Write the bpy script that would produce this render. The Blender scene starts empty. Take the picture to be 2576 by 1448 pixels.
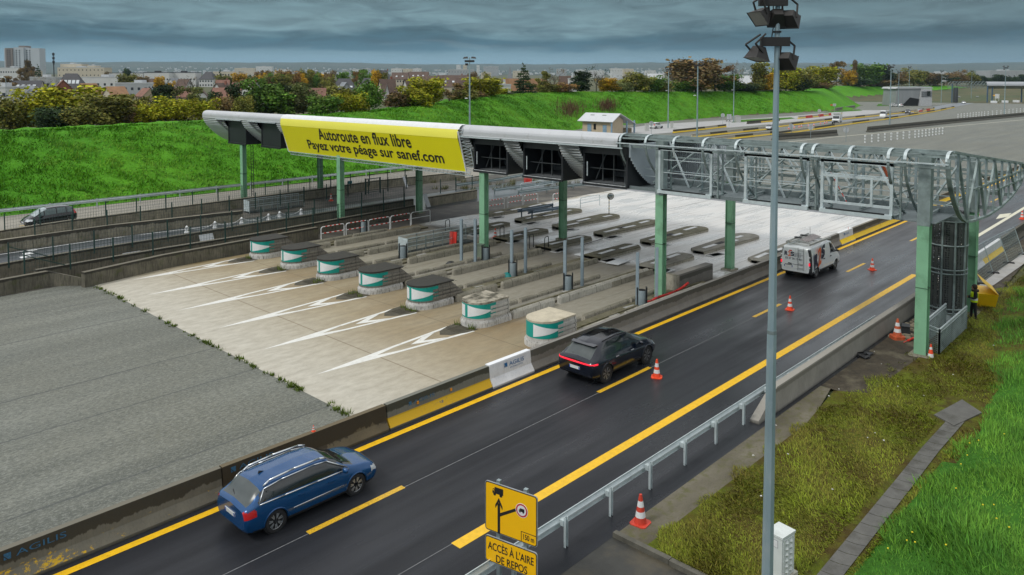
import bpy,math,random
import numpy as np
from mathutils import Vector,Matrix
R=math.radians
scene=bpy.context.scene
C=scene.collection
# ---- camera
FPX,HORIZ,CAMH,YAW=1940.0,205.0,12.0,R(43.33)
TILT=FPX/36400.0
CYP=HORIZ+FPX*math.tan(TILT)
cam_data=bpy.data.cameras.new("camera");cam=bpy.data.objects.new("camera",cam_data);C.objects.link(cam)
cam.location=(0,0,CAMH)
cam.rotation_euler=(R(90)-TILT,0,YAW-R(90))
cam_data.sensor_fit='HORIZONTAL';cam_data.sensor_width=36.0
cam_data.lens=36.0*FPX/2576.0
cam_data.shift_y=-(724.0-CYP)/2576.0
cam_data.clip_start=0.5;cam_data.clip_end=40000
scene.camera=cam
# ---- world, sun, exposure
SUN_EL,SUN_AZ=R(48),R(165)
w=bpy.data.worlds.new("World");scene.world=w;w.use_nodes=True
nt=w.node_tree;nt.nodes.clear();N=nt.nodes.new;LK=nt.links.new
def wm(op,a,b=None,c=None):
 n=N('ShaderNodeMath');n.operation=op
 for i,v in enumerate((a,b,c)):
  if v is None:continue
  if isinstance(v,(int,float)):n.inputs[i].default_value=v
  else:LK(v,n.inputs[i])
 return n.outputs[0]
tc=N('ShaderNodeTexCoord');sx=N('ShaderNodeSeparateXYZ');LK(tc.outputs['Generated'],sx.inputs[0])
az=wm('ARCTAN2',sx.outputs[1],sx.outputs[0]);el=wm('ARCSINE',sx.outputs[2])
eld=wm('MULTIPLY',el,180/math.pi)
def cloud_noise(sa,se,detail,off,dist=0.6):
 cb=N('ShaderNodeCombineXYZ');LK(wm('MULTIPLY',az,sa),cb.inputs[0]);LK(wm('MULTIPLY',eld,se),cb.inputs[1]);cb.inputs[2].default_value=off
 n=N('ShaderNodeTexNoise');n.inputs['Scale'].default_value=1;n.inputs['Detail'].default_value=detail
 n.inputs['Roughness'].default_value=0.55;n.inputs['Distortion'].default_value=dist;LK(cb.outputs[0],n.inputs['Vector'])
 return wm('SUBTRACT',n.outputs[0],0.5)
n1=cloud_noise(5.0,0.55,7,3.1);n2=cloud_noise(14.0,1.5,7,7.7,0.9)
amp=wm('MULTIPLY',wm('MINIMUM',wm('MAXIMUM',wm('SUBTRACT',eld,0.9),0.0),3.0),0.55)
shift=wm('MULTIPLY',wm('ADD',wm('MULTIPLY',n1,2.6),wm('MULTIPLY',n2,0.9)),amp)
ee=wm('DIVIDE',wm('ADD',eld,shift),90.0)
ramp=N('ShaderNodeValToRGB');LK(wm('MAXIMUM',ee,0.0),ramp.inputs[0])
cr=ramp.color_ramp
stops=[(0,(.20,.32,.41)),(1.35,(.20,.36,.47)),(2.0,(.185,.335,.42)),(2.5,(.030,.120,.185)),(3.2,(.036,.118,.165)),(4.2,(.135,.235,.275)),(5.2,(.165,.270,.305)),(6.2,(.100,.175,.200)),(7.6,(.24,.32,.35)),(9.5,(.50,.57,.60)),(13,(.78,.83,.86)),(30,(1.0,1.02,1.04)),(90,(1.2,1.2,1.2))]
while len(cr.elements)<len(stops):cr.elements.new(0.5)
for e_,(p,c)in zip(cr.elements,stops):e_.position=p/90.0;e_.color=(*c,1)
wisp=wm('ADD',1.0,wm('MULTIPLY',wm('ADD',wm('MULTIPLY',n2,1.5),wm('MULTIPLY',n1,1.0)),wm('MINIMUM',wm('MAXIMUM',wm('SUBTRACT',eld,1.8),0.0),1.0)))
dark=wm('MINIMUM',wm('MAXIMUM',wm('ADD',0.62,wm('MULTIPLY',wm('SUBTRACT',az,0.2),0.72)),0.66),1.0)
gain=wm('MULTIPLY',wisp,wm('ADD',wm('MULTIPLY',dark,1.0),wm('MULTIPLY',wm('MINIMUM',wm('MAXIMUM',wm('DIVIDE',wm('SUBTRACT',eld,8.0),12.0),0.0),1.0),wm('SUBTRACT',1.0,dark))))
mul=N('ShaderNodeVectorMath');mul.operation='SCALE';LK(ramp.outputs[0],mul.inputs[0]);LK(gain,mul.inputs[3])
bgc=N('ShaderNodeBackground');LK(mul.outputs[0],bgc.inputs[0]);bgc.inputs[1].default_value=1.0
sky=N('ShaderNodeTexSky');sky.sky_type='NISHITA';sky.sun_disc=False;sky.sun_elevation=SUN_EL;sky.sun_rotation=math.pi/2-SUN_AZ
bgs=N('ShaderNodeBackground');LK(sky.outputs[0],bgs.inputs[0]);bgs.inputs[1].default_value=0.06
mx=N('ShaderNodeMixShader');mx.inputs[0].default_value=0.9;LK(bgs.outputs[0],mx.inputs[1]);LK(bgc.outputs[0],mx.inputs[2])
out=N('ShaderNodeOutputWorld');LK(mx.outputs[0],out.inputs[0])
sun_d=bpy.data.lights.new("sun",'SUN');sun_d.energy=1.5;sun_d.angle=R(10);sun_d.color=(1,.97,.92)
sun=bpy.data.objects.new("sun",sun_d);C.objects.link(sun)
sv=Vector((math.cos(SUN_EL)*math.cos(SUN_AZ),math.cos(SUN_EL)*math.sin(SUN_AZ),math.sin(SUN_EL)))
sun.rotation_euler=sv.to_track_quat('Z','Y').to_euler();sun.location=sv*60
vs=scene.view_settings;vs.view_transform='Standard';vs.look='None';vs.gamma=1.0;vs.exposure=0.0;vs.use_curve_mapping=False
# ---- surveying: photo pixel -> point of the real place
ca,sa_,ct,st_=math.cos(YAW),math.sin(YAW),math.cos(TILT),math.sin(TILT)
def ray(px,py):
 x=(px-1288.0)/FPX;y=(py-CYP)/FPX
 fw=ct-y*st_;dn=st_+y*ct
 return Vector((fw*ca+x*sa_,fw*sa_-x*ca,-dn))
ORG=Vector((0,0,CAMH))
def P(px,py,z=0.0):r=ray(px,py);return ORG+r*((z-CAMH)/r.z)
def PX(px,py,X):r=ray(px,py);return ORG+r*(X/r.x)
def PY(px,py,Y):r=ray(px,py);return ORG+r*(Y/r.y)
def PD(px,py,d):r=ray(px,py);return ORG+r*(d/(r.x*ca+r.y*sa_))
# ---- materials
MATS={}
def M(name,col,rough=0.7,metal=0.0,var=0.18,scale=2.0,bump=0.0,bscale=None,col2=None,c2s=0.4,c2t=0.55,c2w=0.1,spec=0.5,coat=0.0,stretch=None,attr=None,orand=0.0,alpha=1.0,vdetail=5.0):
 """Principled surface with noise-varied base colour; col2 is a second colour in patches of its own (dirt, moss, wear)."""
 if name in MATS:return MATS[name]
 m=bpy.data.materials.new(name);m.use_nodes=True;t=m.node_tree;nd=t.nodes;lk=t.links.new
 b=nd['Principled BSDF'];b.inputs['Roughness'].default_value=rough;b.inputs['Metallic'].default_value=metal
 b.inputs['Specular IOR Level'].default_value=spec;b.inputs['Coat Weight'].default_value=coat;b.inputs['Coat Roughness'].default_value=0.04
 geo=nd.new('ShaderNodeNewGeometry');vec=geo.outputs['Position']
 if stretch:
  mp=nd.new('ShaderNodeMapping');mp.inputs['Scale'].default_value=stretch;lk(vec,mp.inputs[0]);vec=mp.outputs[0]
 def noise(s,det=5.0):
  n=nd.new('ShaderNodeTexNoise');n.inputs['Scale'].default_value=s;n.inputs['Detail'].default_value=det;n.inputs['Roughness'].default_value=.62;lk(vec,n.inputs['Vector']);return n.outputs[0]
 def mix(f,a,c,mode='MIX'):
  x=nd.new('ShaderNodeMix');x.data_type='RGBA';x.blend_type=mode
  for i,v in((0,f),(6,a),(7,c)):
   if hasattr(v,'node'):lk(v,x.inputs[i])
   elif i==0:x.inputs[0].default_value=v
   else:x.inputs[i].default_value=(*v[:3],1)
  return x.outputs[2]
 lo=[max(0,c*(1-var))for c in col];hi=[min(1,c*(1+var))for c in col]
 mr=nd.new('ShaderNodeMapRange');mr.inputs[1].default_value=.3;mr.inputs[2].default_value=.7;lk(noise(scale,vdetail),mr.inputs[0])
 colr=mix(mr.outputs[0],lo,hi)
 if col2:
  m2=nd.new('ShaderNodeMapRange');m2.inputs[1].default_value=c2t-c2w;m2.inputs[2].default_value=c2t+c2w;lk(noise(c2s,7),m2.inputs[0])
  colr=mix(m2.outputs[0],colr,col2)
 if attr:
  a=nd.new('ShaderNodeAttribute');a.attribute_name=attr
  colr=mix(1.0,colr,a.outputs['Color'],'MULTIPLY')
 if orand:
  oi=nd.new('ShaderNodeObjectInfo');m3=nd.new('ShaderNodeMapRange');m3.inputs[3].default_value=1-orand;m3.inputs[4].default_value=1+orand;lk(oi.outputs['Random'],m3.inputs[0])
  vm=nd.new('ShaderNodeVectorMath');vm.operation='SCALE';lk(colr,vm.inputs[0]);lk(m3.outputs[0],vm.inputs[3]);colr=vm.outputs[0]
 lk(colr,b.inputs['Base Color'])
 if bump:
  bp=nd.new('ShaderNodeBump');bp.inputs['Strength'].default_value=min(1,bump);bp.inputs['Distance'].default_value=.03
  lk(noise(bscale or scale*6,4),bp.inputs['Height']);lk(bp.outputs[0],b.inputs['Normal'])
 if alpha<1:b.inputs['Alpha'].default_value=alpha
 MATS[name]=m;return m
def custom(name):
 """An empty Principled material with small node helpers, for the surfaces that need their own pattern."""
 m=bpy.data.materials.new(name);m.use_nodes=True;t=m.node_tree;nd=t.nodes;lk=t.links.new
 b=nd['Principled BSDF'];geo=nd.new('ShaderNodeNewGeometry');sp=nd.new('ShaderNodeSeparateXYZ');lk(geo.outputs['Position'],sp.inputs[0])
 class H:pass
 h=H();h.m=m;h.b=b;h.pos=geo.outputs['Position'];h.x,h.y,h.z=sp.outputs;h.lk=lk;h.nd=nd
 def math_(op,a,c=None,d=None):
  n=nd.new('ShaderNodeMath');n.operation=op
  for i,v in enumerate((a,c,d)):
   if v is None:continue
   if isinstance(v,(int,float)):n.inputs[i].default_value=v
   else:lk(v,n.inputs[i])
  return n.outputs[0]
 def noise(scale=1.0,stretch=(1,1,1),det=5.0,rough=.6,off=(0,0,0),dist=0.0):
  mp=nd.new('ShaderNodeMapping');mp.inputs['Scale'].default_value=stretch;mp.inputs['Location'].default_value=off;lk(h.pos,mp.inputs[0])
  n=nd.new('ShaderNodeTexNoise');n.inputs['Scale'].default_value=scale;n.inputs['Detail'].default_value=det;n.inputs['Roughness'].default_value=rough;n.inputs['Distortion'].default_value=dist
  lk(mp.outputs[0],n.inputs['Vector']);return n.outputs[0]
 def rng(v,a,c,lo=0.0,hi=1.0):
  n=nd.new('ShaderNodeMapRange');n.inputs[1].default_value=a;n.inputs[2].default_value=c;n.inputs[3].default_value=lo;n.inputs[4].default_value=hi;lk(v,n.inputs[0]);return n.outputs[0]
 def mix(f,a,c,mode='MIX'):
  x=nd.new('ShaderNodeMix');x.data_type='RGBA';x.blend_type=mode
  for i,v in((0,f),(6,a),(7,c)):
   if hasattr(v,'node'):lk(v,x.inputs[i])
   elif i==0:x.inputs[0].default_value=v
   else:x.inputs[i].default_value=(*v,1)
  return x.outputs[2]
 def bump(height,strength=.5,dist=.03):
  bp=nd.new('ShaderNodeBump');bp.inputs['Strength'].default_value=strength;bp.inputs['Distance'].default_value=dist;lk(height,bp.inputs['Height']);lk(bp.outputs[0],b.inputs['Normal'])
 h.math,h.noise,h.rng,h.mix,h.bump=math_,noise,rng,mix,bump
 MATS[name]=m;return h
 # ---- objects
def link(o,parent=None):
 C.objects.link(o)
 if parent is not None:o.parent=parent
 return o
def tag(o,label=None,cat=None,group=None,kind=None):
 if label:o['label']=label
 if cat:o['category']=cat
 if group:o['group']=group
 if kind:o['kind']=kind
 return o
def thing(name,label,cat,loc=(0,0,0),rz=0.0,group=None):
 o=bpy.data.objects.new(name,None);C.objects.link(o);o.location=loc;o.rotation_euler=(0,0,rz);o.empty_display_size=.3
 return tag(o,label,cat,group)
def dup(root,loc=None,rz=None,label=None,group=None,scale=None):
 """A copy of a thing with copies of its parts and sub-parts."""
 r=root.copy();C.objects.link(r)
 if loc is not None:r.location=loc
 if rz is not None:r.rotation_euler=(0,0,rz)
 if scale is not None:r.scale=scale
 if label:r['label']=label
 if group:r['group']=group
 for ch in list(root.children):
  c=ch.copy();C.objects.link(c);c.parent=r
  for g in list(ch.children):
   d=g.copy();C.objects.link(d);d.parent=c
 return r
class MB:
 """Collects polygons and builds ONE mesh object."""
 def __init__(s):s.v=[];s.f=[];s.mi=[];s.k=0;s.tf=None
 def mat(s,k):s.k=k;return s
 def add(s,vs,fs):
  o=len(s.v)
  if s.tf is not None:vs=[s.tf@Vector(v)for v in vs]
  s.v+=[tuple(v)for v in vs]
  for f in fs:s.f.append(tuple(i+o for i in f));s.mi.append(s.k)
  return s
 def box(s,c,d,rz=0.0,taper=1.0):
  x,y,z=d[0]/2,d[1]/2,d[2]/2;cc,ss=math.cos(rz),math.sin(rz);vs=[]
  for k in(-1,1):
   t=taper if k>0 else 1.0
   for(i,j)in((-1,-1),(1,-1),(1,1),(-1,1)):
    a,b=i*x*t,j*y*t
    vs.append((c[0]+a*cc-b*ss,c[1]+a*ss+b*cc,c[2]+k*z))
  return s.add(vs,[(3,2,1,0),(4,5,6,7),(0,1,5,4),(1,2,6,5),(2,3,7,6),(3,0,4,7)])
 def bx(s,x0,x1,y0,y1,z0,z1):return s.box(((x0+x1)/2,(y0+y1)/2,(z0+z1)/2),(abs(x1-x0),abs(y1-y0),abs(z1-z0)))
 def frame_of(s,p,q):
  p,q=Vector(p),Vector(q);d=(q-p);d=d.normalized()if d.length>1e-9 else Vector((0,0,1))
  up=Vector((0,0,1))if abs(d.z)<.98 else Vector((1,0,0))
  a=d.cross(up).normalized();return p,q,a,a.cross(d).normalized()
 def bar(s,p,q,w_,h_=None):
  h_=h_ or w_;p,q,a,b=s.frame_of(p,q);vs=[]
  for e in(p,q):
   for(i,j)in((-1,-1),(1,-1),(1,1),(-1,1)):vs.append(e+a*(i*w_/2)+b*(j*h_/2))
  return s.add(vs,[(0,1,2,3),(7,6,5,4),(0,4,5,1),(1,5,6,2),(2,6,7,3),(3,7,4,0)])
 def tube(s,p,q,r1,r2=None,n=8,caps=True):
  r2=r1 if r2 is None else r2;p,q,a,b=s.frame_of(p,q);vs=[]
  for e,r in((p,r1),(q,r2)):
   for i in range(n):
    t=2*math.pi*i/n;vs.append(e+a*(r*math.cos(t))+b*(r*math.sin(t)))
  fs=[(i,(i+1)%n,n+(i+1)%n,n+i)for i in range(n)]
  if caps:fs+=[tuple(range(n-1,-1,-1)),tuple(range(n,2*n))]
  return s.add(vs,fs)
 def path(s,pts,r,n=6):
  for p,q in zip(pts[:-1],pts[1:]):s.tube(p,q,r,r,n)
  return s
 def lathe(s,prof,c=(0,0,0),n=16,a0=0.0):
  vs=[]
  for(r,z)in prof:
   for i in range(n):
    t=a0+2*math.pi*i/n;vs.append((c[0]+r*math.cos(t),c[1]+r*math.sin(t),c[2]+z))
  m=len(prof);fs=[(j*n+i,j*n+(i+1)%n,(j+1)*n+(i+1)%n,(j+1)*n+i)for j in range(m-1)for i in range(n)]
  fs+=[tuple(range(n-1,-1,-1)),tuple((m-1)*n+i for i in range(n))]
  return s.add(vs,fs)
 def prism(s,poly,z0,z1,top=None):
  """Plan polygon (counter-clockwise) from z0 to z1; top = another polygon of as many points."""
  n=len(poly);top=top or poly
  vs=[(x,y,z0)for x,y in poly]+[(x,y,z1)for x,y in top]
  return s.add(vs,[tuple(range(n-1,-1,-1)),tuple(range(n,2*n))]+[(i,(i+1)%n,n+(i+1)%n,n+i)for i in range(n)])
 def sweep(s,prof,pts,closed=True,caps=True):
  """Profile [(side, up)] swept along a ground polyline (side is to the left of travel)."""
  pts=[Vector(p)for p in pts];n=len(prof);vs=[]
  for i,p in enumerate(pts):
   d=(pts[min(i+1,len(pts)-1)]-pts[max(i-1,0)]);d.z=0;d.normalize();l=Vector((-d.y,d.x,0))
   vs+=[p+l*a+Vector((0,0,b))for a,b in prof]
  fs=[]
  for i in range(len(pts)-1):
   for j in range(n if closed else n-1):
    k=(j+1)%n;fs.append((i*n+j,(i+1)*n+j,(i+1)*n+k,i*n+k))
  if caps and closed:fs+=[tuple(range(n)),tuple((len(pts)-1)*n+j for j in range(n-1,-1,-1))]
  return s.add(vs,fs)
 def quad(s,*p):return s.add(p,[tuple(range(len(p)))])
 def build(s,name,mats,parent=None,smooth=False,fix=True,sharp=None):
  me=bpy.data.meshes.new(name);me.from_pydata(s.v,[],s.f)
  mats=mats if isinstance(mats,(list,tuple))else[mats]
  for m in mats:me.materials.append(m)
  if len(mats)>1:me.polygons.foreach_set('material_index',s.mi)
  if fix:
   import bmesh
   bm=bmesh.new();bm.from_mesh(me);bmesh.ops.recalc_face_normals(bm,faces=bm.faces);bm.to_mesh(me);bm.free()
  if smooth:me.polygons.foreach_set('use_smooth',[True]*len(me.polygons))
  me.update();o=bpy.data.objects.new(name,me);link(o,parent)
  if smooth and sharp:
   try:me.set_sharp_from_angle(angle=R(sharp))
   except Exception:pass
  return o
def mesh_np(name,verts,faces,mats,parent=None,smooth=False,col=None):
 """One mesh from numpy arrays; faces (m, k); col (m, 3) is a colour per face stored as attribute 'tint'."""
 me=bpy.data.meshes.new(name);nv,(nf,k)=len(verts),faces.shape
 me.vertices.add(nv);me.vertices.foreach_set('co',np.ascontiguousarray(verts,np.float32).ravel())
 me.loops.add(nf*k);me.loops.foreach_set('vertex_index',np.ascontiguousarray(faces,np.int32).ravel())
 me.polygons.add(nf);me.polygons.foreach_set('loop_start',np.arange(0,nf*k,k,dtype=np.int32))
 me.update(calc_edges=True)
 for m in(mats if isinstance(mats,(list,tuple))else[mats]):me.materials.append(m)
 if smooth:me.polygons.foreach_set('use_smooth',np.ones(nf,bool))
 if col is not None:
  at=me.color_attributes.new('tint','FLOAT_COLOR','CORNER')
  c4=np.ones((nf,k,4),np.float32);c4[:,:,:3]=np.asarray(col)[:,None,:];at.data.foreach_set('color',c4.ravel())
 o=bpy.data.objects.new(name,me);link(o,parent);return o
def text(name,body,mat,parent,origin,right,up,width=None,height=None,extrude=.004,bold=0.0,shear=0.0,spacing=1.0):
 """Lettering as a mesh: origin is the lower left corner, fitted to width (and height) in metres."""
 cu=bpy.data.curves.new(name,'FONT');cu.body=body;cu.size=1;cu.extrude=0;cu.offset=bold;cu.shear=shear;cu.space_character=spacing;cu.resolution_u=4
 tmp=bpy.data.objects.new(name+'_curve',cu);C.objects.link(tmp);dg=bpy.context.evaluated_depsgraph_get();dg.update()
 me=bpy.data.meshes.new_from_object(tmp.evaluated_get(dg));bpy.data.objects.remove(tmp);bpy.data.curves.remove(cu)
 n=len(me.vertices);co=np.empty(n*3,np.float32);me.vertices.foreach_get('co',co);co=co.reshape(-1,3)
 lo,hi=co.min(0),co.max(0)
 sx_=width/(hi[0]-lo[0])if width else None;sy_=height/(hi[1]-lo[1])if height else None
 sx_=sx_ or sy_;sy_=sy_ or sx_
 right,up=Vector(right).normalized(),Vector(up).normalized();nor=right.cross(up);o_=Vector(origin)+nor*extrude
 u,v=(co[:,0]-lo[0])*sx_,(co[:,1]-lo[1])*sy_
 W=np.array(o_)[None]+u[:,None]*np.array(right)[None]+v[:,None]*np.array(up)[None]
 me.vertices.foreach_set('co',W.astype(np.float32).ravel());me.materials.clear();me.materials.append(mat);me.update();me.name=name
 o=bpy.data.objects.new(name,me);link(o,parent);return o
rnd=random.Random(7);rng_np=np.random.default_rng(11)
ORD="first second third fourth fifth sixth seventh eighth ninth tenth eleventh twelfth thirteenth fourteenth fifteenth sixteenth seventeenth eighteenth nineteenth twentieth".split()
ORD+=["twenty-"+o for o in ORD[:9]]+["thirtieth"]+["thirty-"+o for o in ORD[:9]]+["fortieth"]
def seat(root,base):
 """Moves a thing built in place so that its origin is its base."""
 base=Vector(base);T=Matrix.Translation(-base);seen=set()
 def walk(o):
  if o.type=='MESH' and o.data.name not in seen:seen.add(o.data.name);o.data.transform(T)
  for c in o.children:walk(c)
 if root.type=='MESH':root.data.transform(T)
 for c in root.children:walk(c)
 root.location=base;return root
 # ---- plain materials
galv=M('galvanised_steel',(.36,.43,.44),.45,.75,.16,3.0)
galv_dull=M('dull_galvanised_steel',(.235,.29,.285),.6,.25,.25,1.6,col2=(.10,.13,.125),c2s=.9,c2t=.62)
galv_light=M('pale_galvanised_steel',(.50,.57,.58),.5,.2,.15,2.5)
mast_m=M('mast_steel',(.27,.36,.385),.5,.35,.16,1.2,stretch=(1,1,.35),col2=(.36,.44,.45),c2s=3.0,c2t=.6)
black_m=M('black_steel',(.012,.014,.016),.5,0,.2,3)
dark_m=M('dark_void',(.006,.007,.008),.8)
rubber=M('rubber',(.018,.018,.019),.75,0,.2,9)
white_m=M('white_paint',(.72,.74,.74),.5,0,.06,3)
red_m=M('red_paint',(.62,.035,.02),.5,0,.12,4)
orange_m=M('orange_plastic',(.78,.075,.022),.5,0,.1,6)
oldorange_m=M('faded_orange_plastic',(.50,.10,.035),.6,0,.2,9)
reflect_m=M('reflective_white',(.68,.69,.69),.4,0,.07,9)
teal_m=M('teal_film',(.0,.29,.245),.4,0,.06,2)
sign_yellow=M('sign_yellow',(.90,.49,.0),.45,0,.03,1.5)
ban_yellow=M('banner_yellow',(.80,.74,.004),.5,0,.02,.4)
ban_lit=M('banner_lit_band',(.86,.81,.10),.5,0,.02,.4)  # lighter yellow paints in the light on the banner top that bends back
ink=M('black_ink',(.012,.012,.012),.55,0,.05)
green_col=M('green_column_paint',(.21,.43,.265),.5,0,.12,.8,bump=.05,col2=(.14,.29,.17),c2s=1.5,c2t=.62)
fence_green=M('fence_green',(.012,.05,.042),.6)
wire_m=M('fence_wire',(.03,.06,.055),.6)
yellow_plastic=M('yellow_plastic',(.72,.45,.005),.45,0,.08,3)
road_yellow=M('yellow_road_paint',(.80,.47,.008),.45,0,.12,5,bump=.1,col2=(.58,.30,.01),c2s=9,c2t=.66,c2w=.05)
dash_yellow=M('worn_yellow_road_paint',(.70,.42,.015),.45,0,.25,25,bump=.1,col2=(.40,.24,.02),c2s=22,c2t=.55)
pale_paint=M('pale_road_paint',(.62,.60,.46),.5,0,.15,4)
white_road=M('white_road_paint',(.70,.70,.66),.55,0,.10,3,col2=(.42,.39,.31),c2s=3.2,c2t=.66,c2w=.06)
# ---- ground surfaces
def old_asphalt_mat():
 h=custom('weathered_asphalt')
 st=h.rng(h.noise(1.0,(.05,.5,1),5,.65),.40,.62)
 big=h.rng(h.noise(.12,(1,1,1),3),.3,.7);fine=h.rng(h.noise(5.5,(.75,1.3,1),3,.85),.44,.58);grit=h.rng(h.noise(9,(.8,1.3,1),2,.9),.50,.60)
 c=h.mix(st,(.098,.108,.092),(.205,.215,.185));c=h.mix(h.math('MULTIPLY',big,.5),c,(.135,.130,.090))
 c=h.mix(h.math('MULTIPLY',fine,.50),c,(.055,.062,.054));c=h.mix(h.math('MULTIPLY',grit,.38),c,(.31,.32,.285))
 for y0,wv in((29.5,.03),(33.2,.035),(40.6,.035),(45.0,.03),(24.1,.03)):
  d=h.math('ABSOLUTE',h.math('SUBTRACT',h.math('ADD',h.y,h.math('MULTIPLY',h.math('SUBTRACT',h.noise(.8,(1,.01,1),3),.5),.22)),y0))
  c=h.mix(h.rng(d,wv*.5,wv*2.2,.62,0),c,(.05,.055,.055))
 h.lk(c,h.b.inputs['Base Color']);h.lk(h.rng(st,0,1,.62,.82),h.b.inputs['Roughness'])
 hh=h.math('ADD',h.noise(11,(.6,1.3,1),5,.75),h.math('MULTIPLY',h.noise(40,(1,1,1),2),.5));h.bump(hh,.8,.03);return h.m
def smooth_asphalt_mat():
 h=custom('smooth_grey_asphalt')
 c=h.mix(h.rng(h.noise(1.2,(.2,1,1),5),.3,.7),(.165,.175,.185),(.22,.23,.24));c=h.mix(h.rng(h.noise(30,(1,1,1),2),.3,.7,0,.3),c,(.10,.105,.11))
 h.lk(c,h.b.inputs['Base Color']);h.b.inputs['Roughness'].default_value=.55;return h.m
def new_asphalt_mat():
 h=custom('new_dark_asphalt')
 wheel=h.noise(1.0,(.02,1.1,1),3);patch=h.noise(.35,(.28,1,1),5,.55);grit=h.rng(h.noise(38,(1,1,1),2,.8),.3,.75)
 c=h.mix(h.rng(wheel,.35,.65),(.010,.011,.0135),(.021,.0225,.027));c=h.mix(h.math('MULTIPLY',grit,.35),c,(.052,.055,.062))
 h.lk(c,h.b.inputs['Base Color'])
 wet=h.math('ADD',h.math('MULTIPLY',h.rng(h.y,15.5,12.5),h.rng(h.x,18,36,0,.35)),h.rng(h.math('ADD',patch,h.math('MULTIPLY',wheel,.5)),.58,.98),h.rng(h.x,28,58,-.10,.34));wet=h.math('MAXIMUM',h.math('ADD',wet,0.0),0.0);h.lk(h.rng(wet,0,1,.55,.16),h.b.inputs['Roughness']);h.lk(h.rng(h.math('ADD',h.x,h.math('MULTIPLY',wet,12)),22,52,.16,.75),h.b.inputs['Specular IOR Level'])
 h.bump(h.math('ADD',h.noise(34,(1,1,1),3,.7),h.math('MULTIPLY',h.noise(.7,(1,1,1),2),.8)),.22,.012);return h.m
def apron_mat():
 h=custom('plaza_concrete')
 big=h.rng(h.noise(.28,(.35,1,1),5),.35,.7);fine=h.rng(h.noise(2.6,(.5,1,1),7,.65),.35,.7);speck=h.rng(h.noise(9,(1,1,1),4,.7),.62,.72)
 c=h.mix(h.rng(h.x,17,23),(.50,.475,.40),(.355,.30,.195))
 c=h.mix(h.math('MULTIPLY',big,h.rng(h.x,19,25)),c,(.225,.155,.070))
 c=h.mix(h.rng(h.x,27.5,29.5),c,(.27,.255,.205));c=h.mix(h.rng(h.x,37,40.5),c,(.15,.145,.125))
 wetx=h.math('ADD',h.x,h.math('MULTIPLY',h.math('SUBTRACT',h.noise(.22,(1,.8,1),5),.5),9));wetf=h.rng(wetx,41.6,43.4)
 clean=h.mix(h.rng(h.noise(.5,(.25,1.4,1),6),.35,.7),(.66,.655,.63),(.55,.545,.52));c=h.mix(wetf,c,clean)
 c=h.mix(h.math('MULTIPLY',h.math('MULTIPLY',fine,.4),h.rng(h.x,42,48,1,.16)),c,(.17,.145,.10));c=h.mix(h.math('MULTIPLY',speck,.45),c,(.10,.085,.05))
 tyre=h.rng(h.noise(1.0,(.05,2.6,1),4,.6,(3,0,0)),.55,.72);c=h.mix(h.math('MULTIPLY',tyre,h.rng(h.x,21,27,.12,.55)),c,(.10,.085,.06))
 def joint(v,pos,wd,f=.75):
  d=h.math('ABSOLUTE',h.math('SUBTRACT',v,pos));return h.rng(d,wd,wd*2,f,0)
 for X0 in(20.05,25.2,55.8,61.5):c=h.mix(joint(h.x,X0,.022,.7),c,(.16,.12,.07))
 m_=h.math('ABSOLUTE',h.math('SUBTRACT',h.math('MODULO',h.math('ADD',h.y,.15),4.3),2.15));c=h.mix(h.math('MULTIPLY',h.rng(m_,.012,.03,.6,0),h.rng(h.x,56,57)),c,(.30,.26,.19))
 edge=h.rng(h.y,48.6,49.8);c=h.mix(h.math('MULTIPLY',edge,h.rng(h.noise(1.1,(.5,1,1),5),.35,.6)),c,(.22,.165,.07))
 h.lk(c,h.b.inputs['Base Color'])
 puddle=h.rng(h.noise(.55,(.35,1.2,1),5),.42,.62,.5,.12);dry=h.rng(fine,0,1,.6,.8);n=h.nd.new('ShaderNodeMix');h.lk(wetf,n.inputs[0]);h.lk(dry,n.inputs[2]);h.lk(puddle,n.inputs[3]);h.lk(n.outputs[0],h.b.inputs['Roughness'])
 h.bump(h.noise(14,(1,1,1),4),.05,.01);return h.m
def dirt_concrete_mat():
 h=custom('mossy_concrete_strip')
 c=h.mix(h.rng(h.noise(.9,(.5,1,1),6),.35,.68),(.155,.14,.10),(.075,.066,.04));c=h.mix(h.rng(h.noise(3.4,(1,1,1),6),.5,.68,0,.8),c,(.085,.085,.022))
 c=h.mix(h.rng(h.noise(17,(1,1,1),3),.6,.75,0,.6),c,(.03,.025,.015));h.lk(c,h.b.inputs['Base Color']);h.b.inputs['Roughness'].default_value=.8;h.bump(h.noise(16,(1,1,1),5),.6,.03);return h.m
def grass_mat(name,a,b_,dry,dryt,brown=None):
 h=custom(name)
 big=h.rng(h.noise(.09,(1,1,1.6),5),.34,.68);tuft=h.rng(h.noise(1.3,(1,1,2.2),6,.68),.30,.72);fine=h.rng(h.noise(7.5,(1,1,2),3,.75),.3,.72)
 c=h.mix(big,a,b_);c=h.mix(h.math('MULTIPLY',h.math('SUBTRACT',1.0,tuft),.62),c,tuple(x*.42 for x in a));c=h.mix(h.math('MULTIPLY',fine,.42),c,tuple(min(1,x*1.6)for x in b_))
 c=h.mix(h.math('MULTIPLY',h.rng(h.noise(.35,(1,1,1),6,.6,(9,2,0)),dryt,dryt+.16),.8),c,dry)
 if brown:c=h.mix(h.math('MULTIPLY',h.rng(h.noise(2.2,(1,1,1),6,.6,(1,5,0)),.46,.62),.75),c,brown)
 h.lk(c,h.b.inputs['Base Color']);h.b.inputs['Roughness'].default_value=.85;h.b.inputs['Specular IOR Level'].default_value=.15
 h.bump(h.math('ADD',h.noise(3.0,(1,1,1.5),6,.7),h.math('MULTIPLY',h.noise(11,(1,1,1),3,.7),.5)),.9,.14);return h.m
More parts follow.
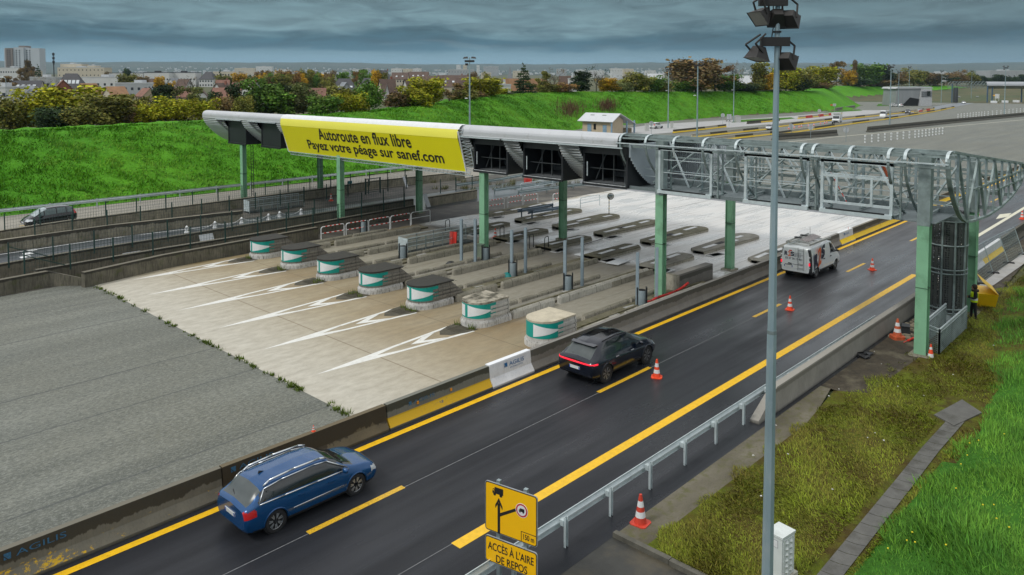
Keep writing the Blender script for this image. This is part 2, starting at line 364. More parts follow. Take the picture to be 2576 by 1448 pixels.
asph_old,asph_smooth,asph_new,apron_m,dirt_m=old_asphalt_mat(),smooth_asphalt_mat(),new_asphalt_mat(),apron_mat(),dirt_concrete_mat()
bank_grass=grass_mat('bank_grass',(.050,.205,.010),(.105,.32,.014),(.13,.20,.02),.60)
tall_grass=grass_mat('tall_verge_grass',(.030,.115,.012),(.060,.190,.016),(.11,.15,.02),.60)
mown_grass=grass_mat('mown_grass',(.080,.110,.010),(.130,.150,.012),(.085,.055,.014),.44,(.060,.040,.012))
def town_ground_mat():
 h=custom('town_ground')
 c=h.mix(h.rng(h.noise(.02,(1,1,1),6),.35,.65),(.055,.075,.022),(.105,.085,.035));c=h.mix(h.rng(h.noise(.11,(1,1,1),4),.5,.65,0,.8),c,(.03,.05,.015))
 h.lk(c,h.b.inputs['Base Color']);h.b.inputs['Roughness'].default_value=.95;return h.m
def hill_mat():
 h=custom('wooded_hills')
 c=h.mix(h.rng(h.noise(.0016,(1,1,1),8,.65),.38,.62),(.022,.040,.024),(.052,.060,.036));c=h.mix(h.rng(h.noise(.012,(1,1,1),5,.7),.55,.7,0,.8),c,(.085,.088,.066))
 h.lk(c,h.b.inputs['Base Color']);h.b.inputs['Roughness'].default_value=1.0;return h.m
 # ---- terrain heights
FOOT=[(-80,79.4),(0,79.6),(50,81.0),(68,82.5),(88,90),(110,102),(135,114),(157,122.5),(185,124),(247,128),(334,119),(400,138),(520,190),(640,190),(900,150)]
CRZ=[(-80,6.3),(0,6.3),(40,6.6),(90,7.3),(130,8.6),(175,8.8),(240,8.1),(334,7.7),(400,9.2),(520,9.6),(640,8.4),(900,8)]
def interp(tab,x):return np.interp(x,[p[0]for p in tab],[p[1]for p in tab])
def ss(a,b,x):t=np.clip((x-a)/(b-a),0,1);return t*t*(3-2*t)
def far_profile(d):return np.interp(d,[0,300,600,1000,1600,3000,5000,6500,8200,9500,14000],[4.5,4.8,6.5,9.5,16,34,62,110,195,170,120])
def height(x,y):
 """Height of the land at world x, y (numpy arrays or numbers)."""
 x=np.asarray(x,float);y=np.asarray(y,float);d=np.hypot(x,y)
 f=interp(FOOT,x);cz=interp(CRZ,x);s=y-f;W=15.0
 up=ss(-1,W,s)*.55*cz+np.clip(s/W,0,1)*.45*cz
 beyond=np.where(s>W+3,(cz-far_profile(d))*(1-ss(0,34,s-W-3))+far_profile(d),up)
 z=np.where(s>0,beyond,0.0)
 zr=np.clip(6.45-y,0,40)*.17*(x<46)+np.clip(9.6-y,0,40)*.12*(x>=46)
 z=np.where(y<7,zr*ss(15.5,18,x)+0*z,z)
 ad=np.degrees(np.arctan2(y,x));ridge=1.02+.035*np.sin(ad*.22+1)+.02*np.sin(ad*.55+2)+.008*np.sin(ad*2.1)
 side=1-.10*ss(30,10,ad)
 zf=far_profile(d)*np.where(d>3200,ridge*side,1.0)
 t=ss(460,900,d);z=z*(1-t)+zf*t
 return z
def hgt(x,y):return float(height(x,y))
def grid_mesh(name,xs,ys,zoff,mats,mask=None,kind='structure',smooth=True):
 X,Y=np.meshgrid(xs,ys,indexing='ij');Z=height(X,Y)+zoff
 V=np.stack([X,Y,Z],-1).reshape(-1,3);nx,ny=len(xs),len(ys)
 i,j=np.meshgrid(np.arange(nx-1),np.arange(ny-1),indexing='ij');a=(i*ny+j).ravel()
 F=np.stack([a,a+ny,a+ny+1,a+1],-1)
 if mask is not None:cx=V[F].mean(1);F=F[mask(cx[:,0],cx[:,1])]
 return tag(mesh_np(name,V,F,mats,smooth=smooth),kind=kind)
A_=np.radians(np.linspace(-48,142,420));D_=np.concatenate([np.linspace(2,60,24),np.geomspace(64,14000,250)])
AA,DD=np.meshgrid(A_,D_,indexing='ij');XX,YY=DD*np.cos(AA),DD*np.sin(AA);ZZ=height(XX,YY)-.10-.6*((YY-interp(FOOT,XX)>1)&(YY-interp(FOOT,XX)<20.5))
rough_=(DD>3000)*(np.sin(AA*400+DD*.02)*np.sin(AA*917+1.3))*3.0
V_=np.stack([XX,YY,ZZ+rough_],-1).reshape(-1,3);na,ndd=len(A_),len(D_)
i_,j_=np.meshgrid(np.arange(na-1),np.arange(ndd-1),indexing='ij');a_=(i_*ndd+j_).ravel();F_=np.stack([a_,a_+ndd,a_+ndd+1,a_+1],-1)
dc=np.hypot(V_[F_].mean(1)[:,0],V_[F_].mean(1)[:,1])
tag(mesh_np('ground',V_,F_[dc<3000],town_ground_mat(),smooth=True),kind='structure')
tag(mesh_np('hills',V_,F_[dc>=3000],hill_mat(),smooth=True),kind='structure')
def bank_sheet(name,xs,s0,s1,ns,mat):
 S=np.linspace(s0,s1,ns);X,SS=np.meshgrid(xs,S,indexing='ij');Y=interp(FOOT,X)+SS
 Z=height(X,Y)+.03+.16*(np.sin(X*.9+SS*1.7)*np.sin(X*.37-SS*.8)+.6*np.sin(X*2.3+1.1*SS+2)*np.sin(SS*2.1-X*.6))*ss(0,3,SS)
 V=np.stack([X,Y,Z],-1).reshape(-1,3);nx,ny=X.shape
 i,j=np.meshgrid(np.arange(nx-1),np.arange(ny-1),indexing='ij');a=(i*ny+j).ravel()
 return tag(mesh_np(name,V,np.stack([a,a+ny,a+ny+1,a+1],-1),mat,smooth=True),kind='structure')
bank_sheet('grass_bank',np.concatenate([np.arange(-30,130,.6),np.arange(130,760,2.0)]),-.6,22,46,bank_grass)
def sheet(name,poly,z,mat):
 m=MB();m.quad(*[(x,y,z)for x,y in poly]);return tag(m.build(name,mat),kind='structure')
def rect(x0,x1,y0,y1):return[(x0,y0),(x1,y0),(x1,y1),(x0,y1)]
sheet('far_asphalt',[(70.2,21.0),(70.2,60),(66,79.4),(88,89.6),(110,101.6),(135,113.5),(157,122),(185,123.5),(247,127.5),(334,118.5),(400,137.5),(520,189),(640,189),(900,149),(900,-60),(300,4),(180,9),(100,11),(70.2,12)],-.004,asph_old)
sheet('old_asphalt_plaza',rect(-40,15.75,22.3,49.9),0.0,asph_old)
sheet('asphalt_edge_strip',rect(-40,15.75,21.0,22.3),0.0,asph_smooth)
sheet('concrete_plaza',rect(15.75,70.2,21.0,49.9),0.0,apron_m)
sheet('grey_cross_lane',[(70.2,21.0),(77.5,21.0),(74,58),(70.2,58)],.0,asph_smooth)
sheet('highway',[(-40,11.6),(120,11.6),(300,6),(620,-16),(620,16),(300,17.5),(140,20.4),(75,21.0),(-40,21.0)],.004,asph_new)
slip_m=M('bleached_asphalt',(.29,.27,.225),.75,0,.16,.5,stretch=(.15,1,1),bump=.3,bscale=9,col2=(.21,.20,.175),c2s=.25,c2t=.55)
sheet('slip_road',[(-40,69.2),(66,69.6),(80,72),(88,91),(66,80.4),(50,79.9),(-40,79.2)],0.008,slip_m)
wet_lane=M('wet_lane_asphalt',(.055,.065,.075),.28,0,.3,.5,stretch=(.2,1,1),col2=(.10,.115,.125),c2s=.3)
sheet('median_lane',rect(-40,70.2,55.0,62.6),0.0,wet_lane)
dirt_lane=M('grimy_concrete',(.10,.092,.075),.7,0,.35,.6,bump=.3,bscale=7,col2=(.045,.042,.035),c2s=.5,c2t=.5)
sheet('median_strip',rect(-40,70.2,49.9,55.0),0.0,dirt_lane);sheet('median_strip',rect(-40,70.2,62.6,69.2),0.0,dirt_lane)
layby_m=M('dirty_layby_asphalt',(.035,.035,.030),.6,0,.3,1.2,bump=.3,bscale=14,col2=(.085,.072,.045),c2s=.55,c2t=.56)
sheet('lay_by',rect(-20,16.25,0,11.6),.0,layby_m)
sheet('concrete_verge',[(16.25,10.55),(26.5,10.55),(30,11.2),(30,11.6),(16.25,11.6)],.02,dirt_m)
bare_m=M('bare_soil',(.045,.036,.022),.9,0,.4,2.2,bump=.7,bscale=14,col2=(.13,.115,.075),c2s=.8,c2t=.6)
sheet('bare_soil',[(30,9.9),(46,9.3),(80,10.9),(80,11.6),(30,11.6)],.012,bare_m)
footway_m=M('footway_concrete',(.34,.33,.31),.45,0,.15,1.1,col2=(.20,.17,.12),c2s=.5,c2t=.58)
sheet('footway',[(49.6,10.75),(66,10.55),(90,10.3),(90,9.3),(66,9.7),(52,10.1),(49.6,10.3)],.05,footway_m)
# ---- concrete safety barriers
def barrier_mat(name,base,stain,yellow=None,y_amt=.5,top=.85,stain_amt=.5,dark=None):
 h=custom(name)
 c=h.mix(h.rng(h.noise(1.4,(1,1,1),6),.35,.68),tuple(x*.8 for x in base),base);c=h.mix(h.rng(h.noise(7,(3,3,.35),4,.7),.5,.75,0,.55),c,tuple(x*.55 for x in base))
 if dark:c=h.mix(h.rng(h.noise(.45,(1,1,1),4),.45,.6,0,.9),c,dark)
 drip=h.math('SUBTRACT',top,h.math('MULTIPLY',h.math('ADD',h.math('MULTIPLY',h.noise(.6,(1,1,.02),3),.55),h.math('MULTIPLY',h.noise(5.5,(1,1,.05),5,.75),.45)),stain_amt*1.2))
 c=h.mix(h.rng(h.math('SUBTRACT',h.z,drip),-.012,.02,0,.86),c,stain)
 c=h.mix(h.rng(h.z,top-.012,top-.004,0,.75),c,tuple(x*1.12 for x in base))
 if yellow:
  band=h.math('MULTIPLY',h.rng(h.z,.07,.10),h.rng(h.math('ADD',h.z,h.math('MULTIPLY',h.math('SUBTRACT',h.noise(1.3,(1,1,1),3),.5),.12 if y_amt<.9 else.0)),.38,.40,1,0))
  if y_amt<.95:band=h.math('MULTIPLY',band,h.rng(h.math('ADD',h.math('MULTIPLY',h.noise(.55,(1,1,1),2),.5),h.math('MULTIPLY',h.noise(6.5,(1,1,1.5),6,.75),.5)),.56-.14*y_amt,.60-.14*y_amt))
  c=h.mix(band,c,yellow)
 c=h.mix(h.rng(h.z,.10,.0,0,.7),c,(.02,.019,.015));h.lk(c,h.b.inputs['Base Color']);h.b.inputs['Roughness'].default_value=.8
 h.bump(h.noise(9,(1,1,1),5),.35,.02);return h.m
JY=(.60,.37,.012)
bar_old=barrier_mat('stained_barrier_concrete',(.165,.155,.120),(.030,.024,.012),JY,.45,stain_amt=.52)
bar_brown=barrier_mat('brown_stained_barrier_concrete',(.135,.108,.062),(.030,.022,.011),None,stain_amt=.9)
bar_peel=barrier_mat('peeling_yellow_barrier_concrete',(.17,.172,.145),(.035,.035,.020),JY,.95-.01,stain_amt=.40)
bar_grey=barrier_mat('grey_cast_barrier_concrete',(.215,.205,.185),(.075,.072,.058),None,stain_amt=.42)
bar_wet=barrier_mat('parapet_concrete',(.30,.285,.25),(.15,.14,.115),None,stain_amt=.25)
bar_yel=barrier_mat('barrier_with_yellow_foot',(.17,.155,.115),(.045,.040,.024),(.74,.50,.03),1.0,stain_amt=.55)
bar_pale=barrier_mat('pale_barrier_with_yellow_foot',(.44,.41,.34),(.25,.22,.15),(.74,.52,.06),1.0,stain_amt=.3)
bar_white=barrier_mat('white_barrier_shell',(.70,.72,.74),(.66,.68,.70),None,stain_amt=.02)
bar_whyel=barrier_mat('white_barrier_shell_yellow_foot',(.66,.68,.68),(.62,.64,.64),(.80,.55,.015),1.0,stain_amt=.02)
bar_dark=barrier_mat('black_stained_barrier_concrete',(.085,.078,.058),(.022,.020,.013),None,stain_amt=.7)
bar_red=barrier_mat('red_plastic_barrier',(.55,.045,.03),(.5,.04,.03),None,stain_amt=.02)
JPROF=[(-.30,0),(-.30,.09),(-.145,.34),(-.095,.85),(.095,.85),(.145,.34),(.30,.09),(.30,0)]
def jersey(pts,mat,label,group,name='concrete_barrier',prof=JPROF,sc=1.0):
 m=MB();m.sweep([(a*sc,b*sc)for a,b in prof],[(p[0],p[1],p[2]if len(p)>2 else 0.0)for p in pts]);o=m.build(name,mat);seat(o,Vector((pts[0][0],pts[0][1],pts[0][2]if len(pts[0])>2 else 0)))
 return tag(o,label,'barrier',group)
agilis=M('faded_blue_stencil',(.03,.12,.22),.7,0,.35,25);agilis2=M('blue_stencil',(.015,.12,.30),.6)
G1='concrete barriers along the highway edge'
LN=Vector((0,-1,.098)).normalized();LU=Vector((0,.098,1)).normalized()
def stencil(o,X,z,wid,hgt_,mat,Y=20.94,logo=True):
 """Company stencil on the road side of a barrier; a small split square, then the name."""
 r=Vector((1,0,0));up=Vector((0,(.05/.51),1)).normalized();org=Vector((X,Y+(z-.34)*.098-.05+.155-.105,z))-Vector(o.location)
 if logo:
  m=MB();s=hgt_*1.05;n=Vector((0,-1,0))*.012
  q=lambda a,b:org+r*a+up*b+n
  m.quad(q(0,0),q(s*.42,0),q(0,s*.6));m.quad(q(0,s*.75),q(0,s),q(s,s),q(s,s*.0),q(s*.62,0));lg=m.build('logo',mat,o,fix=False)
 text('stencil_lettering','AGILIS',mat,o,org+r*hgt_*1.75,r,up,width=wid-hgt_*1.75,height=hgt_,extrude=.012)
YJ=21.1
segs=[(-8.0,-2.0,bar_old,'old stained jersey barrier at the near end of the row, cut off by the frame'),(-2.0,4.06,bar_old,'stained barrier with patchy yellow paint just before the blue estate car'),(4.06,10.02,bar_old,'dark dripping-stained barrier with flaking yellow foot, beside the rear of the blue estate car'),(10.06,15.92,bar_brown,'brown soaked barrier without yellow, alongside the bonnet of the blue estate car'),(15.98,20.95,bar_peel,'barrier with thick peeling yellow foot and two orange reflectors, before the white barrier cover')]
for k,(x0,x1,m_,lab)in enumerate(segs):
 o=jersey([(x0,YJ),(x1,YJ)],m_,lab,G1)
 if k in(1,2,3):stencil(o,{1:4.3-1.2-1.9,2:4.62,3:10.3}[k],.62,1.35,.145,agilis)
 if k==4:stencil(o,16.9,.55,1.2,.12,agilis)
 if k==4:
  for xx in(17.3,18.9):
   r_=MB();r_.box((xx-x0,-.165,.55),(.07,.03,.09));r_.build('reflector',M('amber_reflector',(.75,.28,.01),.4),o)
o=jersey([(20.95,YJ),(23.35,YJ)],bar_white,'clean white barrier cover with blue lettering beside the dark SUV',G1,'barrier_cover',[(a*1.18,b*1.045 if b>.3 else b)for a,b in JPROF])
stencil(o,21.75,.60,1.15,.16,agilis2,20.91)
text('stencil_lettering','WORKSITE',agilis2,o,Vector((22.03-20.95,-.20,.50)),(1,0,0),(0,.098,1),width=.75,height=.06,extrude=.012)
jersey([(23.35,YJ),(57.2,YJ)],bar_grey,'very long cast grey concrete barrier between the toll islands and the highway',G1)
o=jersey([(57.2,YJ),(59.9,YJ)],bar_whyel,'white barrier cover with solid yellow foot just ahead of the white van',G1,'barrier_cover',[(a*1.18,b*1.045 if b>.3 else b)for a,b in JPROF])
stencil(o,58.0,.60,1.0,.15,agilis2,20.91)
def curve_pts(x):
 return 21.1-max(0,x-75)**2*.00006*(1 if x<140 else 1)-max(0,x-140)*.004
x0=60.0;k=0
while x0<150:
 x1=x0+6.0;mt=(bar_yel,bar_yel,bar_pale,bar_yel)[k%4]
 jersey([(x0,curve_pts(x0)),(x1-.04,curve_pts(x1))],mt,f"{'pale' if mt is bar_pale else 'dark grey'} barrier with bright yellow foot, {ORD[k]} beyond the white cover ahead of the van",G1);x0=x1;k+=1
PPROF=[(-.20,-.05),(-.17,.30),(-.13,.90),(.13,.90),(.17,.30),(.20,-.05)]
o=MB();o.sweep(PPROF,[(26.6,11.98,0),(50.5,11.95,0)])
o.add([(25.1,11.80,-.05),(25.1,12.16,-.05),(25.1,11.82,.12),(25.1,12.14,.12),(26.6,11.79,-.05),(26.6,12.18,-.05),(26.6,11.85,.90),(26.6,12.11,.90)],[(0,1,3,2),(2,3,7,6),(0,2,6,4),(1,5,7,3)])
tag(seat(o.build('concrete_parapet',bar_wet),(25.1,12,0)),'long pale concrete parapet with sloped end between highway and mown grass','barrier')
G2='barriers on the verge side of the highway'
jersey([(50.6,12.0),(54.6,12.0)],bar_grey,'grey concrete barrier half hidden by the far green column',G2)
jersey([(54.7,12.0),(57.3,12.0)],bar_white,'plain white barrier cover in front of the leaning mesh fence',G2,'barrier_cover',[(a*1.2,b*1.05)for a,b in JPROF])
jersey([(57.3,12.0),(63.0,12.0)],bar_whyel,'white barrier with yellow foot behind the leaning mesh fence',G2,'barrier_cover',[(a*1.12,b*1.03)for a,b in JPROF])
jersey([(63.1,12.0),(72.0,12.05)],bar_dark,'mossy dark concrete barrier past the white and yellow one on the verge side',G2)
for k in range(7):jersey([(72.1+6*k,12.05+.02*k),(78.05+6*k,12.07+.02*k)],bar_yel,f'verge-side barrier with yellow foot, {ORD[k]} past the mossy dark one',G2)
# ---- painted road markings
def stripe(name,pts,w_,z,mat):
 m=MB();m.sweep([(-w_/2,0),(w_/2,0)],[(x,y,z)for x,y in pts],closed=False,caps=False);return tag(m.build(name,mat),kind='structure')
stripe('yellow_edge_line',[(-30,20.45),(75,20.45)]+[(x,curve_pts(x)-.65)for x in range(85,150,10)],.25,.009,road_yellow)
stripe('yellow_lane_line',[(13.05,14.32),(51.6,14.28)],.34,.009,road_yellow)
stripe('yellow_lane_line',[(57,14.35),(90,14.5),(130,14.6)],.30,.009,pale_paint)
for xa,xb in((10.74,13.97),(23.5,27.1),(36.6,39.75),(49.4,52.55),(62.3,65.5),(75.2,78.4),(88,91.2)):stripe('yellow_lane_dash',[(xa,17.6),(xb,17.6)],.19,.009,dash_yellow)
seam_m=M('pale_seam',(.20,.205,.21),.6,0,.5,9)
stripe('road_seam',[(-20,17.56),(120,17.56)],.022,.0068,seam_m);stripe('road_seam',[(-20,14.62),(20,14.42)],.018,.0068,seam_m)
for q in([(2423,610),(2437,602),(2437,596),(2428,600)],[(2505,552),(2535,546),(2545,537),(2515,540)]):
 m=MB();m.quad(*[(lambda v:(v.x,v.y,.009))(P(*a))for a in q]);tag(m.build('yellow_lane_arrow',pale_paint),kind='structure')
AX=[48.35,44.3,40.1,35.8,31.45,27.15,22.85]
def nose_marking(yc,xs,k):
 m=MB();z=.005;xt=25.3;leg=lambda x:.03+.70*(x-xs)/(xt-xs);x1,x0_=21.2,20.1
 for g in(1,-1):
  f=lambda x,y:(x,yc+g*y,z)
  m.quad(f(xs,0),f(x0_,0),f(x1,leg(x1)-.13),f(x1,leg(x1)+.05))
  m.quad(f(x1,leg(x1)-.13),f(xt,leg(xt)-.12),f(xt,leg(xt)+.06),f(x1,leg(x1)+.05))
  m.quad(f(22.0,0),f(22.75,0),f(23.9,leg(23.9)-.10),f(23.1,leg(23.1)-.10))
 return tag(m.build('white_nose_marking',white_road),kind='structure')
for k,yc in enumerate(AX[:6]):nose_marking(yc-.05,17.0 if k>0 else 17.6,k)
m=MB();m.quad((-40,21.55,.004),(15,21.9,.004),(15,21.95,.004),(-40,21.6,.004));tag(m.build('asphalt_seam',M('dark_seam',(.05,.05,.055),.7)),kind='structure')
# ---- guardrails
WB=[(0,-.155),(.035,-.145),(.045,-.085),(.0,-.05),(-.035,-.02),(-.035,.02),(.0,.05),(.045,.085),(.035,.145),(0,.155)]
def guardrail(label,line,side,spacing,group='guardrails',zc=.62,start=0.0,post_h=None,every=1,mat=None):
 """W-beam rail along a ground polyline; posts stand to the given side."""
 mat=mat or galv_light;root=thing('guardrail',label,'guardrail',line[0]if len(line[0])==3 else(*line[0],0),0,group)
 pts=[Vector((p[0],p[1],p[2]if len(p)>2 else 0))for p in line];b0=Vector(root.location);rel=[p-b0 for p in pts]
 m=MB();outer=[(a+.055*0,b+zc)for a,b in WB];inner=[(a-.006,b+zc)for a,b in reversed(WB)]
 m.sweep(outer+inner,rel);m.build('rail',mat,root)
 L=sum((b-a).length for a,b in zip(rel,rel[1:]));n=int((L-start)/spacing)+1;mesh=None
 for i in range(n):
  s=start+i*spacing;a=None
  for p,q in zip(rel,rel[1:]):
   l=(q-p).length
   if s<=l+1e-6:a=p+(q-p)*(s/l);d=(q-p).normalized();break
   s-=l
  if a is None:break
  l=Vector((-d.y,d.x,0))*side;ang=math.atan2(l.y,l.x)
  if mesh is None:
   pm=MB();h_=post_h or zc+.18
   pm.bx(.16,.17,-.05,.05,0,h_);pm.bx(.17,.23,.042,.05,0,h_);pm.bx(.17,.23,-.05,-.042,0,h_)
   po=pm.build('post',mat,root);mesh=po.data
   sm=MB();sm.bx(.03,.16,-.07,.07,zc-.06,zc+.09);so=sm.build('spacer_bracket',mat,po);smesh=so.data
  else:
   po=link(bpy.data.objects.new('post',mesh),root);so=link(bpy.data.objects.new('spacer_bracket',smesh),po)
  po.location=a;po.rotation_euler=(0,0,ang)
 return root
guardrail('bright double-wave guardrail along the verge behind the yellow truck sign',[(5.15,12.42,0),(26.6,12.40,0),(38.5,12.34,0)],-1,1.955,zc=.62,start=.05)
lg=[(-30,78.4,0),(0,78.6,0),(30,78.85,0),(50,79.55,0),(66,80.2,0),(80,86.5,0)]
guardrail('long guardrail at the foot of the green bank beside the slip road',lg,1,4.0,zc=.66,mat=galv_light)
# ---- dark retaining walls between the slip road, the median lane and the plaza
def wall_mat(name,base,dark,top=.9,amt=.5):
 h=custom(name)
 c=h.mix(h.rng(h.noise(.8,(1,1,1),6),.35,.65),tuple(x*.6 for x in base),base);c=h.mix(h.rng(h.noise(5,(2.5,2.5,.3),5,.7),.46,.7,0,.85),c,dark)
 c=h.mix(h.rng(h.noise(1.6,(1,1,1),5,.6,(4,0,0)),.56,.68,0,.5),c,(.07,.085,.02))
 dr=h.math('SUBTRACT',top-.03,h.math('MULTIPLY',h.noise(1.8,(1,1,.05),6,.7),amt*.8));c=h.mix(h.rng(h.math('SUBTRACT',h.z,dr),-.02,.03,0,.85),c,(.02,.018,.013))
 c=h.mix(h.rng(h.z,top-.015,top-.005,0,.8),c,tuple(x*.9 for x in base));h.lk(c,h.b.inputs['Base Color']);h.b.inputs['Roughness'].default_value=.85;h.bump(h.noise(8,(1,1,1),5),.4,.02);return h.m
wall_m1=wall_mat('mossy_wall_concrete',(.33,.30,.225),(.07,.065,.045),.9,.25);wall_m2=wall_mat('stained_wall_concrete',(.29,.265,.20),(.045,.042,.03),.9,.6);wall_m3=wall_mat('dark_wall_concrete',(.17,.155,.115),(.03,.028,.02),.9,.3)
G3='retaining walls left of the toll islands'
def wall(label,pix,mat,z=.9,th=.32,extra=None,name='retaining_wall'):
 pts=[P(*p,z)for p in pix];pts=[Vector((p.x,p.y,0))for p in pts]
 d=(pts[0]-pts[1]).normalized();pts=[pts[0]+d*12]+pts if extra is None else pts
 m=MB();m.sweep([(-th*.1,-.05),(-th*.1,z),(th,z),(th,-.05)],pts);o=seat(m.build(name,mat),pts[0])
 return tag(o,label,'wall',G3),pts
wA,pA=wall('concrete wall directly in front of the slip road with the black car',[(0,581),(175,555),(412,525),(584,503),(804,476),(944,455),(1169,432)],wall_m1)
wB,pB=wall('black-topped dripping wall behind the wet median lane',[(0,605),(277,567),(610,531)],wall_m2);
wC,pC=wall('dark wall along the near edge of the wet median lane',[(20,662),(207,630),(392,602),(644,562),(1040,501)],wall_m3)
wC2,pC2=wall('short mossy wall with rounded end behind the rear green column',[(1076,497),(1140,487),(1200,478)],wall_m1,extra=1)
wD,pD=wall('second dark wall with green fence posts nearest the toll plaza',[(92,680),(295,645),(410,625),(644,588),(1044,517)],wall_m3,extra=1)
wE,pE=wall('low dark kerb wall along the left side of the pale concrete',[(212,686),(412,642),(644,600),(800,572)],wall_m3,.9,extra=1)
wF,pF=wall('dark wall at the left frame edge that slopes down to the asphalt',[(0,705),(60,694),(120,683)],wall_m3)
sl=MB();a,b=P(120,683,.9),P(205,700,.45);sl.add([(a.x,a.y,0),(a.x,a.y+.3,0),(b.x,b.y,0),(b.x,b.y+.3,0),(a.x,a.y,.9),(a.x,a.y+.3,.9),(b.x,b.y,.45),(b.x,b.y+.3,.45)],[(0,1,3,2),(4,5,7,6),(0,2,6,4),(1,3,7,5),(2,3,7,6),(0,1,5,4)]);sl=sl.build('sloped_end',wall_m3,wF);sl.location=-wF.location
def mesh_fence(label,pix,h_=1.15,z0=0.0,spacing=2.5,group='green mesh fences left of the plaza',lift=.9,brace=True):
 pts=[P(*p,lift)for p in pix];pts=[Vector((p.x,p.y,lift))for p in pts];root=thing('mesh_fence',label,'fence',pts[0],0,group)
 rel=[p-pts[0]for p in pts];m=MB();pm=None;wires=MB();carry=0.0
 for p,q in zip(rel,rel[1:]):
  l=(q-p).length;d=(q-p)/l;t=carry
  while t<l:
   a=p+d*t
   if pm is None:x=MB();x.bx(-.035,.035,-.035,.035,-.3,h_+.05);o=x.build('post',fence_green,root);pm=o.data
   else:o=link(bpy.data.objects.new('post',pm),root)
   o.location=a;t+=spacing
  carry=t-l
  n=int(l/.2)
  for i in range(n+1):
   a=p+d*(i*.2);wires.bar(a+Vector((0,0,.02)),a+Vector((0,0,h_)),.010)
  for i in range(6):zz=.02+i*(h_-.02)/5;wires.bar(p+Vector((0,0,zz)),q+Vector((0,0,zz)),.010)
 wires.build('wire_mesh',wire_m,root,fix=False)
 if brace:x=MB();d=(rel[1]-rel[0]).normalized();x.bar(Vector((0,0,h_-.2)),d*2.2+Vector((0,0,.02)),.05);x.build('brace',fence_green,root)
 return root
mesh_fence('mesh fence right behind the black car, on the wall along the slip road',[(12,579),(189,553),(420,524),(644,494),(1100,440)],brace=False)
mesh_fence('mesh fence above the dripping wall behind the wet median lane',[(88,592),(308,562),(474,541),(690,512),(1050,465)],brace=False)
mesh_fence('braced mesh fence on the wall along the near side of the wet median lane',[(22,662),(158,640),(392,602),(644,562),(1020,503)],h_=1.2)
mesh_fence('mesh fence on the wall nearest the plaza, braced at the near end',[(62,686),(175,666),(410,627),(644,590),(1020,521)],h_=1.2)
mesh_fence('short mesh fence beyond the rear green column near the hoop railings',[(1108,480),(1150,473),(1260,458)],lift=.3,brace=False)
m=MB()
for k,(a,b)in enumerate([((68,632),(93,628)),((58,640.5),(85,636)),((50,649),(76,644))]):
 p,q=P(*a),P(*b);m=MB();m.quad((p.x,p.y-.3,.006),(q.x,q.y-.3,.006),(q.x,q.y+.3,.006),(p.x,p.y+.3,.006));tag(m.build('white_lane_dash',white_m),kind='structure')
pts=[P(0,641),P(280,600),P(470,577),P(644,553)];stripe('white_lane_line',[(p.x,p.y)for p in pts],.13,.006,white_m)
pts=[P(0,548),P(412,508),P(644,480),P(1019,446)];stripe('yellow_slip_road_line',[(p.x,73.2)for p in pts],.18,.013,dash_yellow);stripe('yellow_slip_road_line',[(14,71.0),(17,71.0)],.2,.013,dash_yellow);stripe('yellow_slip_road_line',[(20.5,71.0),(23.5,71.0)],.2,.013,dash_yellow)
stripe('yellow_slip_road_line',[(44,71.2),(66,71.3)],.5,.013,dash_yellow)
bol=None
for k,(px_,py_)in enumerate([(470,585),(541,573),(608,562),(676,553),(704,546.5),(758,539.5)]):
 p=P(px_,py_);lab=f'small white bollard on the wet median lane, {ORD[k]} along the white chain'
 if bol is None:
  bol=thing('small_bollard',lab,'bollard',p,0,'white bollards on the median lane')
  m=MB();m.lathe([(.20,0),(.18,.06),(.13,.09),(.11,.42),(.08,.49),(.03,.52)],n=10);m.build('body',white_m,bol,smooth=True,sharp=40);m=MB();m.bx(-.12,.12,-.12,.12,.30,.36);m.build('band',M('grey_band',(.35,.36,.36),.5),bol)
 else:dup(bol,p,label=lab)
 if k:
  q=P(*[(470,585),(541,573),(608,562),(676,553),(704,546.5),(758,539.5)][k-1]);m=MB();pts=[q+(p-q)*t+Vector((0,0,.42-.36*math.sin(math.pi*t)))for t in np.linspace(0,1,7)];m.path(pts,.022,5);o=m.build('white_chain',white_m);tag(seat(o,q),f'white plastic chain sagging from the {ORD[k-1]} to the {ORD[k]} bollard','chain','white chains')
for k,(px_,py_,w_,l_,tilt,lab)in enumerate([(332,656,1.15,.65,.9,'pale square board leaning against the lowest dark wall at the left'),(520,617,1.05,.9,1.0,'pale square board leaning against the dark wall, below the white bollards'),(1018,470,.35,1.3,1.1,'narrow grey board leaning near the green gate frame'),(1072,520,.5,1.35,1.2,'grey board leaning against the rear green column')]):
 p=P(px_,py_,.1);m=MB();m.box((0,0,0),(w_,.03,l_));o=m.build('leaning_board',M('pale_board',(.42,.45,.47),.5,0,.1));o.rotation_euler=(-.45,0,.05);o.location=p+Vector((0,-.1,l_*.42));tag(o,lab,'board','boards leaning on the walls')
gate=thing('gate_frame','dark green open gate frame between the two far walls','gate',P(1060-140,490));b0=gate.location
for dx in(0,1.9):m=MB();m.box((dx,0,.85),(.12,.12,1.7));m.build('post',fence_green,gate)
m=MB();m.bar((0,0,1.62),(1.9,0,1.62),.07);m.bar((0,0,.2),(1.9,0,.2),.05);m.build('rail',fence_green,gate)
m=MB();m.box((0,0,.75),(.55,.10,.45));m.box((.2,0,.3),(.12,.08,.6));o=m.build('teal_box',M('teal_paint',(.01,.16,.22),.5));o.location=P(880,478);tag(o,'small teal box on a stand behind the second green column','box')
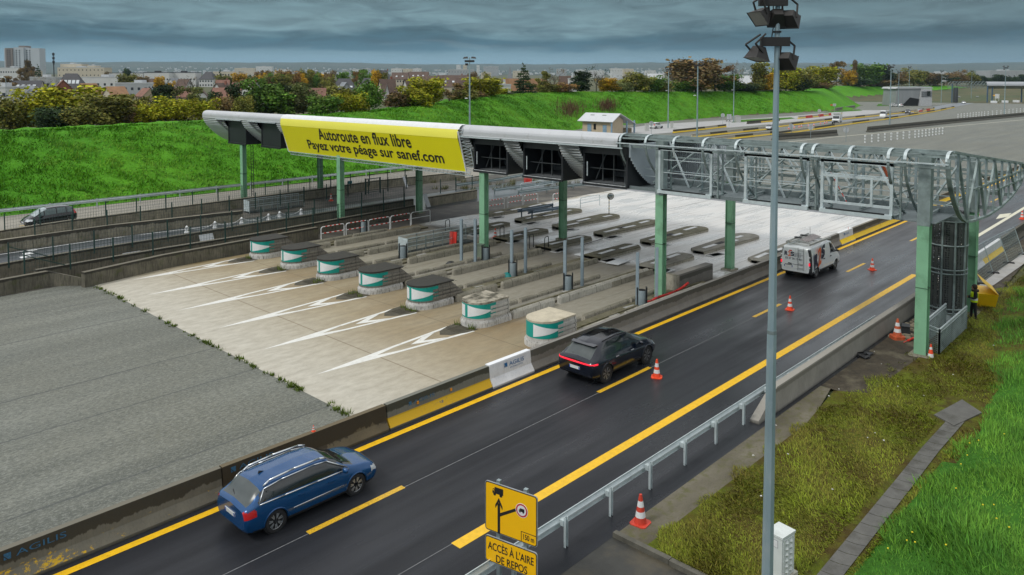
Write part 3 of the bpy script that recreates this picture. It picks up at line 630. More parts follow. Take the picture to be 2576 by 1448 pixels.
# ---- toll islands
def isle_mat(name,a,b_,moss=.5):
 h=custom(name);c=h.mix(h.rng(h.noise(1.1,(.6,1,1),6),.35,.66),a,b_);c=h.mix(h.rng(h.noise(2.6,(1,1,1),6,.65,(2,2,0)),.66-.2*moss,.74-.2*moss,0,.8),c,(.075,.070,.025));c=h.mix(h.rng(h.noise(12,(1,1,1),3,.7),.6,.72,0,.6),c,(.03,.027,.02))
 h.lk(c,h.b.inputs['Base Color']);h.b.inputs['Roughness'].default_value=.82;h.bump(h.noise(13,(1,1,1),4),.4,.02);return h.m
def kerbwall_mat(name,base,dark):
 h=custom(name);nz=h.nd.new('ShaderNodeSeparateXYZ');h.lk(h.nd['Geometry'].outputs['Normal'],nz.inputs[0])
 c=h.mix(h.rng(h.noise(1.3,(.6,1,1),6),.35,.65),tuple(x*.7 for x in base),base);c=h.mix(h.rng(h.noise(6,(2,2,.5),5,.7),.5,.68,0,.8),c,dark);c=h.mix(h.math('MULTIPLY',h.rng(nz.outputs[2],.4,.8),h.rng(h.noise(2.2,(.5,1,1),5),.3,.55,.2,.8)),c,tuple(x*1.15 for x in dark));
 d=h.math('ABSOLUTE',h.math('SUBTRACT',h.math('MODULO',h.x,2.4),1.2));c=h.mix(h.rng(d,.012,.03,.7,0),c,(.04,.036,.025))
 h.lk(c,h.b.inputs['Base Color']);h.b.inputs['Roughness'].default_value=.8;h.bump(h.noise(10,(1,1,1),5),.4,.02);return h.m
isle_top=isle_mat('mossy_island_top',(.17,.155,.10),(.095,.088,.052),.8);isle_flat=isle_mat('grey_island_top',(.25,.24,.20),(.15,.14,.11),.3)
kw_m=kerbwall_mat('island_wall_concrete',(.37,.345,.28),(.105,.10,.065));kw_white=kerbwall_mat('whitewashed_island_wall',(.55,.53,.47),(.19,.18,.14))
plinth_m=kerbwall_mat('worn_white_plinth',(.62,.61,.58),(.07,.065,.05));body_dark=kerbwall_mat('sooty_bumper_concrete',(.23,.215,.185),(.045,.042,.035));body_white=kerbwall_mat('whitewashed_bumper_concrete',(.58,.57,.53),(.27,.255,.22))
cap_black=M('black_bumper_cap',(.030,.029,.025),.75,0,.3,4,bump=.3,bscale=25);cap_old=M('crumbling_bumper_top',(.36,.33,.26),.85,0,.25,3,bump=.9,bscale=9,col2=(.07,.065,.045),c2s=2.2,c2t=.52);cap_pale=M('pale_bumper_top',(.50,.45,.34),.85,0,.15,3,bump=.8,bscale=9,col2=(.15,.13,.07),c2s=1.5,c2t=.66)
def dshape(hw,x0,x1,n=14):
 pts=[(x0+hw-hw*math.sin(math.pi*i/n+0),-hw*math.cos(math.pi*i/n))for i in range(n+1)]
 return[(x1,-hw)][:0]+[(x1,hw)]+pts[::-1]+[(x1,-hw)]
def bumper(yc,k):
 capped=k<5;xs=25.55;L=2.15;hw=.80
 base=(xs,yc,0);st=['half hidden behind the crowd barriers, smallest in view','second smallest in view','black-lidded, in front of the mesh cage','black-lidded, fourth from the dark SUV','black-lidded, next to the two lidless ones','lidless with crumbling grey top, worn white flanks','lidless with pale top, just behind the dark SUV'][k]
 root=thing('toll_island_bumper',f'rounded bumper with teal and white arrow, {st}','bumper',base,0,'island bumpers with teal arrows')
 m=MB();o=dshape(hw+.10,-.10,L+.1);i_=dshape(hw+.02,-.02,L+.1);m.prism(o[::-1],0,.22,o[::-1]);m.prism(o[::-1],.22,.34,i_[::-1]);m.build('plinth',plinth_m,root)
 bm_=body_dark if capped else body_white;m=MB()
 d0=dshape(hw,0,L)[::-1];z=.34;H_=1.16 if not capped else 1.22
 m.prism(d0,.34,H_-.02)
 if capped:m.add([(L,-hw,.34),(L,hw,.34),(L,hw,H_-.02),(L,-hw,H_-.02),(L+1.0,-hw,.34),(L+1.0,hw,.34),(L+.95,hw,.42),(L+.95,-hw,.42)],[(0,4,7,3),(1,2,6,5),(3,7,6,2),(4,5,6,7)])
 m.build('body',bm_,root)
 for zz in(.52,.72,.92):
  x1=L if not capped else L+1.0*(1-(zz-.30)/(H_-.34));f=MB();
  for s in(-1,1):f=MB();f.bx(hw*1.05,x1,s*hw,s*(hw+.05),zz-.06,zz+.07);f.build('fender',bm_,root)
 m=MB();cw=.05 if capped else.02;o=dshape(hw+cw,-cw,L+(.15 if capped else 0))[::-1];m.prism(o,H_-.02,H_+(.05 if capped else.06))
 if capped:m.add([(L+.15,-hw-cw,H_+.05),(L+.15,hw+cw,H_+.05),(L+.62,-hw+.12,H_-.16),(L+.62,hw-.12,H_-.16)],[(0,2,3,1)])
 m.build('cap',(cap_black if capped else(cap_old if k==5 else cap_pale)),root)
 z0,z1=.44,1.12 if not capped else 1.16;r=hw+.012;w_=MB();a_=MB();n=26;aa=[math.pi*(i/n)for i in range(n+1)]
 pt=lambda t,zz,rr:(hw-rr*math.sin(t),-rr*math.cos(t),zz)
 for t0,t1 in zip(aa,aa[1:]):w_.quad(pt(t0,z0,r),pt(t1,z0,r),pt(t1,z1,r),pt(t0,z1,r))
 for s in(-1,1):w_.quad((hw,s*r,z0),(hw+.42,s*r,z0),(hw+.42,s*r,z1),(hw,s*r,z1))
 wr=w_.build('teal_wrap',teal_m,root)
 def strip(u0,u1,lo0,hi0,lo1,hi1,mm):
  def pos(u,zz):
   if u<.42:return(hw+.42-u,-r-.006,zz)
   t=(u-.42)/r
   if t<=math.pi:return pt(t,zz,r+.006)
   return(hw+(t-math.pi)*r,r+.006,zz)
  N_=10
  for i in range(N_):
   f0,f1=i/N_,(i+1)/N_;ua,ub=u0+(u1-u0)*f0,u0+(u1-u0)*f1
   mm.quad(pos(ua,lo0+(lo1-lo0)*f0),pos(ub,lo0+(lo1-lo0)*f1),pos(ub,hi0+(hi1-hi0)*f1),pos(ua,hi0+(hi1-hi0)*f0))
 zc=(z0+z1)/2;am=MB();strip(.26,1.62,zc-.01,zc+.01,z0+.05,z1-.05,am)
 if k!=6:strip(1.80,2.20,z0+.06,z1-.06,z0+.06,z1-.06,am)
 am.build('white_arrow',white_m,wr,fix=False)
 return root
for k,yc in enumerate(AX):bumper(yc,k)
for k,yc in enumerate(AX[:6]):
 m=MB();m.quad((24.15,yc-.42,.007),(24.9,yc-.70,.007),(25.6,yc-.75,.007),(25.6,yc+.75,.007),(24.9,yc+.70,.007),(24.15,yc+.42,.007),(23.8,yc,.007));
 for i in range(7):m.bx(24.55,25.35,yc-.36+i*.11,yc-.31+i*.11,.008,.02)
 tag(m.build('drain_grate',M('grimy_grate',(.07,.062,.042),.8,0,.4,3)),kind='structure')
PORD=['farthest','sixth','fifth','fourth','third','second','nearest']
def log_wall(root,name,x0,x1,y,hw,h_,mat,nose=True,z0=0.0):
 """Low concrete kerb wall with a rounded near end, local to its island."""
 m=MB();pr=[(-hw,z0),(-hw*.92,h_*.75),(-hw*.45,h_),(hw*.45,h_),(hw*.92,h_*.75),(hw,z0)]
 pts=[(x0,y,0),(x1,y,0)];m.sweep(pr,pts)
 if nose:m.lathe([(hw,z0),(hw*.92,h_*.75),(hw*.45,h_)],(x0,y,0),12);m.lathe([(hw,z0),(hw*.92,h_*.75),(hw*.45,h_)],(x1,y,0),12)
 return m.build(name,mat,root)
for k,yc in enumerate(AX):
 r2=random.Random(k+3);root=thing('toll_island',f'toll island with low broken kerb walls behind the {PORD[k]} teal-arrow bumper from the highway','traffic island',(27.7,yc,0),0,'toll islands')
 wm_=kw_white if k>=5 else kw_m;xe=13.0
 m=MB();m.bx(.1,xe,-.55,.50,-.02,.13);m.build('slab',isle_top if k%2==0 else isle_flat,root)
 y1=-.78;y2=.72
 for a,b in((.45,3.4),(3.95+r2.random()*.3,11.0+r2.random()*1.5)):log_wall(root,'kerb_wall',a,b,y1,.15,.42,wm_)
 for a,b in((.1 if k<6 else 1.0,2.2),(2.5,6.4),(6.6,9.4+r2.random())):log_wall(root,'kerb_wall',a,b,y2,.12,.30,kw_m,nose=False)
 m=MB();m.bx(.3,xe-.5,-.12,.02,.13,.19);m.build('cable_channel',isle_top,root)
 if k in(5,4):
  m=MB();m.bx(8.6,12.9,-.95,-.75,0,.30);m.build('kerb_wall',kw_m,root)
 for i in range(3):
  a=3.0+i*2.6+r2.random();m=MB();m.box((a,.05+r2.uniform(-.2,.2),.145),(.5+r2.random()*.5,.35,.02),r2.uniform(-.15,.15));m.build('cover_plate',M('grey_cover_plate',(.30,.30,.28),.6,0,.2),root)
for k,yc in enumerate(AX):
 r2=random.Random(k+30)
 for j,(xa,xb,nm)in enumerate(((41.2,46.4,'short'),(47.6,55.9,'long'))):
  if(k==0 and j==0)or(k==6 and j==0):continue
  root=thing('flat_island',f"{nm} flat kerbed island with pale plates, in line with the {PORD[k]} bumper from the highway",'traffic island',(xa,yc,0),0,'flat islands under the canopy');L=xb-xa
  hw=.95;r_=.95;pl=[(0,-hw*.55),(L-r_,-hw)]+[(L-r_+r_*math.sin(t),-hw*math.cos(t))for t in np.linspace(.2,math.pi-.2,8)]+[(L-r_,hw),(.5,hw*.8),(0,hw*.3)]
  if j==0:pl=[(0,-.75),(L-.5,-.75),(L,-.3),(L,.4),(L-.3,.75),(0,.75)]
  m=MB();m.prism(pl,-.02,.20);m.build('slab',isle_flat if(k>4)else isle_top,root);m=MB();q=[(x*.985+.04,y*1.02)for x,y in pl];m.prism([(x,y*1.03)for x,y in pl],-.02,.16);m.build('kerb',kw_m,root)
  for i in range(2+j):
   a=.9+i*L/(2.4+j)+r2.random()*.5;m=MB();m.box((a+.6,r2.uniform(-.35,.35),.215),(1.0+r2.random()*.9,.30,.02),r2.uniform(-.06,.06));m.build('cover_plate',M('white_cover_plate',(.62,.63,.63),.4,0,.08),root)
  m=MB();m.box((L*.42,.1,.203),(1.1,.4,.012));m.build('open_pit',dark_m,root)
  for i in range(2):m=MB();m.box((.35+.2*i,-hw-.3+r2.random()*.2,.02),(1.3,.55,.04),r2.uniform(-.2,.2));m.build('loose_slab',M('pale_loose_slab',(.45,.46,.45),.4,0,.15),root)
for k,(px_,py_,l_,w_,lab)in enumerate([(1490,610,3.0,.06,'thin dark steel bar lying on the wet concrete between two short islands'),(1592,690,2.2,.06,'thin dark bar across the lane between the two nearest islands'),(1555,660,1.6,.9,'pale sheet lying flat on the second island from the highway'),(1470,640,1.4,.8,'pale sheet lying flat on the third island from the highway')]):
 p=P(px_,py_,.05);m=MB();m.box((0,0,0),(l_,w_,.03),.1);o=m.build('steel_bar' if w_<.1 else 'loose_sheet',M('dark_bar',(.05,.05,.05),.6)if w_<.1 else M('pale_sheet',(.55,.57,.58),.35,0,.1));o.location=p+Vector((0,0,.02));tag(o,lab,'metal bar' if w_<.1 else 'sheet')
pst=None;PG='tall grey posts on the toll islands'
for k,(x,y,lean,who)in enumerate([(34.35,37.0,0,'left one of the pair beside the third green column'),(34.95,36.3,0,'right one of the pair beside the third green column'),(33.84,31.95,0,'left one of the pair behind the teal bag'),(34.98,31.85,0,'right one of the pair behind the teal bag'),(33.65,27.6,0,'left one of the pair on the second island from the highway'),(34.98,27.4,0,'right one of the pair on the second island from the highway'),(33.9,22.85,0,'upright one on the nearest island, beside the fourth green column'),(35.6,22.75,.045,'leaning one in front of the fourth green column')]):
 lab=f'tall grey steel post, {who}'
 if pst is None:
  pst=thing('steel_post',lab,'post',(x,y,0),0,PG);m=MB();m.bx(-.11,-.095,-.08,.08,0,2.95);m.bx(.095,.11,-.08,.08,0,2.95);m.bx(-.095,.095,-.012,.012,0,2.95);m.build('beam',M('blue_grey_steel',(.27,.34,.38),.5,.1,.1),pst);m=MB();m.bx(-.18,.18,-.15,.15,0,.03);m.build('foot_plate',galv_dull,pst);o=pst
 else:o=dup(pst,(x,y,0),label=lab)
 o.rotation_euler=(0,lean,.5)
bn=None
for k,(px_,py_,who)in enumerate([(915,588,'behind the second red-striped barrier'),(1014,655,'in front of the mesh cage'),(1222,659,'at the foot of the third green column'),(1290,700,'left of the pair of grey posts by the teal bag'),(1429,736,'in front of the grey posts on the second island'),(1614,775,'on the nearest island beside the red hose')]):
 lab=f'grey drum litter bin, {who}';p=P(px_,py_)
 if bn is None:
  bn=thing('litter_bin',lab,'bin',p,.75,'litter bins on the islands');m=MB();m.lathe([(.22,.10),(.22,.92),(.20,.95)],n=14);m.build('drum',M('bin_grey',(.19,.235,.25),.5,.1,.1),bn,smooth=True,sharp=40)
  for s in(-1,1):m=MB();m.bx(-.12,.12,s*.25-.03,s*.25+.03,0,1.12);m.build('upright',black_m,bn)
  m=MB();m.lathe([(.20,.955),(.20,.97)],n=12);m.build('opening',dark_m,bn)
 else:dup(bn,p,.75,lab)
wb=thing('wheelie_bin','pale green wheeled bin beside the third green column','bin',P(1206,656),.4);m=MB();m.box((0,0,.58),(.48,.52,.9));m.build('body',M('pale_green_plastic',(.22,.27,.20),.5),wb);m=MB();m.box((.02,0,1.06),(.56,.58,.07));m.build('lid',M('dull_green_plastic',(.13,.17,.13),.5),wb)
for s in(-1,1):m=MB();m.tube((-.22,s*.25,.1),(-.22,s*.29,.1),.1,n=10);m.build('wheel',rubber,wb)
def crowd_barrier(label,p,rz,mats,L=2.05,H_=1.05,sub=.35,group='red and white hoop barriers'):
 root=thing('hoop_barrier',label,'barrier',p,rz,group);m=MB();r=.035;c=.16
 m.tube((0,0,0),(0,0,H_-c),r,n=7);m.tube((L,0,0),(L,0,H_-c),r,n=7)
 for x0,s in((c,-1),(L-c,1)):
  pts=[(x0+s*c*math.cos(t),0,H_-c+c*math.sin(t))for t in np.linspace(0,math.pi/2,5)];m.path(pts,r,7)
 m.build('hoop',mats[0],root)
 for nm,zz,a,b in(('top_rail',H_,c,L-c),('middle_rail',H_-.5,0,L)):
  m=MB();n=9
  for i in range(n):m.mat(i%2);m.tube((a+(b-a)*i/n,0,zz),(a+(b-a)*(i+1)/n,0,zz),r,n=7,caps=False)
  m.build(nm,[mats[0],mats[1]],root)
 return root
cb0=None
for k,(px_,py_,rw,who)in enumerate([(808,607,1,'nearest of the row before the second green column'),(871,597,1,'with a litter bin behind it'),(928,587,1,'third along the row behind the islands'),(983,577,1,'fourth along the row behind the islands'),(1035,567,0,'all white, last of the row by the rear column'),(1229,534,1,'far one right behind the third green column'),(1277,525,1,'far one in the middle beyond the third column'),(1317,521,1,'far one before the red notice'),(1391,516,1,'far one half hidden by a green rear column')]):
 lab=f'{"red and white striped" if rw else "plain white"} hoop barrier, {who}';p=P(px_,py_)
 if cb0 is None:cb0=crowd_barrier(lab,p,0,(white_m,red_m))
 elif not rw:crowd_barrier(lab,p,0,(white_m,white_m))
 else:dup(cb0,p,0,lab)
gr_=galv_light
for k,(px_,py_,who)in enumerate([(1310,487,'left of the red notice'),(1346,481,'right of the red notice'),(1460,527,'on the flat island with the guardrails')]):crowd_barrier(f'plain grey hoop railing {who}',P(px_,py_),0,(gr_,gr_),L=3.0,group='grey hoop railings')
hp=None
for k,(px_,py_,who)in enumerate([(1337,614,'left one on the third island'),(1375,620,'right one on the third island'),(1263,593,'beside the small cone on the fourth island'),(1126,575,'behind the wet patch on the fifth island')]):
 lab=f'small dark hoop on a kerb wall, {who}';p=P(px_,py_,.3)
 if hp is None:
  hp=thing('small_hoop',lab,'hoop',p,.2,'small dark hoops');m=MB();m.path([(-.28,0,-.3),(-.28,0,.55),(-.2,0,.68),(.2,0,.68),(.28,0,.55),(.28,0,-.3)],.03,7);m.build('hoop',black_m,hp)
 else:dup(hp,p,label=lab)
m=MB();m.bx(-.45,.45,-.02,.02,0,.55);nb=m.build('notice',red_m);nb.location=P(1328,474)+Vector((0,0,.6));nb.rotation_euler=(0,0,-.7);tag(nb,'small red notice with white border hung on the grey hoop railings','notice')
m=MB();m.bx(-.36,.36,-.025,-.021,.07,.48);m.build('border',M('notice_white',(.6,.3,.28),.5),nb);m=MB();m.bx(-.32,.32,-.03,-.026,.1,.45);m.build('face',red_m,nb)
def cage(label,p,L,W_,H_=1.15):
 root=thing('mesh_cage',label,'cage',p,0,'mesh cages over the stair shafts');n=int(L/1.3)
 for i in range(n+1):
  for s in(0,1):
   m=MB();x=i*L/n;m.bx(x-.025,x+.025,s*W_-.025,s*W_+.025,0,H_);m.build('post',galv,root)
 for s in(0,1):
  m=MB();y=s*W_
  for i in range(int(L/.12)):m.bar((i*.12,y,.05),(i*.12,y,H_),.012)
  for i in range(10):m.bar((0,y,.05+i*.11),(L,y,.05+i*.11),.012)
  m.build('mesh_panel',galv_dull,root,fix=False);m=MB();m.bar((0,y,H_),(L,y,H_),.05);m.bar((0,y,.6),(L,y,.6),.04);m.build('rail',galv_light,root)
 m=MB();m.bx(-.03,.0,0,W_,.15,H_);[m.bx(-.05,-.03,0,W_,.2+i*.1,.24+i*.1)for i in range(9)];m.build('louvre_end',galv_light,root)
 m=MB();m.bx(0,L,.05,W_-.05,.02,.05);m.build('shaft',dark_m,root);return root
cage('long mesh cage with pale louvred end on the fourth island',P(1018,643)+Vector((0,-.35,.05)),6.4,1.0)
cage('dark mesh cage beside the wet median lane wall',P(628,538),5.6,1.0)
m=MB();m.box((0,0,.55),(.10,.55,1.1));rp=m.build('red_board',red_m);rp.location=P(1139,622);rp.rotation_euler=(0,.12,.3);tag(rp,'upright red panel leaning at the far end of the mesh cage','panel')
p=P(1532,541,.2);mr_=thing('traffic_mirror','round traffic mirror on a black and yellow twisted pole at a flat island','mirror',p);m=MB()
for i in range(9):m.mat(i%2);m.tube((0,0,i*.17),(0,0,(i+1)*.17),.035,n=7,caps=False)
m.build('pole',[black_m,M('dull_yellow',(.5,.38,.05),.5)],mr_)
m=MB();m.lathe([(.30,-.04),(.31,0),(.30,.02)],n=18);f_=m.build('rim',M('mirror_rim',(.20,.19,.12),.5),mr_);f_.location=(.22,0,1.62);f_.rotation_euler=(R(90),0,-.75)
m=MB();m.lathe([(.27,.022),(.2,.05),(.1,.065),(.02,.07)],n=18);g_=m.build('mirror_glass',M('mirror_glass',(.55,.57,.58),.06,1.0,.02),mr_,smooth=True);g_.location=(.22,0,1.62);g_.rotation_euler=(R(90),0,-.75)
for k,(a,b,lab)in enumerate([((1302,552),(1392,536),'upper blue-grey guardrail piece standing on a flat island'),((1328,556),(1412,543),'lower blue-grey guardrail piece standing on a flat island')]):
 p,q=P(*a),P(*b);guardrail(lab,[(p.x,p.y,.18),(q.x,q.y,.18)],-1,4.0,'guardrail pieces on the flat island',zc=.55,start=.3,mat=M('blue_grey_rail',(.16,.21,.26),.45,.3,.15))
for k,(a,b,c,lab)in enumerate([((1150,476),(1247,463),(1320,449),'weedy guardrail strip nearest the walls'),((1247,489),(1344,476),(1480,452),'weedy guardrail strip in the middle'),((1307,494),(1420,480),(1512,468),'weedy guardrail strip along the wet concrete')]):
 p,q,r=P(*a),P(*b),P(*c);guardrail(lab+' beyond the third green column',[(p.x,p.y,0),(q.x,q.y,0),(r.x,r.y,0)],1,4.0,'weedy guardrail strips',zc=.45,mat=galv)
bw=thing('block_wall','thick low concrete block beside the fourth green column','block',(38.0,23.2,0),-.02);m=MB();m.bx(0,4.0,-.25,.25,0,.95);m.build('slab',bar_grey,bw);m=MB();m.bx(-.25,0,-.45,.45,0,1.0);m.build('end_post',kw_m,bw)
hs=MB();pts=[P(1622,762,.15),P(1640,757,.15),P(1655,748,.25),P(1680,741,.3),P(1700,733,.3),P(1718,723,.5),P(1732,712,.7)];hs.path(pts,.07,8);o=hs.build('red_hose',M('red_hose',(.52,.02,.015),.4),smooth=True);tag(seat(o,pts[0]),'thick red hose running along the grey barrier','hose')
m=MB();m.lathe([(.28,0),(.34,.12),(.22,.3),(.05,.36)],n=9);o=m.build('teal_bag',M('teal_bag',(.0,.17,.16),.5));o.location=P(1277,700);tag(o,'small teal rubbish bag on the third island','bag')
m=MB();m.lathe([(.3,0),(.36,.1),(.2,.26),(.05,.3)],n=8);o=m.build('black_bag',black_m);o.location=P(1134,669);tag(o,'small black bag on the kerb wall below the third column','bag')
# ---- the toll canopy: clad hull on the far side, bare steel on the near side
HULL=[(36.35,9.02),(36.05,8.99),(35.86,8.90),(35.76,8.76),(35.72,8.60),(35.73,8.35),(35.88,7.95),(36.13,7.55),(36.45,7.20),(36.85,6.80),(37.35,6.40),(37.95,6.02),(38.7,5.76),(39.7,5.62),(41.0,5.55),(43.0,5.48),(45.8,5.58),(48.3,5.86),(50.4,6.30),(51.2,6.72),(51.3,7.05),(50.8,7.42),(43.9,8.17),(38.85,8.72)]
def resample(poly,step):
 pts=[np.array(p,float)for p in poly];outp=[]
 for a,b in zip(pts[:-1],pts[1:]):
  n=max(1,int(round(np.linalg.norm(b-a)/step)))
  for i in range(n):outp.append(a+(b-a)*i/n)
 outp.append(pts[-1]);return outp
clad_m=M('corrugated_aluminium',(.47,.49,.49),.42,.35,.06,1.5);clad_top=M('pale_roof_sheet',(.52,.535,.55),.42,.2,.06,.6,col2=(.36,.36,.34),c2s=2,c2t=.68)
panel_m=M('pale_partition_sheet',(.42,.47,.50),.5,.1,.08,1)
box_m=M('black_signal_box',(.016,.018,.021),.45,0,.2,1.5);box_sill=M('worn_sill',(.45,.47,.48),.5,0,.4,5)
can=thing('toll_canopy','huge hull-shaped toll canopy on green columns, half clad, half bare steel','canopy',(36.3,40,0))
CB=Vector(can.location);YL,YM,YR=77.4,25.5,8.7
BOXES=[(72.9,69.3),(66.4,62.9),(37.75,34.55),(33.2,29.9),(28.35,25.15)];FR=[(23.1,19.84),(18.05,14.75),(14.2,11.0)]
def loc(x,y,z):return(x-CB.x,y-CB.y,z)
prof=resample([p for p in HULL[5:20]],.025);cor=[];s_=0.0;prev=None
for i,p in enumerate(prof):
 if prev is not None:s_+=np.linalg.norm(p-prev)
 q=prof[min(i+1,len(prof)-1)]-prof[max(i-1,0)];n_=np.array([-q[1],q[0]]);n_/=np.linalg.norm(n_)+1e-9
 cor.append(p-n_*.045*math.sin(2*math.pi*s_/.20));prev=p
m=MB();top_m=MB()
def strip(mb,pr,y0,y1):
 vs=[loc(x,y0,z)for x,z in pr]+[loc(x,y1,z)for x,z in pr];n=len(pr);mb.add(vs,[(i,i+1,n+i+1,n+i)for i in range(n-1)])
cuts=sorted([YM,YL]+[y for b in BOXES for y in b if YM<y<YL]);low=[p for p in cor if p[1]>8.24 and p[0]<40];
for y0,y1 in zip(cuts[:-1],cuts[1:]):
 inbox=any(b[1]-.01<=y0 and y1<=b[0]+.01 for b in BOXES)
 if not inbox:strip(m,cor,y0,y1)
 else:
  strip(m,low,y0,y1);strip(m,[p for p in cor if p[0]>40.0],y0,y1)
m.build('hull_cladding',clad_m,can,smooth=True,fix=False)
nose=resample(HULL[:6],.05);strip(top_m,nose,YM,YL);strip(top_m,[HULL[19],HULL[20],HULL[21],HULL[22],HULL[23],HULL[0]],YM,YL)
top_m.build('roof_sheet',clad_top,can,smooth=True,fix=False)
m=MB();n=len(HULL);m.add([loc(x,YL,z)for x,z in HULL],[tuple(range(n))]);m.build('end_cladding',clad_m,can)
for k,(y0,y1)in enumerate(BOXES):
 m=MB();w_=1.45;N_=16
 for i in range(N_):
  ya=y0+w_*(1-i/N_);yb=ya-w_/N_*.55;zt=8.22;zb=8.22-(8.22-6.55)*((i+.5)/N_)**.85
  xa=35.66+(8.2-8.2);xb=float(np.interp(-zb,[-8.3,-7.95,-7.55,-7.2,-6.8,-6.4],[35.66,35.8,36.05,36.36,36.74,37.2]))
  m.add([loc(35.70,ya,zt),loc(35.64,yb,zt),loc(xb-.06,yb,zb),loc(xb,ya,zb)],[(0,1,2,3)])
 m.build('ribbed_reveal',clad_m,can,fix=False)
 m=MB();m.bx(35.62-CB.x,35.72-CB.x,y1-CB.y,y0+1.5-CB.y,8.20,8.26);m.build('lintel_trim',galv_light,can)
 closed=k<2;X0,X1,zb,zt=36.22,39.6,5.90,8.30;yy0,yy1=y1-CB.y,y0-CB.y;xa,xb=X0-CB.x,X1-CB.x
 m=MB();t=.12
 m.bx(xa,xb,yy0,yy0+t,zb,zt);m.bx(xa,xb,yy1-t,yy1,zb,zt);m.bx(xa,xb,yy0+t,yy1-t,zb,zb+t);m.bx(xa+.3,xb,yy0+t,yy1-t,zt-t,zt);m.bx(xb-.1,xb,yy0+t,yy1-t,zb+t,zt-t)
 m.bx(xa-.05,xa,yy0,yy1,zb-.05,zb+.12);m.bx(xa+.02,xa+.08,yy0+t,yy1-t,zt-.55,zt-t)
 bo=m.build('signal_box',box_m,can)
 if closed:m=MB();m.bx(xa+.05,xa+.09,yy0+t,yy1-t,zb+t,zt-.5);m.build('front_panel',box_m,bo)
 else:
  m=MB();m.bx(xa-.06,xa-.045,yy0+.1,yy1-.1,zb+.085,zb+.125);m.build('sill',box_sill,bo)
  m=MB();f=.5;
  for i in range(1,4):yv=yy0+(yy1-yy0)*i/4;m.bx(xa+.9,xa+.96,yv-.04,yv+.04,zb+t,zt-t)
  m.bar((xa+.9,yy0+.3,zb+.2),(xa+.9,yy0+1.3,zt-.3),.06);m.bar((xa+.9,yy1-.3,zb+.2),(xa+.9,yy1-1.2,zt-.3),.06);m.bx(xa+.6,xa+.66,yy0+t,yy1-t,zb+.9,zb+.95)
  m.build('inner_frame',M('dim_inner_steel',(.05,.058,.06),.6),bo);m=MB();m.bx(xa+.3,xb-.2,yy0+t,yy1-t,zb+t,zb+t+.01);m.bx(xb-.5,xb-.45,yy0+t,yy1-t,zb+.2,zb+.5);m.build('box_floor',M('dusty_floor',(.11,.12,.125),.8,0,.4,14),bo)
  m=MB();m.bar((xa-.02,yy1-.35,zb+.5),(xa-.02,yy1-.35,zb+1.35),.05);m.build('door_bar',galv_light,bo)
cm={}
def column(x,y,front,ztop,zg):
 key=(front,ztop,zg);
 m=MB();a,b,t=.21,.24,.035
 if front:m.bx(-a,-a+t,-b,b,0,ztop);m.bx(a-t,a,-b,b,0,ztop);m.bx(-a+t,a-t,-.14,-.10,0,ztop);m.bx(-a+t,a-t,.10,.14,0,ztop)
 else:m.bx(-a,a,-b,-b+t,0,ztop);m.bx(-a,a,b-t,b,0,ztop);m.bx(-.10,-.06,-b+t,b-t,0,ztop)
 o=m.build('column',green_col,can);o.location=(x-CB.x,y-CB.y,0)
 m=MB();m.box((0,0,.05),(.8,.8,.1));m.build('foot',kw_m,o)
 m=MB();m.bx(-a-.004,a+.004,-b-.004,b+.004,3.0,3.04);m.build('splice',M('column_splice',(.05,.12,.07),.6),o)
 if zg<9:m=MB();m.bx(-a-.012,a+.012,-b-.012,b+.012,zg,ztop+.0);m.build('galvanised_head',galv_dull,o)
 return o
for y in(70.35,53.9,37.0):column(36.45,y,True,6.0,99);column(44.85,y-.3*(y>60),False,5.7,99)
for y in(23.05,9.75):column(36.45,y,True,8.75,5.75)
column(44.85,23.25,False,7.9,5.65);column(44.85,9.75,False,7.9,5.3)
lad=MB()
for s in(-.22,.22):lad.bar(loc(36.95,69.55+s,.8),loc(36.95,69.55+s,5.8),.04)
for i in range(17):lad.bar(loc(36.95,69.33,1+i*.29),loc(36.95,69.77,1+i*.29),.03)
lad.build('access_ladder',black_m,can)
# ---- bare steel half
def hull_x(z,side):
 f=HULL[4:16]if side<0 else HULL[15:21];f=sorted(f,key=lambda p:p[1]);return float(np.interp(z,[p[1]for p in f],[p[0]for p in f]))
def top_z(x):return float(np.interp(x,[36.2,38.85,43.9,50.8],[8.98,8.70,8.17,7.42]))
def bot_z(x):f=HULL[9:19];return float(np.interp(x,[p[0]for p in f],[p[1]for p in f]))
ribs=[(PX(px_,y_,35.85).y,full)for px_,y_,full in((1563,345,1),(1627,350,1),(1697,355,0),(1771,360,1),(1853,365,1),(2018,375,1),(2047,378,1),(2139,385,0),(2237,390,1),(2279,392,1),(2385,395,1))]
for y,full in ribs:
 m=MB();pts=HULL[0:16]if full else HULL[0:7];pts=[np.array(p)for p in resample(pts,.25)];w_=.11
 for a,b in zip(pts[:-1],pts[1:]):m.bar(loc(a[0],y,a[1]),loc(b[0],y,b[1]),w_,.05)
 m.build('curved_rib',galv_dull if full else galv_light,can)
 m=MB()
 for a,b in zip(HULL[0:4],HULL[1:5]):m.bar(loc(a[0]-.03,y,a[1]+.03),loc(b[0]-.03,y,b[1]+.03),.13,.02)
 m.build('rib_cap',galv_light,can)
m=MB();pr=resample(HULL[3:23]+[HULL[23],HULL[0]],.3)
for a,b in zip(pr[:-1],pr[1:]):m.bar(loc(a[0],YR,a[1]),loc(b[0],YR,b[1]),.12,.10)
m.build('end_outline',galv_dull,can)
m=MB();xs_=[37.2,38.9,40.6,42.3,44.0,45.7,47.4,49.0,50.3]
for i,x in enumerate(xs_):
 m=MB();m.bar(loc(x,YR,bot_z(x)),loc(x,YR,top_z(x)),.10,.08);m.build('end_post',galv,can)
m=MB()
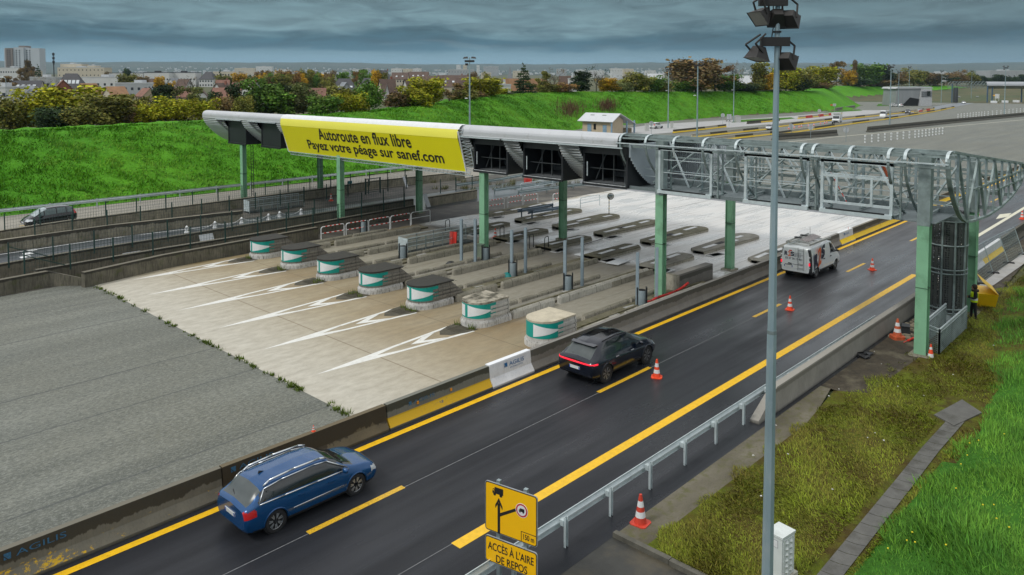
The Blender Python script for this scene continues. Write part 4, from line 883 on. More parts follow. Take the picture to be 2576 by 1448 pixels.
for a,b in zip(xs_[:-1],xs_[1:]):m.bar(loc(a,YR,bot_z(a)+.1),loc(b,YR,top_z(b)-.1),.09,.07)if xs_.index(a)%2 else m.bar(loc(a,YR,top_z(a)-.1),loc(b,YR,bot_z(b)+.1),.11,.10)
m.build('end_diagonal',galv_dull,can)
m=MB()
for z,x0,x1 in((6.55,44,51),(7.05,40,51.1)):m.bar(loc(x0,YR,z),loc(x1,YR,z),.08)
m.build('end_rail',galv_dull,can)
def long_bar(nm,x,z,w_,h_,y0=YM+.1,y1=YR,mat=galv_dull):m=MB();m.bar(loc(x,y0,z),loc(x,y1,z),w_,h_);return m.build(nm,mat,can)
for x,z,w_,h_ in((36.45,9.0,.10,.10),(36.1,8.94,.06,.07),(35.88,8.80,.05,.08)):long_bar('nose_purlin',x,z,w_,h_,mat=galv_dull)
long_bar('front_pipe',35.68,8.52,.06,.06,mat=galv_light);long_bar('front_beam',36.25,8.32,.10,.12);long_bar('front_beam',36.9,8.75,.12,.12)
for x in(38.8,41.2,43.9,46.4,48.8,50.8):long_bar('roof_purlin',x,top_z(x),.12,.14)
for x in(38.9,41.0,44.85,48.3):long_bar('floor_beam',x,bot_z(x)+.05,.12,.18)
long_bar('edge_beam',51.2,6.8,.14,.16)
for x in(37.6,44.6):
 for z in(6.55,6.95):long_bar('handrail',x,z,.045,.045,y0=YM-.5,mat=galv_light)
long_bar('middle_chord',47.5,6.95,.07,.09);long_bar('middle_chord',41,7.35,.07,.09)
fy=list(np.linspace(24.2,10.0,11))
for i,y in enumerate(fy):
 for j,x in enumerate((37.9,41.0,44.9,48.4)):
  if(i+j)%2==0 or j in(2,):m=MB();m.bar(loc(x,y,bot_z(x)),loc(x,y,top_z(x)),.11,.09);m.build('truss_post',galv,can)
for j,x in enumerate((39.0,44.9,48.4)):
 for i,(a,b)in enumerate(zip(fy[:-1],fy[1:])):
  m=MB();z0,z1=bot_z(x)+.1,top_z(x)-.1;m.bar(loc(x,a,z0 if(i+j)%2 else z1),loc(x,b,z1 if(i+j)%2 else z0),.09,.08);m.build('truss_diagonal',galv_dull if(i+j)%2 else galv_light,can)
for i,y in enumerate(fy[::2]):
 m=MB();m.bar(loc(36.3,y,8.9),loc(50.6,y,7.5),.09);m.bar(loc(37.6,y,6.0),loc(50.4,y,6.25),.09);m.build('cross_member',galv_dull,can)
 m=MB();m.bar(loc(37.4,y,6.2),loc(43.5,y,8.1),.08);m.bar(loc(49.8,y,6.2),loc(44.5,y,8.0),.08);m.build('cross_diagonal',galv_dull,can)
grat=M('steel_grating',(.17,.205,.21),.6,.3,.25,25)
m=MB();m.bx(36.4-CB.x,39.6-CB.x,YR+.6-CB.y,YM-CB.y,5.86,5.90);m.bx(36.4-CB.x,36.5-CB.x,YR+5-CB.y,YM-CB.y,5.9,6.05);m.bx(39.5-CB.x,39.6-CB.x,YR+.6-CB.y,YM-CB.y,5.9,6.2);m.build('walkway_floor',grat,can)
for k,(y1,y0)in enumerate(FR):
 a,b=y0-CB.y,y1-CB.y;xa=36.2-CB.x;zb,zt=5.95,8.32;f=MB();t=.13
 f.bx(xa,xa+t,a,a+t,zb,zt);f.bx(xa,xa+t,b-t,b,zb,zt);f.bx(xa-.12,xa+.2,a,b,zb-.07,zb+.10);f.bx(xa,xa+t,a,b,zt-.10,zt+.04)
 fo=f.build('open_box_frame',galv_light,can)
 m=MB();m.bx(xa-.125,xa-.10,a+.3,b-.3,zb+.10,zb+.17);m.build('rubber_sill',black_m,fo)
 m=MB();
 for yv in(a+.05,b-.05):m.bx(xa+1.2,xa+1.28,yv-.04,yv+.04,zb,zt);m.bar((xa+.1,yv,zt),(xa+1.3,yv,zt-.02),.10);m.bar((xa+.1,yv,zb),(xa+1.3,yv,zb),.10)
 for i in range(7):m.bx(xa+.02,xa+.18,a-.30,a-.02,zb+.25+i*.3,zb+.28+i*.3)
 m.bx(xa+.02,xa+.1,a-.35,a-.28,zb,zt);m.build('side_frame',galv_dull,fo)
 m=MB();m.bx(xa+.05,xa+.10,a,b,zt-.62,zt-.58);m.bx(xa+.05,xa+.10,a+.1,b-.1,zb+1.05,zb+1.08)if k<2 else None;m.build('cross_rail',galv_light,fo)
 if k==2:
  m=MB()
  for zz in(zb+.38,zb+1.62):m.bx(xa-.02,xa+.06,a+.1,b-.1,zz,zz+.11)
  for yv in(a+.9,b-.75):m.bx(xa-.03,xa+.05,yv-.05,yv+.05,zb+.4,zb+1.65)
  m.build('gate_bars',galv_light,fo)
for(xp,ya,yb,z0,z1)in((45.0,23.6,29.0,5.4,7.9),):
 m=MB();n_=int((yb-ya)/.16)
 for i in range(n_):
  y0_=ya+i*.16;m.add([loc(xp,y0_,z0),loc(xp-.05,y0_+.05,z0),loc(xp-.05,y0_+.11,z0),loc(xp,y0_+.16,z0),loc(xp,y0_,z1),loc(xp-.05,y0_+.05,z1),loc(xp-.05,y0_+.11,z1),loc(xp,y0_+.16,z1)],[(0,1,5,4),(1,2,6,5),(2,3,7,6)])
 m.build('partition_panel',panel_m,can,fix=False)
m=MB();n_=24;xs2=np.linspace(36.0,39.9,n_)
for i in range(n_-1):
 xa,xb=xs2[i],xs2[i+1];xm=(xa+xb)/2;zb=float(np.interp(xm,[p[0]for p in HULL[6:14]],[p[1]for p in HULL[6:14]]))+.08;zt=8.45
 if xm>38.2:zb=5.95
 m.add([loc(xa,24.9,zb),loc(xm,24.83,zb),loc(xb,24.9,zb),loc(xa,24.9,zt),loc(xm,24.83,zt),loc(xb,24.9,zt)],[(0,1,4,3),(1,2,5,4)])
m.build('end_wall',panel_m,can,fix=False)
tape_r,tape_w=red_m,white_m
m=MB()
for i in range(9):
 m.mat(i%2);y=15.6-i*.1;m.bar(loc(36.9,14.0-i*.09,7.7-i*.16),loc(36.9,13.91-i*.09,7.54-i*.16),.06,.02)
tp=m.build('barrier_tape',[tape_r,tape_w]);tp.location=CB;tag(tp,'twisted red and white tape tied to the steel truss above the highway','tape')
m=MB();m.tube(loc(37.5,11.9,8.2),loc(37.6,11.5,7.3),.07);ro=m.build('orange_roll',M('rusty_orange',(.45,.09,.03),.6));ro.location=CB;tag(ro,'rusty orange roll hanging on a diagonal of the bare truss','roll')
# ---- the yellow banner
ban=thing('billboard','long yellow banner with two lines of black French lettering on the canopy','billboard',(35.6,50,0));BB=Vector(ban.location)
y0b,y1b=61.6,38.55;prb=[(36.1,9.06),(35.80,9.02),(35.62,8.90),(35.52,8.72),(35.46,8.45)]
def bstrip(nm,pr,mat,dy0=0,dy1=0):m=MB();n=len(pr);m.add([(x-BB.x,y0b+dy0-BB.y,z)for x,z in pr]+[(x-BB.x,y1b+dy1-BB.y,z)for x,z in pr],[(i,i+1,n+i+1,n+i)for i in range(n-1)]);return m.build(nm,mat,ban,smooth=True)
bstrip('white_top',prb[:4],white_m,.05,-.1);bstrip('lit_band',[(35.515,8.72),(35.45,8.45),(35.47,8.10)],ban_lit);
b0_,b1_=(35.475,8.12),(36.28,5.78);bstrip('face',[b0_,b1_],ban_yellow)
m=MB()
for y in(y0b+.04,y1b-.04):m.bar((35.46-BB.x,y-BB.y,8.6),(36.27-BB.x,y-BB.y,5.74),.08)
m.build('white_edge',white_m,ban)
fr=MB()
for(x,z,y,s)in((36.1,5.62,0,1),):
 fr.bar((36.26-BB.x,y0b-BB.y,5.74),(36.26-BB.x,y1b-.45-BB.y,5.74),.05);fr.bar((36.45-BB.x,y0b-BB.y,5.48),(36.45-BB.x,y1b-.45-BB.y,5.48),.05)
 n=60;L=y0b-y1b+.4
 for i in range(n):ya=y0b-i*L/n;yb=ya-L/n;fr.bar((36.26-BB.x,ya-BB.y,5.74),(36.45-BB.x,(ya+yb)/2-BB.y,5.48),.03);fr.bar((36.45-BB.x,(ya+yb)/2-BB.y,5.48),(36.26-BB.x,yb-BB.y,5.74),.03)
fr.build('bottom_lattice',galv_light,ban)
fr=MB();e0,e1=Vector((35.5-BB.x,y1b-.08-BB.y,8.75)),Vector((36.3-BB.x,y1b-.08-BB.y,5.74));off=Vector((.35,-.42,.05));fr.bar(e0+off,e1+off,.06);n=13
for i in range(n):p,q=e0+(e1-e0)*(i/n),e0+(e1-e0)*((i+1)/n);fr.bar(p,(p+q)/2+off,.03);fr.bar((p+q)/2+off,q,.03)
fr.build('side_lattice',galv_light,ban)
upv=Vector((b0_[0]-b1_[0],0,b0_[1]-b1_[1])).normalized();rt=Vector((0,-1,0));nrm=rt.cross(upv)
fw_y=lambda px_,py_:PX(px_,py_,35.85).y
def bpos(y,s):return Vector((b1_[0]-BB.x,y-BB.y,b1_[1]))+upv*s
ya,yb=fw_y(805,335),fw_y(1038,345);text('lettering','Autoroute en flux libre',ink,ban,bpos(ya,1.42),rt,upv,width=ya-yb,height=1.02,extrude=.02,bold=.018)
ya,yb=fw_y(771,365),fw_y(1112,395);text('lettering','Payez votre péage sur sanef.com',ink,ban,bpos(ya,.20),rt,upv,width=ya-yb,height=1.12,extrude=.02,bold=.018)
# ---- spiral stair tower at the near end
st=thing('stair_tower','round perforated spiral stair tower between the two near green columns','stair tower',P(2379,805));r0=.84
def perf_mat():
 h=custom('perforated_sheet');v=h.nd.new('ShaderNodeTexVoronoi');v.inputs['Scale'].default_value=9;v.inputs['Randomness'].default_value=.25;h.lk(h.pos,v.inputs['Vector'])
 h.b.inputs['Base Color'].default_value=(.055,.062,.060,1);h.b.inputs['Roughness'].default_value=.6;h.lk(h.rng(v.outputs['Distance'],.30,.34,0,1),h.b.inputs['Alpha']);return h.m
perf=perf_mat()
m=MB();n=40;aa=[2*math.pi*i/n for i in range(n+1)]
for i,(a,b)in enumerate(zip(aa[:-1],aa[1:])):
 if 0.50<((a-math.atan2(-10.35,-42.6))/math.pi)%2-0<.0:continue
 m.quad((r0*math.cos(a),r0*math.sin(a),.55),(r0*math.cos(b),r0*math.sin(b),.55),(r0*math.cos(b),r0*math.sin(b),5.5),(r0*math.cos(a),r0*math.sin(a),5.5))
m.build('perforated_shell',perf,st,fix=False)
for z in(.55,.75,2.5,2.7,3.9,5.1):m=MB();pts=[((r0+.03)*math.cos(a),(r0+.03)*math.sin(a),z)for a in aa];m.path(pts,.04,6);m.build('hoop_ring',galv_dull,st)
m=MB();m.lathe([(r0,.05),(r0,.55)],n=28);m.build('skirt',galv_light,st)
for a in(0.2,1.2,2.2,3.1,3.75,4.4,5.2):m=MB();m.bar(((r0+.03)*math.cos(a),(r0+.03)*math.sin(a),.1),((r0+.03)*math.cos(a),(r0+.03)*math.sin(a),5.6),.08);m.build('upright',galv_dull,st)
m=MB();m.tube((0,0,0),(0,0,5.9),.13,n=10);m.build('centre_pole',black_m,st)
tread=M('dark_tread',(.05,.055,.055),.7)
for i in range(26):
 a=i*.42;m=MB();m.add([(.1*math.cos(a),.1*math.sin(a),.3+i*.2),(.80*math.cos(a-.2),0.80*math.sin(a-.2),.3+i*.2),(.80*math.cos(a+.2),0.80*math.sin(a+.2),.3+i*.2),(.1*math.cos(a),.1*math.sin(a),.34+i*.2),(.80*math.cos(a-.2),0.80*math.sin(a-.2),.34+i*.2),(.80*math.cos(a+.2),0.80*math.sin(a+.2),.34+i*.2)],[(0,2,1),(3,4,5),(0,1,4,3),(1,2,5,4),(2,0,3,5)]);m.build('step',tread,st)
en=thing('stair_enclosure','knee-high mesh enclosure at the foot of the stair tower','enclosure',(37.6,9.0,0))
def mesh_side(p,q,h_):
 p,q=Vector(p)-en.location,Vector(q)-en.location;L=(q-p).length;d=(q-p)/L;m=MB();n=int(L/.09)
 for i in range(n):a=p+d*(i*L/n);m.bar(a+Vector((0,0,.08)),a+Vector((0,0,h_-.12)),.018)
 for i in range(int(h_/.09)):m.bar(p+Vector((0,0,.08+i*.09)),q+Vector((0,0,.08+i*.09)),.018)
 m.build('mesh_panel',galv_dull,en,fix=False);m=MB();m.bar(p+Vector((0,0,h_)),q+Vector((0,0,h_)),.06);m.bar(p+Vector((0,0,h_-.14)),q+Vector((0,0,h_-.14)),.04);m.build('handrail',galv_light,en)
 for a in(p,q):m=MB();m.bar(a,a+Vector((0,0,h_+.02)),.06);m.build('post',galv_dull,en)
E1,E2,E3,E4=P(2326,880),P(2362,895),P(2430,830),P(2378,823)
mesh_side(E1,E2,1.15);mesh_side(E2,E3,1.15);mesh_side(P(2332,866),E4,1.15)
# ---- vehicles
def paint(name,col,metal=.25,rough=.28):return M(name,col,rough,metal,.04,1,coat=.75,spec=.3)
glass_m=M('car_glass',(.012,.017,.018),.06,0,.1,2,spec=.8);glass_grey=M('dusty_rear_glass',(.055,.068,.068),.3,0,.15,3,spec=.6)
chrome=M('chrome_trim',(.62,.65,.67),.25,.8,.05);rim_m=M('alloy_rim',(.42,.44,.45),.35,.7,.06);rim_dark=M('dark_alloy_rim',(.26,.265,.27),.35,.7,.06);tail_m=M('tail_lamp_glass',(.50,.012,.012),.2,0,.15,9,coat=.6)
head_m=M('headlamp_glass',(.55,.58,.60),.12,.2,.1,5,coat=.6);trim_m=M('black_trim',(.013,.014,.015),.5,0,.2);plate_m=M('number_plate',(.66,.68,.66),.4,0,.06);plate_blue=M('plate_blue',(.01,.06,.35),.4)
def lit_red():
 m=bpy.data.materials.new('lit_tail_lamp');m.use_nodes=True;b=m.node_tree.nodes['Principled BSDF'];b.inputs['Base Color'].default_value=(.6,.01,.02,1);b.inputs['Emission Color'].default_value=(1,.02,.05,1);b.inputs['Emission Strength'].default_value=.9;return m
lit_red_m=lit_red()
def pchip(xs,ys,x):
 xs,ys=np.asarray(xs,float),np.asarray(ys,float);h=np.diff(xs);d=np.diff(ys)/h;m=np.zeros_like(xs)
 for i in range(1,len(xs)-1):
  if d[i-1]*d[i]>0:w1,w2=2*h[i]+h[i-1],h[i]+2*h[i-1];m[i]=(w1+w2)/(w1/d[i-1]+w2/d[i])
 m[0],m[-1]=d[0],d[-1];k=np.clip(np.searchsorted(xs,x)-1,0,len(xs)-2);t=(x-xs[k])/h[k]
 return ys[k]*(1+2*t)*(1-t)**2+h[k]*m[k]*t*(1-t)**2+ys[k+1]*t*t*(3-2*t)+h[k]*m[k+1]*t*t*(t-1)
def wheel(root,x,y,r,wd,rim,spokes=5,seg=22,hub=None):
 """Wheel part with tyre and rim; y > 0 is the left side."""
 s=1 if y>0 else-1;m=MB();yo=y;prof=[(r*.66,-wd/2),(r*.93,-wd/2),(r,-wd*.32),(r,wd*.32),(r*.93,wd/2),(r*.66,wd/2)]
 vs=[];n=seg
 for rr,yy in prof:
  for i in range(n):t=2*math.pi*i/n;vs.append((rr*math.cos(t),yy,rr*math.sin(t)))
 m.add(vs,[(j*n+i,j*n+(i+1)%n,(j+1)*n+(i+1)%n,(j+1)*n+i)for j in range(len(prof)-1)for i in range(n)])
 hubm=MB();hubm.tube((0,-.02,0),(0,.02,0),.04,n=8);wo=hubm.build('wheel',trim_m,root);wo.location=(x,y,r);ty=m.build('tyre',rubber,wo,smooth=True,sharp=35)
 f=MB();yf=s*(wd/2-.015);f.k=1;f.tube((0,yf-s*.09,0),(0,yf-s*.085,0),r*.67,n=seg);f.k=0
 for i in range(seg):a,b=2*math.pi*i/seg,2*math.pi*(i+1)/seg;f.add([(r*.69*math.cos(a),yf,r*.69*math.sin(a)),(r*.69*math.cos(b),yf,r*.69*math.sin(b)),(r*.61*math.cos(b),yf-s*.02,r*.61*math.sin(b)),(r*.61*math.cos(a),yf-s*.02,r*.61*math.sin(a))],[(0,1,2,3)])
 for i in range(spokes):
  a=2*math.pi*i/spokes+.3
  for da in(-.13,.13):f.bar((r*.08*math.cos(a),yf-s*.02,r*.08*math.sin(a)),(r*.64*math.cos(a+da),yf-s*.01,r*.64*math.sin(a+da)),r*.075,.03)
 f.tube((0,yf-s*.05,0),(0,yf-s*.005,0),r*.13,n=10);f.build('rim',[rim,trim_m],wo,fix=False);return wo
def car(root,S,wheels,col,W,win,screens=(),lamps=(),step=.035,rim=None,spokes=5,glass=glass_m,rear_glass=None,extra=None,wheel_r=.32,arch=1.13,arch_lip=True,nseg=(2,2,7,4,4,6,6,4,9)):
 """Lofted car body. S rows: x, z_bottom, z_belt, z_roof, half width at sill, widest, belt, roof. win(x, z, belt, roof) -> bool for side glass;
    screens: (x0, x1, material, name) for glass on the top and ends; lamps: (name, material, test)."""
 S=np.array(sorted(S),float);xs=S[:,0];nx=int((xs[-1]-xs[0])/step)+1;gx=np.linspace(xs[0],xs[-1],nx);Q=np.stack([pchip(xs,S[:,i],gx)for i in range(1,8)],1)
 rings=[]
 for(zb,zt,zr,ws,wm_,wb_,wr)in Q:
  dz=zt-zb;g=zr-zt
  ctrl=np.array([(0,zb),(ws-.12,zb),(ws,zb+.06),(wm_,zb+.42*dz),(wm_*.992,zb+.74*dz),(wb_,zt),((wb_*.5+wr*.5)+.02*min(1,g/.3),zt+g*.5),(wr,zr-min(.055,g*.3)),(wr-min(.12,.12),zr-min(.01,g*.05)),(0,zr+.035)])
  out_=[]
  for k in range(9):
   p0,p1,p2,p3=ctrl[max(k-1,0)],ctrl[k],ctrl[k+1],ctrl[min(k+2,9)]
   if k in(0,8):p0=p1-(p2-p1)if k==0 else p0
   for i in range(nseg[k]):t=i/nseg[k];out_.append(.5*((2*p1)+(-p0+p2)*t*.8+(2*p0-5*p1+4*p2-p3)*t*t*.8+(-p0+3*p1-3*p2+p3)*t**3*.8)*1 if False else p1+(p2-p1)*t+.13*np.sin(math.pi*t)*((p1-p0)*(1-t)-(p3-p2)*t)*.5)
  out_.append(ctrl[9]);rings.append(out_)
 Rg=np.array(rings);nt_=Rg.shape[1];seg_of=np.repeat(np.arange(9),nseg);seg_of=np.append(seg_of,8)
 V=np.zeros((nx,2*nt_-2+1,3));idx=list(range(nt_));full=np.concatenate([np.stack([np.zeros((nx,nt_))+gx[:,None],Rg[:,:,0],Rg[:,:,1]],-1),np.stack([np.zeros((nx,nt_-2))+gx[:,None],-Rg[:,-2:0:-1,0],Rg[:,-2:0:-1,1]],-1)],1)
 nr=full.shape[1];V=full.reshape(-1,3);segs=np.concatenate([seg_of[:nt_-1],seg_of[:nt_-1][::-1]])
 groups={}
 for i in range(nx-1):
  for j in range(nr):
   k=(j+1)%nr;f=(i*nr+j,i*nr+k,(i+1)*nr+k,(i+1)*nr+j);c=V[list(f)].mean(0);sg=segs[j];key='body'
   zt,zr=(Q[i,1]+Q[i+1,1])/2,(Q[i,2]+Q[i+1,2])/2
   if sg<=4 and abs(c[1])>Q[i,3]-.30 and any((c[0]-wx)**2+(c[2]-wheel_r)**2<(wheel_r*arch)**2 for wx in wheels):key=None
   elif sg in(5,6)and zr-zt>.10 and win(c[0],c[2],zt,zr):key='side_window'
   else:
    for(x0,x1,mm,nm)in screens:
     if sg in(6,7,8)and x0<c[0]<x1 and(sg>6 or abs(c[1])<Q[i,6]+.02):key=nm
    for(nm,mm,test)in lamps:
     if test(c[0],abs(c[1]),c[2],sg):key=nm
   if key:groups.setdefault((key,c[1]>0)if key in('side_window','tail_lamp','headlamp','lamp_column')else(key,True),[]).append(f)
 n0=nr
 groups.setdefault(('body',True),[])
 caps=[tuple(range(nr-1,-1,-1)),tuple((nx-1)*nr+q for q in range(nr))]
 mats={'body':col,'side_window':glass};mats.update({nm:mm for(_,_,mm,nm)in screens});mats.update({nm:mm for(nm,mm,_)in lamps})
 for(key,_sd),fs in groups.items():
  used=sorted({q for f in fs for q in f});rem={q:r for r,q in enumerate(used)};m=MB();m.v=[tuple(V[q])for q in used];m.f=[tuple(rem[q]for q in f)for f in fs];m.mi=[0]*len(fs)
  if key=='body':o_=len(m.v);m.add([V[q]for q in caps[0]],[tuple(range(nr))]);m.add([V[q]for q in caps[1]],[tuple(range(nr))])
  m.build(key,mats[key],root,smooth=True,fix=False,sharp=48)
 m=MB()
 for wx in wheels:
  i=int(np.argmin(abs(gx-wx)));hw=Q[i,4]-.05
  for s in(-1,1):m.tube((wx,s*(hw-.30),wheel_r*1.02),(wx,s*hw,wheel_r*1.02),wheel_r*1.12,n=20)
 m.build('wheel_housing',dark_m,root)
 if arch_lip:
  for wx in wheels:
   for s in(-1,1):
    m=MB();pts=[]
    for t in np.linspace(.02,math.pi-.02,15):
     xx,zz=wx+wheel_r*arch*math.cos(t),wheel_r+wheel_r*arch*math.sin(t);i=int(np.argmin(abs(gx-xx)));r_=Rg[i];lo_=r_[2:sum(nseg[:5])];yy=float(np.interp(zz,lo_[:,1],lo_[:,0]));pts.append((xx,s*(yy-.005),zz))
    m.path(pts,.026,6);m.build('wheel_arch',col if arch_lip is True else arch_lip,root)
 rr=rim or rim_m
 for wx in wheels:
  i=int(np.argmin(abs(gx-wx)))
  for s in(1,-1):wheel(root,wx,s*(Q[i,4]-.135),wheel_r,.21,rr,spokes)
 return gx,Q,Rg
def plate(root,x,z,facing,y=0,tilt=0):
 m=MB();s=facing;m.box((0,0,0),(.02,.52,.115));o=m.build('number_plate',plate_m,root);o.location=(x,y,z);o.rotation_euler=(0,tilt,0)
 m=MB();[m.box((s*.012,e,0),(.004,.045,.11))for e in(-.237,.237)];m.build('plate_ends',plate_blue,o);return o
def mirrors(root,x,y,z,mat):
 for s in(-1,1):m=MB();m.lathe([(.02,-.09),(.085,-.06),(.10,0),(.08,.06),(.02,.08)],n=10);o=m.build('wing_mirror',mat,root,smooth=True);o.location=(x,s*y,z);o.scale=(.75,1.15,.85)
def bar_part(root,nm,pts,r,mat,n=6):m=MB();m.path(pts,r,n);return m.build(nm,mat,root,smooth=True)
# ---- blue estate car
a,b=Vector((10.2,18.23,0)),Vector((12.75,18.21,0));mid=(a+b)/2
blue=paint('blue_car_paint',(.002,.060,.185),.3,.25)
ev=thing('estate_car','metallic blue estate car with silver roof rails driving on the highway','car',(mid.x,mid.y+.835-.02,0),0)
SE=[(-2.161,0.355,0.804,0.86,0.677,0.733,0.677,0.592),(-2.1,0.281,0.86,0.926,0.752,0.799,0.752,0.62),(-1.959,0.224,0.907,0.991,0.79,0.832,0.78,0.62),(-1.739,0.206,0.926,1.187,0.808,0.837,0.785,0.602),(-1.519,0.187,0.926,1.295,0.808,0.837,0.785,0.592),(-1.0,0.178,0.912,1.337,0.808,0.837,0.78,0.587),(-0.2,0.168,0.888,1.356,0.808,0.835,0.775,0.583),(0.35,0.168,0.87,1.328,0.808,0.833,0.771,0.578),(0.72,0.168,0.86,1.187,0.808,0.833,0.761,0.583),(1.05,0.168,0.851,0.991,0.808,0.833,0.752,0.62),(1.296,0.168,0.827,0.893,0.808,0.832,0.743,0.658),(1.656,0.187,0.776,0.827,0.799,0.827,0.724,0.639),(1.936,0.224,0.692,0.739,0.752,0.79,0.677,0.583),(2.064,0.281,0.58,0.626,0.658,0.705,0.583,0.489),(2.112,0.355,0.486,0.514,0.564,0.602,0.508,0.414)]
def win_e(x,z,zt,zr):return zt+.035<z<zr-.075 and-1.80+(z-zt)*.55<x<1.0-(z-zt)*1.15
car(ev,SE,(-1.29,1.28),blue,.89,win_e,screens=((-2.06,-1.62,glass_grey,'rear_window'),(.46,1.22,glass_m,'windscreen')),lamps=(('tail_lamp',tail_m,lambda x,y,z,s:x<-1.86 and y>.46 and.66<z<.85 and s<=5),('headlamp',head_m,lambda x,y,z,s:x>1.80 and y>.40 and.53<z<.66 and s<=5),('grille',trim_m,lambda x,y,z,s:x>2.03 and y<.40 and z<.58),('lower_bumper',trim_m,lambda x,y,z,s:s<=2 and z<.30)),wheel_r=.315,spokes=7)
for s in(-1,1):
 bar_part(ev,'roof_rail',[(-1.52,s*.565,1.27),(-1.34,s*.565,1.365),(-.6,s*.565,1.41),(.2,s*.56,1.395),(.42,s*.555,1.33)],.028,chrome);bar_part(ev,'window_trim',[(-1.74,s*.79,.93),(-1.0,s*.79,.915),(0,s*.785,.895),(1.04,s*.77,.87)],.018,chrome);bar_part(ev,'window_trim',[(-1.76,s*.785,.95),(-1.55,s*.645,1.235),(-1.0,s*.625,1.295),(0,s*.62,1.31),(.40,s*.615,1.26),(1.0,s*.75,.92)],.016,chrome)
 bar_part(ev,'door_strip',[(-.78,s*.838,.49),(.82,s*.838,.49)],.013,chrome)
 for xh in(-.52,.42):m=MB();m.box((xh,s*.835,.75),(.20,.03,.035));m.build('door_handle',blue,ev)
mirrors(ev,.84,.89,.93,blue);plate(ev,-2.17,.63,-1,tilt=-.12);m=MB();m.add([(-1.36,-.02,1.34),(-1.36,.02,1.34),(-1.16,0,1.36),(-1.34,0,1.43)],[(0,1,3),(1,2,3),(2,0,3)]);m.build('roof_aerial',trim_m,ev);bar_part(ev,'rear_wiper',[(-2.02,0,.98),(-1.92,.3,1.03)],.012,trim_m)
# ---- dark SUV
a,b=Vector((24.55,17.99,0)),Vector((27.40,17.92,0));mid=(a+b)/2
navy=paint('dark_blue_car_paint',(.003,.006,.014),.1,.2)
sv_=thing('suv','very dark blue SUV with black glass roof and red light bar across the tail','car',(mid.x,mid.y+.93-.03,0),0)
SS=[(-2.352,0.427,0.902,0.951,0.749,0.806,0.768,0.614),(-2.296,0.349,0.96,1.018,0.835,0.883,0.816,0.624),(-2.147,0.31,1.018,1.106,0.883,0.922,0.845,0.624),(-1.915,0.291,1.057,1.319,0.907,0.941,0.85,0.595),(-1.636,0.272,1.057,1.504,0.907,0.946,0.845,0.576),(-1.1,0.262,1.043,1.596,0.893,0.941,0.835,0.576),(-0.3,0.252,1.018,1.625,0.883,0.936,0.826,0.576),(0.25,0.252,0.999,1.581,0.883,0.936,0.816,0.571),(0.65,0.252,0.989,1.416,0.883,0.936,0.806,0.595),(1.0,0.252,0.989,1.183,0.888,0.941,0.802,0.653),(1.22,0.252,0.98,1.057,0.893,0.946,0.797,0.691),(1.668,0.272,0.936,0.98,0.893,0.946,0.778,0.672),(2.02,0.31,0.844,0.883,0.845,0.893,0.73,0.614),(2.213,0.369,0.718,0.747,0.749,0.797,0.634,0.518),(2.301,0.446,0.582,0.601,0.614,0.653,0.538,0.442)]
def win_s(x,z,zt,zr):return zt+.04<z<zr-.09 and-1.68+(z-zt)*.35+max(0,(z-zt-.25))*1.2<x<1.0-(z-zt)*1.22 and not(-.06<x<.07)
car(sv_,SS,(-1.45,1.43),navy,.985,win_s,screens=((-2.20,-1.72,glass_grey,'rear_window'),(.40,1.17,glass_m,'windscreen')),lamps=(('glass_roof',M('glass_roof',(.006,.006,.007),.08,0,.1,spec=.7),lambda x,y,z,s:s==8 and-1.15<x<.28 and y<.50),('headlamp',head_m,lambda x,y,z,s:x>1.98 and y>.48 and.72<z<.84),('lower_bumper',trim_m,lambda x,y,z,s:s<=2 and z<.40)),wheel_r=.375,rim=rim_dark,spokes=7)
mirrors(sv_,.85,.99,1.07,navy);plate(sv_,-2.365,.66,-1,tilt=-.08);bar_part(sv_,'light_bar',[(-2.05,-.925,.895),(-2.22,-.885,.895),(-2.33,-.775,.895),(-2.37,-.5,.895),(-2.37,.5,.895),(-2.33,.775,.895),(-2.22,.885,.895),(-2.05,.925,.895)],.034,lit_red_m);bar_part(sv_,'rear_wiper',[(-2.18,-.1,1.09),(-2.12,.3,1.13)],.014,trim_m);m=MB();m.add([(-1.66,-.62,1.50),(-1.66,.62,1.50),(-1.88,.57,1.475),(-1.88,-.57,1.475),(-1.66,-.62,1.46),(-1.66,.62,1.46),(-1.88,.57,1.45),(-1.88,-.57,1.45)],[(0,1,2,3),(4,7,6,5),(0,3,7,4),(1,5,6,2),(3,2,6,7),(0,4,5,1)]);m.build('roof_spoiler',navy,sv_)
for s in(-1,1):
 bar_part(sv_,'roof_rail',[(-1.3,s*.575,1.57),(-.4,s*.575,1.625),(.3,s*.575,1.565)],.016,trim_m)
 for xh in(-.75,.30):m=MB();m.box((xh,s*.935,.90),(.20,.03,.03));m.build('door_handle',chrome,sv_)
 # ---- white works van
a,b=Vector((46.73,18.41,0)),Vector((49.7,18.38,0));mid=(a+b)/2
vw=paint('white_van_paint',(.66,.70,.70),0,.35)
vn=thing('works_van','white works van with roof rack ladders and large dark lettering on its flank','van',(mid.x-.05,mid.y+.955,0),0)
SV=[(-2.47,.40,1.10,1.82,.84,.86,.86,.76),(-2.44,.34,1.12,1.88,.90,.92,.91,.80),(-2.2,.28,1.13,1.93,.93,.955,.935,.81),(-1.0,.26,1.13,1.95,.94,.96,.94,.815),(.4,.26,1.12,1.95,.94,.96,.94,.81),(.95,.26,1.10,1.91,.94,.96,.93,.79),(1.35,.26,1.08,1.72,.94,.96,.91,.76),(1.75,.27,1.06,1.36,.93,.955,.89,.76),(1.98,.28,1.03,1.14,.92,.95,.87,.74),(2.25,.30,.93,1.00,.88,.92,.81,.68),(2.42,.36,.80,.84,.80,.83,.70,.58),(2.5,.44,.64,.67,.68,.72,.60,.5)]
